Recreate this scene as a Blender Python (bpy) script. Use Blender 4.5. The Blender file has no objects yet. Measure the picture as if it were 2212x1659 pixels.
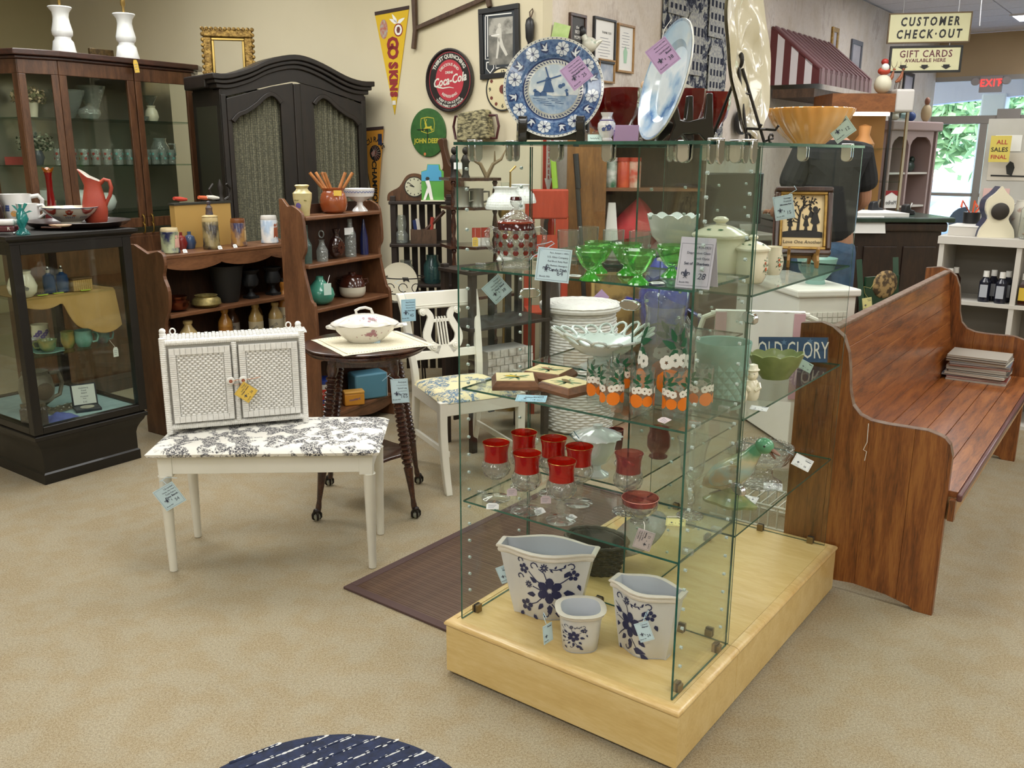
import bpy,math,random
from math import sin,cos,pi,radians,sqrt
from mathutils import Vector,Matrix,Euler
random.seed(7)
SC=bpy.context.scene
COL=SC.collection
YAW=0.6389
UX,UY=sin(YAW),cos(YAW)
VX,VY=-cos(YAW),sin(YAW)
AU=math.degrees(math.atan2(UY,UX))
AV=AU-90
# ---------------------------------------------------------------- camera, world, lights, exposure
cd=bpy.data.cameras.new('camera');cam=bpy.data.objects.new('camera',cd);COL.objects.link(cam)
cd.sensor_width=36;cd.lens=1953.03/2212*36;cd.clip_start=.05;cd.clip_end=200
cam.matrix_world=Matrix.Translation((0,0,1.6))@Matrix.Rotation(radians(90)-.2495,4,'X')@Matrix.Rotation(.0039,4,'Z')
SC.camera=cam
SC.view_settings.view_transform='Standard';SC.view_settings.look='None'
SC.view_settings.exposure=-0.08;SC.view_settings.gamma=1;SC.view_settings.use_curve_mapping=False
SC.cycles.use_denoising=True
SC.cycles.max_bounces=10;SC.cycles.transparent_max_bounces=40;SC.cycles.transmission_bounces=10
SC.cycles.glossy_bounces=4;SC.cycles.diffuse_bounces=3
SC.cycles.caustics_reflective=False;SC.cycles.caustics_refractive=False
SC.cycles.sample_clamp_indirect=4
W=bpy.data.worlds.new('sky');SC.world=W;W.use_nodes=True
wn=W.node_tree.nodes;wl=W.node_tree.links
sky=wn.new('ShaderNodeTexSky');sky.sky_type='NISHITA';sky.sun_elevation=radians(38);sky.sun_rotation=radians(200)
sky.sun_disc=False
wl.new(sky.outputs[0],wn['Background'].inputs[0]);wn['Background'].inputs[1].default_value=1.5
def area_light(loc,sx,sy,power,rz=0,col=(1,.97,.9)):
 l=bpy.data.lights.new('ceiling_or_fill_lamp','AREA');l.shape='RECTANGLE';l.size=sx;l.size_y=sy;l.energy=power;l.color=col
 o=bpy.data.objects.new('ceiling_or_fill_lamp',l);COL.objects.link(o);o.location=loc;o.rotation_euler=(0,0,radians(rz))
 return o
CEIL=3.38
LAMPS=[(a,b) for a in (-4.6,-1.8,1.0,3.8) for b in (-3.6,-.6,2.4,5.2,8.2,11.2)]+[(-3.6,3.7),(-6.2,3.6)]  # last two are added fill lamps that brighten the back wall
def rc(a,b):
 return (-VX*a+UX*b,-VY*a+UY*b)
# ---------------------------------------------------------------- materials
def hx(h):
 h=h.lstrip('#');r=[]
 for i in (0,2,4):
  c=int(h[i:i+2],16)/255
  r.append(c/12.92 if c<=.04045 else ((c+.055)/1.055)**2.4)
 return (r[0],r[1],r[2],1)
class Nt:
 def __init__(s,name):
  s.m=bpy.data.materials.new(name);s.m.use_nodes=True;s.t=s.m.node_tree
  s.n=s.t.nodes;s.b=s.n['Principled BSDF'];s.out=s.n['Material Output']
  s.tc=None
 def new(s,typ,**kw):
  o=s.n.new('ShaderNode'+typ)
  for k,v in kw.items():
   if k in o.inputs:s.put(o.inputs[k],v)
   else:setattr(o,k,v)
  return o
 def put(s,inp,v):
  if hasattr(v,'is_output'):s.t.links.new(v,inp)
  else:inp.default_value=v
 def P(s,**kw):
  for k,v in kw.items():s.put(s.b.inputs[k.replace('_',' ')],v)
 def obj(s,scale=(1,1,1),rot=(0,0,0),gen=False):
  if s.tc is None:s.tc=s.n.new('ShaderNodeTexCoord')
  mp=s.n.new('ShaderNodeMapping');s.t.links.new(s.tc.outputs['Generated' if gen else 'Object'],mp.inputs[0])
  mp.inputs['Scale'].default_value=scale;mp.inputs['Rotation'].default_value=rot
  return mp.outputs[0]
 def ramp(s,fac,stops,const=False):
  r=s.n.new('ShaderNodeValToRGB');s.t.links.new(fac,r.inputs[0])
  e=r.color_ramp.elements
  if const:r.color_ramp.interpolation='CONSTANT'
  while len(e)<len(stops):e.new(.5)
  for i,(p,c) in enumerate(stops):e[i].position=p;e[i].color=hx(c) if isinstance(c,str) else c
  return r.outputs[0]
 def noise(s,vec,scale=5,detail=3,rough=.5,dist=0):
  o=s.new('TexNoise');s.t.links.new(vec,o.inputs['Vector'])
  o.inputs['Scale'].default_value=scale;o.inputs['Detail'].default_value=detail;o.inputs['Roughness'].default_value=rough;o.inputs['Distortion'].default_value=dist
  return o.outputs[0]
 def mix(s,fac,a,b,mode='MIX'):
  o=s.n.new('ShaderNodeMix');o.data_type='RGBA';o.blend_type=mode
  s.put(o.inputs[0],fac);s.put(o.inputs[6],hx(a) if isinstance(a,str) else a);s.put(o.inputs[7],hx(b) if isinstance(b,str) else b)
  return o.outputs[2]
 def math(s,op,a,b=0,c=0):
  o=s.n.new('ShaderNodeMath');o.operation=op;s.put(o.inputs[0],a);s.put(o.inputs[1],b)
  if len(o.inputs)>2:s.put(o.inputs[2],c)
  return o.outputs[0]
 def bump(s,h,strength=.3,dist=.002):
  o=s.n.new('ShaderNodeBump');s.t.links.new(h,o.inputs['Height']);o.inputs['Strength'].default_value=strength;o.inputs['Distance'].default_value=dist
  s.t.links.new(o.outputs[0],s.b.inputs['Normal'])
MC={}
def mat(name,c,rough=.5,metal=0,coat=0,c2=None,sc=8,lo=.35,hi=.65,st=(1,1,1),bump=0,bsc=None,bd=.002,spec=.5):
 if name in MC:return MC[name]
 n=Nt(name);n.P(Roughness=rough,Metallic=metal,Coat_Weight=coat,Specular_IOR_Level=spec);n.P(Base_Color=hx(c))
 if c2 or bump:
  v=n.obj(st)
  if c2:n.P(Base_Color=n.ramp(n.noise(v,sc,4),[(lo,c),(hi,c2)]))
  if bump:n.bump(n.noise(n.obj(st),bsc or sc*4,3),bump,bd)
 MC[name]=n.m;return n.m
def wood(name,c1,c2,c3,st=(1,1,12),rough=.4,sc=6,coat=.2,bump=.15,rings=True):
 if name in MC:return MC[name]
 n=Nt(name);v=n.obj(tuple(s*.43 for s in st))
 g=n.noise(v,sc,5,.6,.6);g2=n.noise(n.obj(tuple(s*1.5 for s in st)),sc*2,2,.6)
 f=n.math('ADD',n.math('MULTIPLY',g,.7),n.math('MULTIPLY',g2,.3))
 n.P(Base_Color=n.ramp(f,[(.34,c3),(.48,c1),(.62,c2)]),Roughness=rough,Coat_Weight=coat,Coat_Roughness=.25)
 n.bump(g2,bump,.001);MC[name]=n.m;return n.m
def glass(name,tint='#ffffff',refl=1.0,body=None,opac=0.0,rough=.02,facet=0,ior=1.45):
 """thin clear or coloured glass: what passes straight through, tinted, and a Fresnel reflection"""
 if name in MC:return MC[name]
 n=Nt(name);tr=n.new('BsdfTransparent',Color=hx(tint));gl=n.new('BsdfGlossy',Roughness=rough)
 fr=n.new('LayerWeight');fac=n.math('MULTIPLY',n.math('ADD',n.math('MULTIPLY',n.math('POWER',fr.outputs['Facing'],4.0),.7),.035),refl)
 if facet:
  vo=n.new('TexVoronoi',Scale=facet);n.t.links.new(n.obj(),vo.inputs['Vector'])
  bp=n.n.new('ShaderNodeBump');n.t.links.new(vo.outputs['Distance'],bp.inputs['Height']);bp.inputs['Strength'].default_value=.9;bp.inputs['Distance'].default_value=.006
  n.t.links.new(bp.outputs[0],gl.inputs['Normal']);n.t.links.new(bp.outputs[0],fr.inputs['Normal'])
 m=n.new('MixShader');n.put(m.inputs[0],fac);n.t.links.new(tr.outputs[0],m.inputs[1]);n.t.links.new(gl.outputs[0],m.inputs[2])
 last=m
 if body:
  df=n.new('BsdfPrincipled');df.inputs['Base Color'].default_value=hx(body);df.inputs['Roughness'].default_value=.15
  m2=n.new('MixShader');m2.inputs[0].default_value=opac;n.t.links.new(m.outputs[0],m2.inputs[1]);n.t.links.new(df.outputs[0],m2.inputs[2]);last=m2
 n.t.links.new(last.outputs[0],n.out.inputs[0]);n.n.remove(n.b)
 MC[name]=n.m;return n.m
def emit(name,c,s):
 if name in MC:return MC[name]
 n=Nt(name);n.P(Base_Color=hx(c),Emission_Color=hx(c),Emission_Strength=s);MC[name]=n.m;return n.m
# ---------------------------------------------------------------- mesh collecting
class MB:
 def __init__(s):s.v=[];s.f=[];s.mi=[];s.k=0;s.T=None
 def add(s,vs,fs,flip=False):
  o=len(s.v)
  if s.T is not None:vs=[tuple(s.T@Vector(p)) for p in vs]
  s.v+=[tuple(p) for p in vs]
  for f in fs:
   f=[o+i for i in f]
   s.f.append(f[::-1] if flip else f);s.mi.append(s.k)
  return s
 def at(s,loc=(0,0,0),rz=0,rx=0,ry=0,sc=1):
  s.T=Matrix.Translation(loc)@Euler((radians(rx),radians(ry),radians(rz)),'XYZ').to_matrix().to_4x4()@Matrix.Scale(sc,4);return s
 def mi_(s,k):s.k=k;return s
 def box(s,x0,x1,y0,y1,z0,z1):
  return s.add([(x0,y0,z0),(x1,y0,z0),(x1,y1,z0),(x0,y1,z0),(x0,y0,z1),(x1,y0,z1),(x1,y1,z1),(x0,y1,z1)],[(0,3,2,1),(4,5,6,7),(0,1,5,4),(1,2,6,5),(2,3,7,6),(3,0,4,7)])
 def taper(s,c,h,a,b,c2=None,a2=None,b2=None):
  """box of a x b at its foot c, a2 x b2 at its top c2"""
  c2=c2 or (c[0],c[1]);a2=a if a2 is None else a2;b2=b if b2 is None else b2
  q=[(-.5,-.5),(.5,-.5),(.5,.5),(-.5,.5)]
  z0=c[2] if len(c)>2 else 0
  return s.add([(c[0]+x*a,c[1]+y*b,z0) for x,y in q]+[(c2[0]+x*a2,c2[1]+y*b2,z0+h) for x,y in q],[(0,3,2,1),(4,5,6,7),(0,1,5,4),(1,2,6,5),(2,3,7,6),(3,0,4,7)])
 def lathe(s,prof,n=24,c=(0,0,0),fn=None,sx=1,sy=1):
  """profile of (radius, height); fn(theta, i, r, z) may change radius and height"""
  vs=[];fs=[];m=len(prof)
  for i,(r,z) in enumerate(prof):
   for j in range(n):
    t=2*pi*j/n
    rr,zz=fn(t,i,r,z) if fn else (r,z)
    vs.append((c[0]+rr*cos(t)*sx,c[1]+rr*sin(t)*sy,c[2]+zz))
  for i in range(m-1):
   for j in range(n):
    k=(j+1)%n;fs.append((i*n+j,i*n+k,(i+1)*n+k,(i+1)*n+j))
  if prof[0][0]>1e-6 and not (abs(prof[0][0]-prof[-1][0])<1e-9 and abs(prof[0][1]-prof[-1][1])<1e-9):
   fs.append(tuple(range(n))[::-1])
   if prof[-1][0]>1e-6:fs.append(tuple((m-1)*n+j for j in range(n)))
  return s.add(vs,fs)
 def tube(s,pts,r,n=8,closed=False,flat=1.0):
  P=[Vector(p) for p in pts];m=len(P);vs=[];fs=[]
  up=None
  for i,p in enumerate(P):
   a=P[i-1] if (i or closed) else p;b=P[(i+1)%m] if (i<m-1 or closed) else p
   d=(b-a).normalized() if (b-a).length>1e-9 else Vector((0,0,1))
   if up is None:
    up=Vector((0,0,1)) if abs(d.z)<.9 else Vector((1,0,0))
   x=d.cross(up)
   if x.length<1e-6:x=d.orthogonal()
   x.normalize();y=x.cross(d);up=y
   rr=r[i] if isinstance(r,(list,tuple)) else r
   for j in range(n):
    t=2*pi*j/n;q=p+x*cos(t)*rr+y*sin(t)*rr*flat;vs.append(tuple(q))
  for i in range(m if closed else m-1):
   for j in range(n):
    k=(j+1)%n;a,b=i*n,((i+1)%m)*n;fs.append((a+j,b+j,b+k,a+k))
  if not closed:fs+=[tuple(range(n)),tuple((m-1)*n+j for j in range(n))[::-1]]
  return s.add(vs,fs,True)
 def prism(s,out,h0,h1,ax='z'):
  """2-D outline pushed from h0 to h1 along ax: z (x,y), y (x,z) or x (y,z)"""
  m=len(out)
  A=sum(out[i][0]*out[(i+1)%m][1]-out[(i+1)%m][0]*out[i][1] for i in range(m))
  if A<0:out=out[::-1]
  g={'z':lambda p,h:(p[0],p[1],h),'y':lambda p,h:(p[0],h,p[1]),'x':lambda p,h:(h,p[0],p[1])}[ax]
  vs=[g(p,h0) for p in out]+[g(p,h1) for p in out]
  fs=[tuple(range(m))[::-1],tuple(range(m,2*m))]+[(i,(i+1)%m,m+(i+1)%m,m+i) for i in range(m)]
  return s.add(vs,fs,(ax=='y')!=(h1<h0))
 def ell(s,c,rx,ry,rz,nu=14,nv=9):
  pr=[(sin(pi*i/(nv-1)),-cos(pi*i/(nv-1))) for i in range(nv)]
  vs=[];fs=[]
  for r,z in pr:
   for j in range(nu):vs.append((c[0]+rx*r*cos(2*pi*j/nu),c[1]+ry*r*sin(2*pi*j/nu),c[2]+rz*z))
  for i in range(nv-1):
   for j in range(nu):
    k=(j+1)%nu;fs.append((i*nu+j,i*nu+k,(i+1)*nu+k,(i+1)*nu+j))
  return s.add(vs,fs)
 def grid(s,fn,nu,nv,closed=False,flip=False):
  vs=[fn(i/(nu-1) if not closed else i/nu,j/(nv-1)) for j in range(nv) for i in range(nu)]
  fs=[(j*nu+i,j*nu+(i+1)%nu,(j+1)*nu+(i+1)%nu,(j+1)*nu+i) for j in range(nv-1) for i in range(nu if closed else nu-1)]
  return s.add(vs,fs,flip)
 def poly(s,pts,fn=None):
  vs=[fn(*p) for p in pts] if fn else list(pts)
  return s.add(vs,[tuple(range(len(vs)))])
 def fan(s,pts,fn,ctr=None):
  c=ctr or (sum(p[0] for p in pts)/len(pts),sum(p[1] for p in pts)/len(pts));m=len(pts)
  return s.add([fn(*c)]+[fn(*p) for p in pts],[(0,1+i,1+(i+1)%m) for i in range(m)])
 def strip(s,pts,w,fn):
  """a 2-D line of width w, laid down by fn"""
  vs=[];m=len(pts)
  for i in range(m):
   a,b=pts[max(0,i-1)],pts[min(m-1,i+1)];dx,dy=b[0]-a[0],b[1]-a[1];L=sqrt(dx*dx+dy*dy) or 1
   ww=w[i] if isinstance(w,list) else w
   x,y=pts[i];vs+=[fn(x-dy/L*ww/2,y+dx/L*ww/2),fn(x+dy/L*ww/2,y-dx/L*ww/2)]
  return s.add(vs,[(2*i,2*i+1,2*i+3,2*i+2) for i in range(m-1)])
 def mesh(s,name,mats,smooth=40):
  me=bpy.data.meshes.new(name);me.from_pydata(s.v,[],s.f)
  mats=mats if isinstance(mats,(list,tuple)) else [mats]
  for m in mats:me.materials.append(m)
  if any(s.mi):me.polygons.foreach_set('material_index',s.mi)
  if smooth:
   me.polygons.foreach_set('use_smooth',[True]*len(me.polygons));me.set_sharp_from_angle(angle=radians(smooth))
  me.update();return me
 def obj(s,name,mats,parent=None,loc=None,rz=0,rx=0,ry=0,smooth=40,bevel=0,label=None,stuff=False):
  o=bpy.data.objects.new(name,s.mesh(name,mats,smooth));COL.objects.link(o)
  if parent:o.parent=parent
  if loc is not None:o.location=loc
  if rz or rx or ry:o.rotation_euler=(radians(rx),radians(ry),radians(rz))
  if bevel:
   b=o.modifiers.new('edge','BEVEL');b.width=bevel;b.segments=2;b.limit_method='ANGLE';b.angle_limit=radians(50)
  if label:o['label']=label
  if stuff:o['kind']='stuff'
  return o
def tg(o,label,cat,group=None,kind=None):
 o['label']=label;o['category']=cat
 if group:o['group']=group
 if kind:o['kind']=kind
 return o
def thing(name,label,cat,loc=(0,0,0),rz=0,group=None,rx=0,ry=0):
 o=bpy.data.objects.new(name,None);COL.objects.link(o);o.empty_display_size=.05
 o.location=loc;o.rotation_euler=(radians(rx),radians(ry),radians(rz));return tg(o,label,cat,group)
def struct(o):o['kind']='structure';return o
KIDS=None
def dup(root,loc,rz=None,label=None,sc=None):
 """a thing with copies of its parts and sub-parts"""
 kids={}
 for c in SC.objects:
  if c.parent:kids.setdefault(c.parent.name,[]).append(c)
 r=root.copy();COL.objects.link(r);r.location=loc
 if rz is not None:r.rotation_euler=(r.rotation_euler[0],r.rotation_euler[1],radians(rz))
 if label:r['label']=label
 if sc:r.scale=(sc,sc,sc) if not isinstance(sc,tuple) else sc
 def rec(a,b):
  for c in kids.get(a.name,[]):
   d=c.copy();COL.objects.link(d);d.parent=b;rec(c,d)
 rec(root,r);return r
def put(o,parent,name=None):
 o.parent=parent;return o
def txt(s,size,T=None,ext=.0006,bold=0,align='CENTER',sx=1,shear=0,sp=1,arc=None):
 """lettering as vertices and faces, in the xy plane of T"""
 cu=bpy.data.curves.new('lettering','FONT');cu.body=s;cu.size=size;cu.align_x=align;cu.align_y='CENTER'
 cu.extrude=ext;cu.offset=bold;cu.shear=shear;cu.space_character=sp;cu.resolution_u=2
 ob=bpy.data.objects.new('lettering',cu);me=bpy.data.meshes.new_from_object(ob)
 vs=[Vector((v.co.x*sx,v.co.y,v.co.z)) for v in me.vertices];fs=[tuple(p.vertices) for p in me.polygons]
 bpy.data.objects.remove(ob);bpy.data.curves.remove(cu);bpy.data.meshes.remove(me)
 if arc:
  R,a0,d=arc;q=[]
  for v in vs:
   a=a0-d*v.x/R;r=R+d*v.y;q.append(Vector((r*cos(a),r*sin(a),v.z)))
  vs=q
 if T is not None:vs=[T@v for v in vs]
 return [tuple(v) for v in vs],fs
def XZ(x=0,y=0,z=0,rot=0):
 """lettering plane turned upright, read from -y"""
 return Matrix.Translation((x,y,z))@Matrix.Rotation(radians(90),4,'X')@Matrix.Rotation(radians(rot),4,'Z')
# ================================================================ the room
def rv(a,b,z):x,y=rc(a,b);return (x,y,z)
def rbox(m,a0,a1,b0,b1,z0,z1):
 q=[(a0,b0),(a1,b0),(a1,b1),(a0,b1)]
 return m.add([rv(a,b,z0) for a,b in q]+[rv(a,b,z1) for a,b in q],[(0,3,2,1),(4,5,6,7),(0,1,5,4),(1,2,6,5),(2,3,7,6),(3,0,4,7)])
A0,A1,B0,B1=-9.63,6.5,-5.5,15.79
def carpet():
 n=Nt('carpet');v=n.obj()
 f=n.noise(v,330,2,.6);g=n.noise(v,140,2,.6);h=n.noise(v,1.1,3,.6);k=n.noise(v,9,2,.5)
 c=n.ramp(f,[(.34,'#4c4539'),(.44,'#857a63'),(.56,'#a3977e'),(.66,'#bfb59d')])
 c=n.mix(.5,c,n.ramp(g,[(.36,'#75684f'),(.5,'#998b6d'),(.64,'#aba18a')]))
 c=n.mix(.14,c,n.ramp(h,[(.35,'#8b7e66'),(.65,'#bdb299')]))
 c=n.mix(.12,c,n.ramp(k,[(.4,'#a5865a'),(.6,'#b9b3a4')]))
 n.P(Base_Color=c,Roughness=.95,Specular_IOR_Level=.1);n.bump(f,.35,.0015);return n.m
struct(rbox(MB(),A0,A1,B0,B1,-.1,0).obj('floor',carpet(),smooth=0))
M_wall=mat('tan_paint','#d6ccb0',.8,c2='#cfc4a5',sc=.8,bump=.12,bsc=60,bd=.001)
struct(rbox(MB(),A0-.12,-3.547,5.089,5.2,0,CEIL).obj('wall_back',M_wall,smooth=0))
struct(rbox(MB(),A0-.12,A0,B0,5.089,0,CEIL).obj('wall_left',mat('olive_paint','#b3aa86',.85,c2='#a89e7a',sc=.7),smooth=0))
def plaster():
 n=Nt('mottled_wallpaper');v=n.obj((1,1,.6))
 f=n.noise(v,2.2,6,.62,.4);g=n.noise(v,14,5,.7,.3);h=n.noise(v,60,3,.6)
 c=n.ramp(f,[(.32,'#c3b39c'),(.5,'#d6cabc'),(.68,'#dcd4cb')])
 c=n.mix(n.ramp(n.math('MULTIPLY',f,n.math('ADD',g,.5)),[(.55,'#000000'),(.70,'#b0b0b0')]),c,'#8d6a4b')
 c=n.mix(.12,c,n.ramp(h,[(.3,'#8e7a66'),(.6,'#e6ddd0')]))
 n.P(Base_Color=c,Roughness=.75);n.bump(g,.2,.002);return n.m
struct(rbox(MB(),-3.66,-3.547,5.2,B1,0,CEIL).obj('wall_textured',plaster(),smooth=0))
struct(rbox(MB(),A1,A1+.12,B0,B1,0,CEIL).obj('wall_right',M_wall,smooth=0))
struct(rbox(MB(),A0,A1,B0-.12,B0,0,CEIL).obj('wall_rear',M_wall,smooth=0))
WH=2.77
struct(rbox(MB(),-3.547,A1,B1,B1+.15,WH,CEIL).obj('wall_front',mat('tan_fascia','#bfa886',.8,c2='#b69f7c',sc=1),smooth=0))
struct(rbox(MB(),3.2,A1,B1,B1+.15,0,WH).obj('wall_front_right',M_wall,smooth=0))
struct(rbox(MB(),-1.0,-.99,B1-.012,B1,WH,CEIL).obj('trim_1',mat('joint_dark','#8b795e',.8),smooth=0))
ceil=struct(rbox(MB(),A0,A1,B0,B1,CEIL+.02,CEIL+.1).obj('ceiling',mat('ceiling_white','#e4e2e6',.9),smooth=0))
M_tile=mat('ceiling_panel','#e3dfe4',.9,c2='#dad6dc',sc=40,bump=.2,bsc=120)
tm=MB().box(.008,1.192,.008,.592,-.006,.012).mesh('ceiling_tile',M_tile,0)
for i in range(9):
 for j in range(26):
  a,b=-3.5+1.2*i,.2+.6*j
  if (i,j) in ((1,23),):continue
  o=bpy.data.objects.new('ceiling_tile',tm);COL.objects.link(o);o.parent=ceil;o.location=rv(a,b,CEIL+.008);o.rotation_euler=(0,0,radians(AV))
M_diff=emit('lamp_diffuser','#fbf8ff',9)
t=thing('ceiling_light','bright white fluorescent ceiling panel by the front windows','light',rv(-2.3,14.0,CEIL-.02),AV)
MB().box(0,1.2,0,.6,.012,.03).obj('diffuser',M_diff,t,smooth=0)
m=MB()
for q in ((-.03,0,-.03,.63),(1.2,1.23,-.03,.63),(0,1.2,-.03,0),(0,1.2,.6,.63)):m.box(*q,0,.03)
m.obj('frame',mat('lamp_frame','#dedde2',.5),t)
for a,b in LAMPS:
 if a<-3.6 and b>4.0:continue
 x,y=rc(a,b);area_light((x,y,CEIL-.06),1.6,.8,42,AV,(1,1,.965) if b<8 else (.96,.97,1))
# ---- storefront: header, mullions, glass
M_alu=mat('storefront_aluminium','#a9a49d',.45,.3)
w=struct(MB().obj('window_1',M_alu));w.data=(lambda m:(rbox(m,-3.547,3.2,B1,B1+.08,WH-.07,WH),m.mesh('header',M_alu,0))[1])(MB())
for nm,q in (('transom',(-3.547,3.2,B1-.02,B1+.08,2.07,2.19)),('mullion',(-2.84,-2.73,B1-.02,B1+.08,0,2.07)),('mullion',(-3.547,-3.5,B1-.01,B1+.08,0,2.07)),('mullion',(-1.9,-1.8,B1-.02,B1+.08,0,WH)),('mullion',(-.2,-.1,B1-.02,B1+.08,0,WH)),('mullion',(1.5,1.6,B1-.02,B1+.08,0,WH)),('push_rail',(-3.5,-2.84,B1-.05,B1,.98,1.03)),('push_rail',(-2.73,-1.9,B1-.05,B1,.98,1.03)),('sill',(-3.547,3.2,B1-.02,B1+.08,0,.12)),('closer',(-2.62,-2.3,B1-.06,B1-.02,2.12,2.28))):
 rbox(MB(),*q).obj(nm,M_alu,w,smooth=0,bevel=.006)
G_win=glass('window_glass','#f2f8f6',.7)
for a0,a1,z0,z1 in ((-3.5,-2.84,.12,2.07),(-2.73,-1.9,.12,2.07),(-3.547,-1.9,2.19,WH-.07),(-1.8,-.2,.12,WH-.07),(-.1,1.5,.12,WH-.07),(1.6,3.2,.12,WH-.07)):
 rbox(MB(),a0,a1,B1+.02,B1+.03,z0,z1).obj('pane',G_win,w,smooth=0)
# ---- outside
struct(rbox(MB(),-30,40,B1+.15,70,-.22,-.12).obj('ground_outside',mat('pale_asphalt','#cfcfd2',.9,c2='#bdbcc0',sc=2),smooth=0))
def arch(a):return 2.42+.42*max(0,1-((a-1.0)/5.2)**2)*.6
m=MB();n=24;aa=[-6+12*i/n for i in range(n+1)]
for i in range(n):
 a,c=aa[i],aa[i+1]
 m.add([rv(x,b,z) for b in (B1+1.6,B1+1.9) for x,z in ((a,arch(a)),(c,arch(c)),(c,4.2),(a,4.2))],[(0,1,2,3),(7,6,5,4),(0,4,5,1)])
o=m.obj('canopy_fascia',mat('lavender_stucco','#eae4f2',.8),smooth=0);struct(o)
tg(rbox(MB(),-3.15,-2.78,B1+1.55,B1+1.95,-.12,2.6).obj('porch_column',mat('white_stucco','#f4f2f4',.8),bevel=.03),'white square porch column outside the shop door','column')
struct(rbox(MB(),-8,8,B1+.1,B1+1.9,CEIL+.1,CEIL+.2).obj('canopy_roof',mat('white_stucco','#f4f2f4',.8),smooth=0))
M_leaf=[mat('leaf_light','#8fb57c',.7,c2='#b9d6a4',sc=3),mat('leaf_mid','#7fa872',.7,c2='#a5c893',sc=3)]
M_bark=mat('bark','#5b4a3a',.9,bump=.4)
def tree(a,b,h,w,k,label):
 x,y=rc(a,b);t=thing('tree',label,'tree',(x,y,-.12),group='trees beyond the car park')
 MB().tube([(0,0,0),(.05,0,h*.3),(0,.05,h*.6)],[.2,.15,.08]).obj('trunk',M_bark,t)
 m=MB();r=random.Random(int(a*7+b))
 for c in range(26):
  th,ph=r.uniform(0,6.28),r.uniform(-1,1);q=Vector((cos(th)*w*.75*sqrt(1-ph*ph),sin(th)*w*.75*sqrt(1-ph*ph),h*.55+ph*h*.42))
  for l in range(95):
   p=q+Vector((r.gauss(0,1),r.gauss(0,1),r.gauss(0,1)))*w*.2;s=r.uniform(.16,.34)
   u=Vector((r.gauss(0,1),r.gauss(0,1),r.gauss(0,1))).normalized();v=u.orthogonal().normalized()
   m.add([tuple(p-u*s),tuple(p+v*s*.5),tuple(p+u*s),tuple(p-v*s*.5)],[(0,1,2,3)])
 m.obj('foliage',M_leaf[k],t,smooth=0,stuff=True)
for a,b,h,w,k,lb in ((-8.0,31,6.5,2.3,0,'leafy tree outside, left of the white car'),(-2.2,30,6.2,2.2,0,'round pale tree outside, just left of the white column'),(4.0,31,7.0,2.2,1,'leafy tree outside, right of the white column'),(-4.6,40,10.5,3.4,1,'tall back tree outside above the car'),(2.6,41,11,3.4,1,'tall back tree outside above the column'),(9.8,41,10,3.2,0,'tall back tree outside at the far right')):
 tree(a,b,h,w,k,lb)
x,y=rc(-2.6,22.5)
t=thing('car','white car parked outside beyond the shop window','car',(x,y,-.12),AV)
M_car=mat('car_white','#f3f3f5',.25,coat=.6);M_dark=mat('rubber_black','#1c1c1e',.7)
sec=[(-2.1,.35,.62),(-1.9,.3,.78),(-1.0,.28,.86),(1.0,.28,.88),(1.9,.3,.84),(2.15,.35,.6)]
MB().prism([(x,z) for x,z,_ in sec]+[(x,z) for x,_,z in sec[::-1]],-.85,.85,'y').obj('body',M_car,t,bevel=.06)
MB().prism([(-1.25,.86),(1.55,.86),(1.0,1.4),(-.5,1.4)],-.72,.72,'y').obj('cabin',mat('car_window','#88a5a2',.1),t,bevel=.05)
MB().prism([(-.45,1.4),(.95,1.4),(.9,1.44),(-.4,1.44)],-.7,.7,'y').obj('roof',M_car,t)
for xx in (-1.35,1.35):
 for yy in (-.78,.78):
  MB().at((xx,yy,.32),rx=90).lathe([(.1,-.1),(.32,-.1),(.34,-.05),(.34,.05),(.32,.1),(.1,.1)],18).obj('wheel',M_dark,t)
# ---- exit sign, hanging signs
x,y,z=rv(-2.75,B1-.06,2.65)
t=thing('exit_sign','lit red EXIT sign with two lamp heads over the front door','sign',(x,y,z),AV)
MB().box(-.155,.155,-.03,.03,-.13,.1).obj('housing',mat('sign_grey','#a8a2a0',.5),t,bevel=.006)
MB().add(*txt('EXIT',.15,XZ(0,-.034,.0),.002,.001,sx=.9,sp=1.1)).obj('lettering',emit('exit_red','#ff3a38',2.2),t,smooth=0)
for s in (-1,1):
 MB().prism([(s*.125,-.02),(s*.145,.005),(s*.125,.03)],-.036,-.031,'y').obj('arrow',emit('exit_red','#ff3a38',2.2),t,smooth=0)
 MB().at((s*.21,-.02,.03),rx=90).lathe([(.03,-.05),(.055,-.03),(.06,.05),(.05,.06)],14).obj('lamp_head',mat('sign_grey','#a8a2a0',.5),t)
M_cream=mat('sign_cream','#dfdcb0',.6,c2='#d8d4a5',sc=3);M_ink=mat('sign_black','#23231f',.6);M_sframe=mat('sign_brown','#6d5a3c',.5)
M_chain=mat('chain_steel','#cfcfd2',.35,.8)
def hang_sign(name,label,c,w,h,rz,lines,frame,mframe):
 t=thing(name,label,'sign',c,rz)
 MB().box(-w/2,w/2,-.008,.008,-h/2,h/2).obj('board',M_cream,t,smooth=0)
 m=MB();f=frame
 for q in ((-w/2-f,w/2+f,h/2,h/2+f),(-w/2-f,w/2+f,-h/2-f,-h/2),(-w/2-f,-w/2,-h/2,h/2),(w/2,w/2+f,-h/2,h/2)):m.box(q[0],q[1],-.014,.014,q[2],q[3])
 m.obj('frame',mframe,t,smooth=0,bevel=.003)
 for s,size,z,mt,kw in lines:MB().add(*txt(s,size,XZ(0,-.0095,z),.001,**kw)).obj('lettering',mt,t,smooth=0)
 return t
p=(3.879,9.000,2.752)
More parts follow.
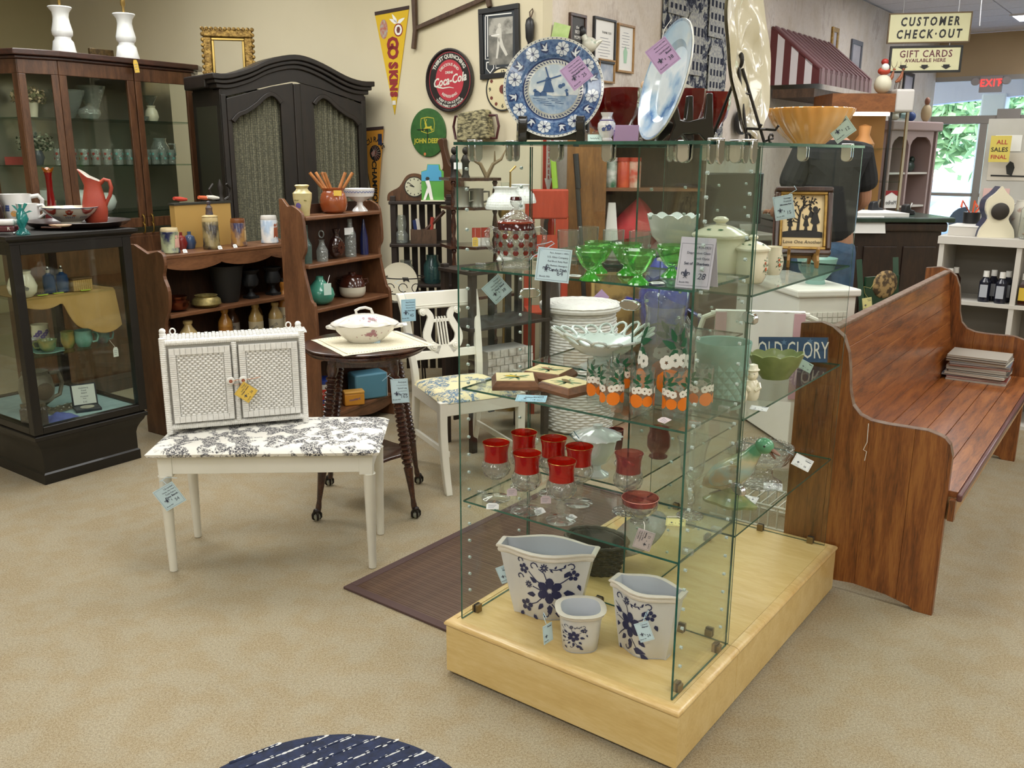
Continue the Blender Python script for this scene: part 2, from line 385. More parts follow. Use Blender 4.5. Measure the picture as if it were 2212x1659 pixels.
t=hang_sign('hanging_sign','cream sign reading CUSTOMER CHECK-OUT, hung on chains',p,.70,.245,-12,(('CUSTOMER',.105,.052,M_ink,dict(bold=.0035,sp=1.45,shear=.1,sx=.72)),('CHECK·OUT',.105,-.058,M_ink,dict(bold=.0035,sp=1.45,shear=.1,sx=.72))),.012,M_sframe)
for xx in (-.24,.24):MB().tube([(xx,0,.13),(xx,0,CEIL-p[2])],.004,6).obj('chain',M_chain,t)
p=(3.874,9.000,2.475)
M_mar=mat('sign_maroon','#6b3b3d',.6)
t=hang_sign('hanging_sign','framed cream sign reading GIFT CARDS AVAILABLE HERE with three arrows',p,.60,.20,-12,(('GIFT CARDS',.088,.045,M_mar,dict(bold=.0015,sp=1.15,sx=.85)),('AVAILABLE HERE',.044,-.012,M_mar,dict(bold=.001,sp=1.1))),.02,M_ink)
for xx in (-.19,0,.19):
 MB().prism([(xx-.028,-.05),(xx-.028,-.065),(xx-.045,-.065),(xx,-.092),(xx+.045,-.065),(xx+.028,-.065),(xx+.028,-.05)],-.011,-.0085,'y').obj('arrow',M_ink,t,smooth=0)
for xx in (-.2,.2):MB().tube([(xx,0,.12),(xx,0,.19)],.004,6).obj('chain',M_chain,t)
tg(MB().tube([(4.347,9.000,2.771),(4.338,9.000,2.956),((4.338,9.000,2.956)[0],(4.338,9.000,2.956)[1],CEIL)],.005,6).obj('loose_chain',M_chain),'short loose chain hanging beside the check-out sign','chain')
# ================================================================ the glass display tower
TW,TD,DS,DF,INS=.80,1.30,.39,1.266,.034
TX,TY=0.4384+TW*VX,2.0806+TW*VY
ZL,ZT=.1693,1.6223
Z1,Z2,Z3=1.281,.9295,.5782
R1,R2,R3=1.226,.8773,.5258
L1,L2,L3=1.295,.945,.592
def tl(x,y,z):return (TX-VX*x+UX*y,TY-VY*x+UY*y,z)
M_maple=wood('maple_laminate','#d3b678','#dbc188','#c9aa6c',(2.5,14,14),.35,3,.25,.02)
M_maplee=wood('maple_nosing','#d9b97d','#e3c78f','#cba768',(2.5,14,14),.3,4,.4,.02)
M_seam=mat('seam_brown','#8a5f3d',.6)
M_edge=mat('glass_edge','#1d4a40',.15,spec=.8,c2='#2c6152',sc=30)
G_pane=glass('shelf_glass','#f9fcfa',.85)
M_brass=mat('antique_brass','#8b7a5c',.35,.85);M_chrome=mat('chrome','#d6d6d8',.12,1)
M_void=mat('rubber_gap','#2a241f',.8)
G_acryl=glass('acrylic','#eef2f0',1.4,'#ffffff',.12)
twr=thing('glass_display_tower','tall open glass shop display on a blond maple plinth','display case',(TX,TY,0),AV)
def base_part(y0,y1,front):
 m=MB();m.box(0,TW,y0,y1,.012,ZL-.002)
 m.obj('plinth',M_maple,twr,smooth=0,bevel=.0015)
 nose=[(0,ZL),(-.006,ZL+.006),(-.006,ZL+.018),(.004,ZL+.028),(.022,ZL+.032),(.03,ZL+.026)]
base_part(0,DS-.0008,1);base_part(DS+.0008,TD,0)
MB().box(.03,TW-.03,.03,TD-.03,0,.013).obj('toe_kick',M_void,twr,smooth=0)
def nosing(path,name):
 prof=[(0,0),(-.004,.003),(-.005,.009),(0,.016),(.009,.020),(.024,.0205),(.024,0)]
 m=MB();n=len(prof);vs=[]
 for (x,y,nx,ny) in path:
  for o,h in prof:vs.append((x+nx*o,y+ny*o,ZL+h-.001))
 fs=[(i*n+j,i*n+(j+1)%n,(i+1)*n+(j+1)%n,(i+1)*n+j) for i in range(len(path)-1) for j in range(n)]
 fs+=[tuple(range(n)),tuple((len(path)-1)*n+j for j in range(n))[::-1]]
 m.add(vs,fs,True);m.obj(name,M_maplee,twr,smooth=50)
nosing([(0,DS-.001,1,0),(0,0,1,1),(TW,0,-1,1),(TW,DS-.001,-1,0)],'nosing')
nosing([(TW,DS+.001,-1,0),(TW,TD,-1,-1),(0,TD,1,-1),(0,DS+.001,1,0)],'nosing')
for y0,y1 in ((.025,DS-.001),(DS+.001,TD-.025)):
 MB().box(.0255,TW-.0255,y0,y1,ZL-.002,ZL+.0185).obj('deck',M_maple,twr,smooth=0)
ZD=ZL+.0185
def pane(x0,x1,y0,y1,z0,z1,nm):
 m=MB();m.box(x0,x1,y0,y1,z0,z1)
 d=(x1-x0,y1-y0,z1-z0);k=d.index(min(d));big={0:(3,5),1:(2,4),2:(0,1)}[k]
 m.mi=[0 if i in big else 1 for i in range(6)]
 return m.obj(nm,[G_pane,M_edge],twr,smooth=0)
G=.006
pane(INS,INS+G,INS,DS-.008,ZD+.001,ZT-.002,'side_pane');pane(TW-INS-G,TW-INS,INS,DS-.008,ZD+.001,ZT-.002,'side_pane')
pane(INS+.002,TW-INS,DS,DS+G,ZD+.001,ZT-.002,'cross_pane');pane(TW/2,TW/2+G,DS+G+.002,DF-.002,ZD+.001,ZT-.002,'middle_pane')
pane(INS,TW-INS,DF,DF+G,ZD+.001,ZT-.002,'cross_pane')
pane(INS-.004,TW-INS+.004,INS-.006,DS-.002,ZT,ZT+G+.002,'top_pane');pane(INS-.004,TW-INS+.004,DS+.002,DF+.012,ZT,ZT+G+.002,'top_pane')
ZTT=ZT+G+.002
for z in (Z1,Z2,Z3):pane(INS+.009,TW-INS-.009,INS+.005,DS-.004,z,z+G,'shelf')
for z in (R1,R2,R3):pane(TW/2+.01,TW-INS-.004,DS+G+.004,DF-.006,z,z+G,'shelf')
for z in (L1,L2,L3):pane(INS+.004,TW/2-.004,DS+G+.004,DF-.006,z,z+G,'shelf')
def clip(x,y,z,rz=0):
 m=MB().at((x,y,z),rz);m.box(-.011,.011,-.012,-.003,0,.026);m.mi_(1).box(-.011,.011,-.003,.004,0,.027);m.mi_(0).box(-.011,.011,.004,.01,0,.022)
 m.mi_(1).lathe([(.0001,0),(.0045,0),(.0045,.001),(.0001,.001)],8)
 m.obj('glass_clip',[M_brass,M_void],twr,bevel=.001)
for x,y,r in ((INS+.01,.10,90),(INS+.01,.33,90),(.33,DS-.012,0),(.62,DS-.012,180),(TW-INS-.01,.085,-90),(TW-INS-.01,.335,-90),(.70,DS+.014,180),(.16,DF-.004,0),(.52,DF-.004,0),(.715,DF-.004,0),(TW/2-.006,.6,90),(TW/2-.006,1.05,90)):clip(x,y,ZD,r)
def topclip(x,y,rz):
 m=MB().at((x,y,ZT),rz)
 o=[(-.017,.012),(.017,.012),(.017,-.028)]+[(.017*cos(a*pi/8),-.028-.017*sin(a*pi/8)) for a in range(1,8)]+[(-.017,-.028)]
 m.prism(o,-.012,-.004,'y');m.prism(o,.010,.018,'y');m.box(-.017,.017,-.012,.018,.009,.015)
 m.obj('top_clip',M_chrome,twr,bevel=.002)
for x,y,r in ((.13,DS,180),(.31,DS,180),(.55,DS,180),(.70,DS,180),(INS,.12,90),(INS,.3,90),(TW-INS,.1,-90),(TW-INS,.3,-90),(TW-INS-.05,DF,0),(TW-INS-.2,DF,0),(.2,DF,0),(TW/2,.62,90),(TW/2,1.0,90)):topclip(x,y,r)
for x,y in ((INS,DS),(TW/2,DS),(TW-INS,DS)):
 for z in (1.172,.68):
  m=MB().at((x+(.003 if x==TW/2 else 0),y-.012 if x==TW/2 else y,z),0 if x==TW/2 else (40 if x<.4 else -40))
  m.prism([((.024 if i%1==0 else 0)*cos(a)*(1.0)+.010*(1 if cos(a)>0 else -1),.016*sin(a)) for i,a in [(i,i*pi/8) for i in range(16)]],-.008,.008,'y')
  m.obj('pane_connector',M_chrome,twr,bevel=.004)
m=MB()
for s in (INS+G/2,TW-INS-G/2):
 for yy in (.075,.335):
  z=.27
  while z<1.56:
   m.at((s,yy,z),ry=90).lathe([(.0028,-.0033),(.0046,-.0033),(.0046,.0033),(.0028,.0033),(.0028,-.0033)],8);z+=.056
for yy in (.48,.70,.95,1.18):
 z=.27
 while z<1.56:m.at((TW/2+G/2,yy,z),ry=90).lathe([(.0028,-.0033),(.0046,-.0033),(.0046,.0033),(.0028,.0033),(.0028,-.0033)],8);z+=.082
m.obj('peg_holes',mat('frosted_ring','#c3d2ce',.3),twr,stuff=True)
for z,xs,ys in ((Z1,(INS+.016,TW-INS-.02),(.12,.3)),(Z2,(INS+.016,TW-INS-.02),(.12,.3)),(Z3,(INS+.016,TW-INS-.02),(.12,.3)),(R1,(TW/2+.03,.62),(DS+.014,DF-.03)),(R2,(TW/2+.03,.62),(DS+.014,DF-.03)),(R3,(TW/2+.03,.62),(DS+.014,DF-.03)),(L2,(.2,),(DS+.014,)),(L3,(.2,),(DS+.014,))):
 for x in xs:
  for y in ys:MB().box(x-.015,x+.015,y-.008,y+.008,z-.006,z+.012).obj('shelf_support',G_acryl,twr,bevel=.003)
# ---------------------------------------------------------------- helpers for what stands on it
def face(p,d=0):return -math.degrees(math.atan2(p[0],p[1]))+d
M_paper=mat('tag_paper','#eceae4',.7);M_ink2=mat('print_ink','#3a3f52',.7)
TAGC={'blue':mat('tag_blue','#bfd6df',.7),'lilac':mat('tag_lilac','#c3a4cf',.7),'yellow':mat('tag_yellow','#e6c155',.7),'pale':mat('tag_pale_yellow','#e8e29a',.7),'white':mat('tag_white','#e9ebe9',.7),'grey':mat('tag_grey','#c3c2cd',.7),'mint':mat('tag_mint','#b9d0c6',.7),'pink':mat('tag_pink','#e3d0d6',.7),'brite':mat('tag_bright_blue','#a8cfe2',.7)}
M_string=mat('tag_string','#b9d2e0',.8);M_stringw=mat('white_thread','#eeeae2',.8)
def fleur(m,x,y,s,fn):
 m.fan([(x,y+.5*s),(x+.11*s,y+.2*s),(x+.07*s,y-.1*s),(x,y-.25*s),(x-.07*s,y-.1*s),(x-.11*s,y+.2*s)],fn)
 for d in (-1,1):
  m.strip([(x+d*.08*s,y-.12*s),(x+d*.2*s,y+.16*s),(x+d*.36*s,y+.14*s),(x+d*.38*s,y-.04*s),(x+d*.28*s,y-.06*s)],[.10*s,.13*s,.11*s,.07*s,.03*s],fn)
  m.strip([(x+d*.03*s,y-.14*s),(x+d*.1*s,y-.34*s),(x+d*.2*s,y-.36*s)],[.07*s,.06*s,.03*s],fn)
 m.strip([(x-.22*s,y-.14*s),(x+.22*s,y-.14*s)],.06*s,fn)
def price_tag(label,c,rz,w,h,col,lines=(),price='',rot=0,rx=0,string=None,strm=None,detail=2,ry=0,name='price_tag',fold=0):
 """a card in its own xz plane, turned by rot within that plane; lines are printed right-aligned from the top"""
 t=thing(name,label,'price tag',c,rz,rx=rx,ry=ry)
 Rm=Matrix.Rotation(radians(-rot),4,'Y')
 m=MB();m.T=Rm;m.box(-w/2,w/2,-.0007,.0007,-h/2,h/2)
 m.obj('card',TAGC[col],t,smooth=0)
 P=MB();P.T=Rm
 f=lambda x,y:(x,-.0012,y)
 if detail:
  b=.45
  for q in ([(-b*w,-b*h),(b*w,-b*h)],[(b*w,-b*h),(b*w,b*h)],[(b*w,b*h),(-b*w,b*h)],[(-b*w,b*h),(-b*w,-b*h)]):P.strip(q,.006*w,f)
  n=max(1,len(lines));y=h*.36
  for i,s in enumerate(lines):
   last=i==len(lines)-1
   sz=min(h*.105,w*1.35/max(6,len(s)))*(1.12 if last else 1)
   P.add(*txt(s,sz,XZ(w*.41,-.0012,y),.0001,.0002*(w/.06) if last else 0,'RIGHT'));y-=h*.125
  if price:P.add(*txt('$',h*.1,XZ(w*.0,-.0012,-h*.16),.0001));P.add(*txt(price,h*.2,XZ(w*.22,-.0012,-h*.24),.0001))
  fleur(P,-w*.2,-h*.12,h*.26,f)
  P.add(*txt('Booth 993',h*.075,XZ(-w*.22,-.0012,-h*.36),.0001))
  P.obj('print',M_ink2,t,smooth=0)
 if string:
  MB().tube(string,.0012,5,flat=.6).obj('string',strm or M_string,t)
 return t
def small_tag(label,c,rz,rx=0,rot=0,w=.026,h=.02,string=None,col='white',stw=None):
 t=thing('price_tag',label,'price tag',c,rz,rx=rx)
 m=MB();m.T=Matrix.Rotation(radians(-rot),4,'Y')
 m.prism([(-w/2,-h/2),(w/2,-h/2),(w/2,h*.25),(w*.3,h/2),(-w*.3,h/2),(-w/2,h*.25)],-.0004,.0004,'y');m.obj('card',TAGC[col],t,smooth=0)
 m2=MB();m2.T=m.T
 for i in range(3):m2.box(-w*.35,w*.3-i*w*.1,-.0009,-.0006,h*.12-i*h*.2,h*.16-i*h*.2)
 m2.obj('print',mat('grey_print','#8a8a94',.8),t,smooth=0,stuff=True)
 if string:MB().tube(string,.0008,5).obj('string',M_stringw,t)
 return t
G_clear=glass('clear_glass','#f6f9f7',1.5,'#ffffff',.035)
G_cut=glass('cut_crystal','#f1f2f0',2.0,'#f5f5f2',.06,.06,90)
G_ruby=glass('ruby_flash','#e8583a',1.6,'#d0220f',.28)
G_rubyd=glass('ruby_dark','#8a1218',1.6,'#6a0a10',.5)
G_pink=glass('cranberry_flash','#e6b3ae',1.5,'#cf7f80',.10)
G_green=glass('green_glass','#d9f6d0',1.6,'#a5ee9c',.045)
M_gilt=mat('gilt_rim','#a78a4c',.25,.9)
M_milk=mat('milk_glass','#eef1f0',.12,coat=.5);M_milk2=mat('milk_glass_dim','#e4e9e8',.2,coat=.3)
M_creamc=mat('cream_ceramic','#e6dfc6',.22,coat=.4)
M_black=mat('black_lacquer','#15120f',.22,coat=.5)
M_strawred=mat('strawberry_red','#cf5b34',.4);M_leafd=mat('leaf_green','#2f6146',.5)
# ---- planters on the deck
M_stone=mat('grey_white_glaze','#cdccc8',.35,coat=.3,c2='#c6c6c4',sc=10);M_stonei=mat('planter_inside','#c3c6cb',.4,coat=.2);M_rim=mat('bisque_rim','#d6cfc2',.7,bump=.3,bsc=200)
M_cob=mat('cobalt_print','#262c52',.4)
def petal(x,y,a,L,wd,n=7):
 pts=[(0,0),(L*.25,wd*.38),(L*.6,wd*.5),(L*.92,wd*.28),(L,0),(L*.92,-wd*.28),(L*.6,-wd*.5),(L*.25,-wd*.38)]
 return [(x+p*cos(a)-q*sin(a),y+p*sin(a)+q*cos(a)) for p,q in pts]
def leaf(x,y,a,L,wd):
 pts=[(0,0),(L*.3,wd*.5),(L*.7,wd*.32),(L,0),(L*.7,-wd*.32),(L*.3,-wd*.5)]
 return [(x+p*cos(a)-q*sin(a),y+p*sin(a)+q*cos(a)) for p,q in pts]
def flower(m,x,y,r,fn,n=5,a0=.3,wd=1.05):
 for i in range(n):m.fan(petal(x+r*.16*cos(a0+i*2*pi/n),y+r*.16*sin(a0+i*2*pi/n),a0+i*2*pi/n,r*.84,r*wd),fn)
def curl(x,y,r,a,d,k=7):return [(x+r*(1-i/k*.75)*cos(a+d*i*.75),y+r*(1-i/k*.75)*sin(a+d*i*.75)) for i in range(k)]
def floral(m,fn,s=1):
 flower(m,0,0,.30*s,fn,6,.5,.66)
 for a in range(6):m.fan(petal(.04*s*cos(a),.04*s*sin(a),a*1.047+.1,.1*s,.03*s),lambda x,y:tuple(Vector(fn(x,y))+Vector((0,-.0006,0))))
 for x,y,r,n in ((.52,.33,.13,5),(-.55,-.42,.15,5),(-.62,.42,.12,5),(-.12,.52,.1,9),(-.5,.08,.09,9)):
  flower(m,x*s,y*s,r*s,fn,n,.2,.72 if n==5 else .34)
 for x,y,a,L in ((.32,.3,.8,.2),(.3,-.05,-.2,.26),(.25,-.28,-.7,.22),(0,-.32,-1.5,.24),(-.15,-.3,-2.2,.2),(-.33,-.12,3.3,.22),(-.3,.16,2.6,.2),(.12,-.52,-.2,.3),(.3,-.62,-.5,.22),(-.66,-.6,-1.9,.18),(.62,.12,-1.2,.16),(-.38,-.6,-.9,.16)):
  m.fan(leaf(x*s,y*s,a,L*s,L*s*.55),fn)
 for c in ([(.1,.1),(.3,.2),(.45,.3)],[(-.1,.1),(-.3,.2),(-.5,.38)],[(-.1,-.1),(-.3,-.3),(-.5,-.4)],[(-.05,.2),(-.12,.4),(-.25,.48)],[(0,.5),(.15,.48),(.35,.53)],[(.05,-.3),(.2,-.5),(.42,-.58)],[(-.2,0),(-.4,.06)]):
  m.strip([(x*s,y*s) for x,y in c],.022*s,fn)
 for x,y,r,a,d in ((-.38,.52,.11,0,1),(.48,.52,.1,2.5,-1),(-.1,-.55,.1,1,-1),(-.72,.2,.09,0,1),(-.72,.58,.08,0,1)):m.strip([(p*s,q*s) for p,q in curl(x,y,r,a,d)],.025*s,fn)
 for i in range(4):m.fan(leaf((.02+i*.1)*s,(.49+i*.012)*s,1.0 if i%2 else -.8,.09*s,.05*s),fn)
def planter(name,label,c,rz,wt,dt,wb,db,h,fs,oval=False,decor=(0,0)):
 t=thing(name,label,'planter',c,rz,group='blue and white planters')
 def out(w,d,k,bul):
  n=28;r=[]
  for i in range(n):
   a=2*pi*i/n
   if oval:x=w/2*(abs(cos(a))**.75)*(1 if cos(a)>=0 else -1);y=d/2*(abs(sin(a))**.75)*(1 if sin(a)>=0 else -1)
   else:
    u=((i+.0)%14)/14;x=w/2*cos(pi*u) if i<14 else -w/2*cos(pi*u)
    sx=abs(x)/(w/2);y=d/2*(bul+(1-bul)*(cos(pi/2*min(1,sx/.86))**1.3 if sx<.86 else 0));y*=1 if i<14 else -1
    if i in (0,):y=d/2*bul
    if i==14:y=-d/2*bul
   r.append((x,y))
  return r
 def section(f):w,d=wb+(wt-wb)*f,db+(dt-db)*f;return out(w,d,0,.42)
 def loft(fr,off,m,flip=False):
  vs=[]
  for f,o,z in fr:
   for x,y in section(f):
    L=sqrt(x*x+y*y);vs.append((x*(1+o/L),y*(1+o/L),z))
  n=28;fs_=[(i*n+j,i*n+(j+1)%n,(i+1)*n+(j+1)%n,(i+1)*n+j) for i in range(len(fr)-1) for j in range(n)]
  m.add(vs,fs_,flip);return m
 m=MB();loft([(0,-.004,0),(0,0,.004),(.3,0,h*.3),(.6,0,h*.6),(.9,0,h*.9)],0,m)
 m.add([(x,y,.001) for x,y in section(0)],[tuple(range(28))[::-1]])
 m.obj('body',M_stone,t)
 m=MB();loft([(.9,0,h*.885),(.92,.006,h*.90),(.95,.007,h*.93),(.97,.004,h*.955),(1,.009,h*.965),(1,.010,h*.985),(1,.004,h),(1,-.006,h*.99)],0,m);m.obj('rim',M_rim,t)
 m=MB();loft([(1,-.006,h*.99),(.9,-.008,h*.85),(.4,-.008,h*.4),(.05,-.006,.012)],0,m)
 m.add([(x*.95,y*.95,.012) for x,y in section(0)],[tuple(range(28))]);m.obj('lining',M_stonei,t)
 def fn(u,v):
  f=max(0,min(1,v/h));v=f*h;pts=section(f);mx=max(q[0] for q in pts)*.93;x=max(-mx,min(mx,u));best=None
  half=[p for p in pts if p[1]<=1e-9];half.sort()
  for (x0,y0),(x1,y1) in zip(half,half[1:]):
   if x0<=x<=x1:best=y0+(y1-y0)*((x-x0)/(x1-x0+1e-9));break
  if best is None:best=half[0][1]*.8
  return (x,best-.0016,v)
 m=MB();floral(m,lambda x,y:fn(x+decor[0],h*.46+y+decor[1]),fs);m.obj('painted_flowers',M_cob,t,smooth=0)
 return t
p=(0.114,2.605,0.188)
planter('ceramic_planter','large wide grey-white planter with navy flowers, behind the small one',p,AV+22,.30,.150,.205,.105,.205,.135,decor=(.02,.0))
p=(0.394,2.381,0.188)
planter('ceramic_planter','medium grey-white planter with navy flowers at the plinth corner',p,AV+5,.205,.125,.15,.10,.185,.12,decor=(-.03,0))
p=(0.204,2.408,0.188)
planter('ceramic_planter','small eight-sided grey-white planter in front of the two bigger ones',p,AV+38,.118,.112,.094,.088,.115,.055,True,decor=(-.022,0))
for lb,(u,v,z),d,pr,cl in (('blue tag priced 28, hung on the rim of the large planter',(-0.021,2.646,0.300),-.0,'28',('Ceramic','Planter')),('blue tag priced 24, hung on the medium planter by the corner',(0.374,2.290,0.300),0,'24',('Ceramic','Planter')),('blue tag seen edge-on, hung on the small planter',(0.107,2.367,0.250),60,'',('Planter',))):
 price_tag(lb,(u,v,z),face((u,v),d-8),.042,.056,'blue',cl,pr,24 if d==0 else 0,-6,[(-.004,0,.03),(0,.012,.05),(.006,.016,.058),(.003,.004,.045)])
p=(0.297,2.925,0.188)
t=thing('wicker_basket','dark woven oval basket on the plinth behind the large planter','basket',p,AV)
M_wick=mat('dark_wicker','#4d4433',.7,c2='#2f2a1e',sc=60)
m=MB()
for k in range(11):
 z=.008+k*.0125;rr=.085+.03*(k/10)
 m.tube([((rr+.004*(1 if (j+k)%2 else -1))*cos(2*pi*j/36)*1.25,(rr+.004*(1 if (j+k)%2 else -1))*sin(2*pi*j/36),z) for j in range(36)],.0072,6,True)
m.obj('weave',M_wick,t,stuff=True)
MB().lathe([(.07,0),(.082,.004),(.11,.135),(.104,.135),(.078,.008),(.001,.006)],30,sx=1.25).obj('lining',mat('wicker_lining','#3a3326',.9),t)  # one even dark brown inside the weave
m=MB();m.tube([(.117*1.25*cos(2*pi*j/40),.117*sin(2*pi*j/40),.142+.003*(j%2)) for j in range(40)],.009,6,True);m.obj('rim',M_wick,t)
p=(0.498,3.018,0.188)
t=thing('oval_tray','dull grey oval tray leaning inside the right of the plinth','tray',p,AV-20,rx=-62)
MB().lathe([(.001,.004),(.07,.004),(.085,.012),(.09,.014),(.09,.011),(.085,.007),(.07,0),(.001,0)],30,(0,0,.105),sx=1,sy=1.35).obj('dish',mat('pewter_dull','#7e786f',.5,.4),t,rx=90)
# ---- goblets with ruby bands, third shelf
S3=Z3+G;S2=Z2+G;S1=Z1+G
def goblet(label,p,band,gl,group,gold=True,sc=1):
 t=thing('goblet',label,'goblet',p,random.uniform(0,90),group)
 MB().lathe([(.001,.001),(.034,.001),(.0355,.003),(.033,.005),(.012,.010),(.0075,.016),(.007,.024),(.0115,.031),(.012,.036),(.008,.043),(.0085,.05),(.012,.054),(.001,.055)],24).obj('foot_and_stem',gl,t,smooth=60)
 m=MB();rip=lambda th,i,r,z:(r*(1+.05*cos(th*10)*(1 if i in (2,3,4) else .2)),z)
 m.lathe([(.003,.052),(.016,.055),(.029,.066),(.034,.079),(.033,.092),(.0295,.101),(.027,.101),(.029,.09),(.03,.079),(.02,.064),(.001,.060)],30,fn=rip);m.obj('cut_bowl',G_cut if gl is G_clear else gl,t)
 MB().lathe([(.0295,.101),(.0285,.115),(.0292,.13),(.0335,.145),(.0325,.1455),(.028,.131),(.0268,.115),(.027,.101)],30).obj('coloured_band',band,t)
 MB().tube([(.0332*cos(2*pi*j/30),.0332*sin(2*pi*j/30),.1455) for j in range(30)],.0007,5,True).obj('rim',M_gilt if gold else band,t)
 if sc!=1:t.scale=(sc,sc,sc)
 return t
RG='ruby banded goblets on the third shelf'
g0=goblet('red-banded goblet at the left end of the third shelf, tag at its foot',(-0.047,2.573,0.584),G_ruby,G_clear,RG)
for uv,lb in (((0.044,2.476,0.584),'red-banded goblet, front row middle, between the leftmost and the nearest one'),((0.141,2.406,0.584),'red-banded goblet nearest the shelf front, with a tag lying on its foot'),((0.200,2.540,0.584),'red-banded goblet at the right end of the group'),((0.038,2.674,0.584),'red-banded goblet at the back left of the group'),((0.127,2.617,0.584),'red-banded goblet at the back, before the milk glass dish')):
 dup(g0,uv,random.uniform(0,90),lb)
goblet('pink-banded goblet behind the small pink dish',(0.338,2.473,0.584),G_pink,G_cut,'pink flashed glassware',False,1.06)
p=(0.365,2.404,0.584)
t=thing('sherbet_dish','pink-rimmed cut glass sherbet dish at the front of the third shelf','dish',p,0,'pink flashed glassware')
MB().lathe([(.001,.001),(.022,.001),(.02,.006),(.008,.010),(.012,.016),(.028,.022),(.038,.034),(.039,.044),(.036,.044),(.034,.034),(.024,.025),(.001,.019)],30,fn=lambda th,i,r,z:(r*(1+.03*cos(th*12)*(4<i<8)),z)).obj('bowl',G_cut,t)
MB().lathe([(.039,.044),(.041,.056),(.0395,.0565),(.0365,.044)],30).obj('coloured_band',G_pink,t)
MB().tube([(.0405*cos(2*pi*j/30),.0405*sin(2*pi*j/30),.0565) for j in range(30)],.0008,5,True).obj('rim',mat('pink_gilt','#c98a7c',.3,.4),t)
for uv,lb,r,ang in (((-0.056,2.505,0.586),'little white tag by the leftmost red goblet',5,-70),((0.082,2.468,0.586),'little white tag lying between the two front red goblets',30,-60),((0.171,2.422,0.586),'little white tag lying right of the nearest red goblet',40,-75),((0.102,2.524,0.600),'little pink tag hanging amid the red goblets',10,-20),((0.001,2.585,0.600),'little pink tag behind the leftmost red goblet',10,-15)):
 small_tag(lb,(uv[0],uv[1],uv[2]+.002),face(uv,r*.5),ang,r-10,.031,.023,[(0,0,.008),(.006,.012,.02),(.002,.03,.04)],'pink' if 'pink tag' in lb else 'white')
p=(0.516,2.444,0.584)
t=thing('wine_glass','tall clear twisted wine glass at the right front corner of the third shelf','glass',p)
MB().lathe([(.001,.001),(.036,.001),(.034,.004),(.008,.008),(.005,.014)]+[(.0055+.0025*(i%2),.018+i*.006) for i in range(13)]+[(.006,.1),(.001,.101)],20).obj('foot_and_stem',G_cut,t)
MB().lathe([(.005,.1),(.02,.108),(.03,.13),(.032,.16),(.036,.19),(.043,.215),(.042,.2155),(.034,.19),(.03,.16),(.028,.132),(.018,.112),(.001,.106)],26).obj('bowl',G_clear,t)
p=(0.466,2.390,0.584)
price_tag('pale yellow tag lying by the tall clear glass',(p[0],p[1],p[2]+.004),-20,.055,.038,'pale',('Crystal','Toasting','Goblet'),'24',8,-80,[(-.02,0,.012),(-.03,.004,.03),(.0,.006,.04),(.03,.004,.025)],M_stringw)
p=(0.372,2.353,0.550)
price_tag('white tag hung over the shelf edge under the pink sherbet dish',p,face(p,-4),.062,.05,'pink',('Indiana Glass','Cranberry Flash','Kings Crown','Sherbet'),'12',75,6,[(0,0,.024),(.0,.01,.04),(-.004,.02,.047)],M_stringw)
# ---- second shelf: bird plaques, card, juice set
M_plq=wood('walnut_bevel','#6f4a33','#84583c','#573824',(3,12,12),.35,5,.3,.05)
M_birdp=mat('plaque_print','#ead9a8',.5,c2='#e4d09b',sc=5)
def plaque(label,p,rz,cols,rx=0,w=.115,d=.105):
 t=thing('bird_plaque',label,'wall plaque',p,rz,'painted bird plaques',rx=rx)
 h=.022;m=MB()
 a,b=(w/2,d/2),(w/2-.010,d/2-.010)
 q=lambda s,z:[(-s[0],-s[1],z),(s[0],-s[1],z),(s[0],s[1],z),(-s[0],s[1],z)]
 m.add(q(a,0)+q(a,h*.4)+q(b,h),[(3,2,1,0)]+[(i,(i+1)%4,4+(i+1)%4,4+i) for i in range(4)]+[(4+i,4+(i+1)%4,8+(i+1)%4,8+i) for i in range(4)]+[(8,9,10,11)])
 m.obj('board',M_plq,t,smooth=0,bevel=.002)
 m=MB();m.box(-b[0]+.001,b[0]-.001,-b[1]+.001,b[1]-.001,h,h+.0008);m.obj('picture',M_birdp,t,smooth=0)
 f=lambda x,y:(x*.9,y*.9,h+.0012)
 m=MB()
 for k in range(9):m.fan(leaf(-.004+.004*(k%3),-.004,-.9+k*.72,.03+.006*(k%3),.009),f)
 m.strip([(-.04,-.025),(-.01,-.012),(.02,-.004),(.04,.012)],.003,f);m.obj('leaves',mat('print_green','#5e7d55',.6,c2='#86a07a',sc=80),t,smooth=0)
 g=lambda x,y:(x*.9,y*.9,h+.0017)
 m=MB();m.fan([(-.028,.006),(-.024,.013),(-.014,.014),(0,.008),(.016,-.004),(.022,-.010),(.012,-.008),(0,-.006),(-.014,-.004),(-.022,0)],g);m.obj('bird',mat(*cols),t,smooth=0)
 m=MB();m.fan([(-.006,.006),(.008,.001),(.02,-.009),(.004,-.003)],lambda x,y:(x*.9,y*.9,h+.002));m.fan([(-.028,.006),(-.032,.008),(-.027,.009)],g);m.obj('wing',mat('wing_brown','#6d5a34',.6),t,smooth=0)
 return t
pa=(0.009,2.593,0.935)
plaque('square plaque with a yellow bird, leftmost on the second shelf',pa,2,('bird_yellow','#d8b524',.6))
p=(0.113,2.689,0.935)
plaque('square plaque with a blue and rust bird, behind the other two',p,AV+8,('bird_rust','#9a6a4a',.6))
p=(0.160,2.532,0.935)
plaque('square plaque with a brown bird, front right of the three',p,AV-12,('bird_brown','#7b6238',.6))
p=(0.054,2.436,0.935)
price_tag('blue price card lying in front of the bird plaques',(p[0],p[1],p[2]+.003),-8,.085,.05,'brite',('Vintage','Framed Prints','Audubon Bird Plaques'),'18 each',0,-84)
M_orange=mat('orange_enamel','#e87a1c',.35);M_wht=mat('white_enamel','#ece6dc',.5);M_grn=mat('green_enamel','#1f5a3c',.4)
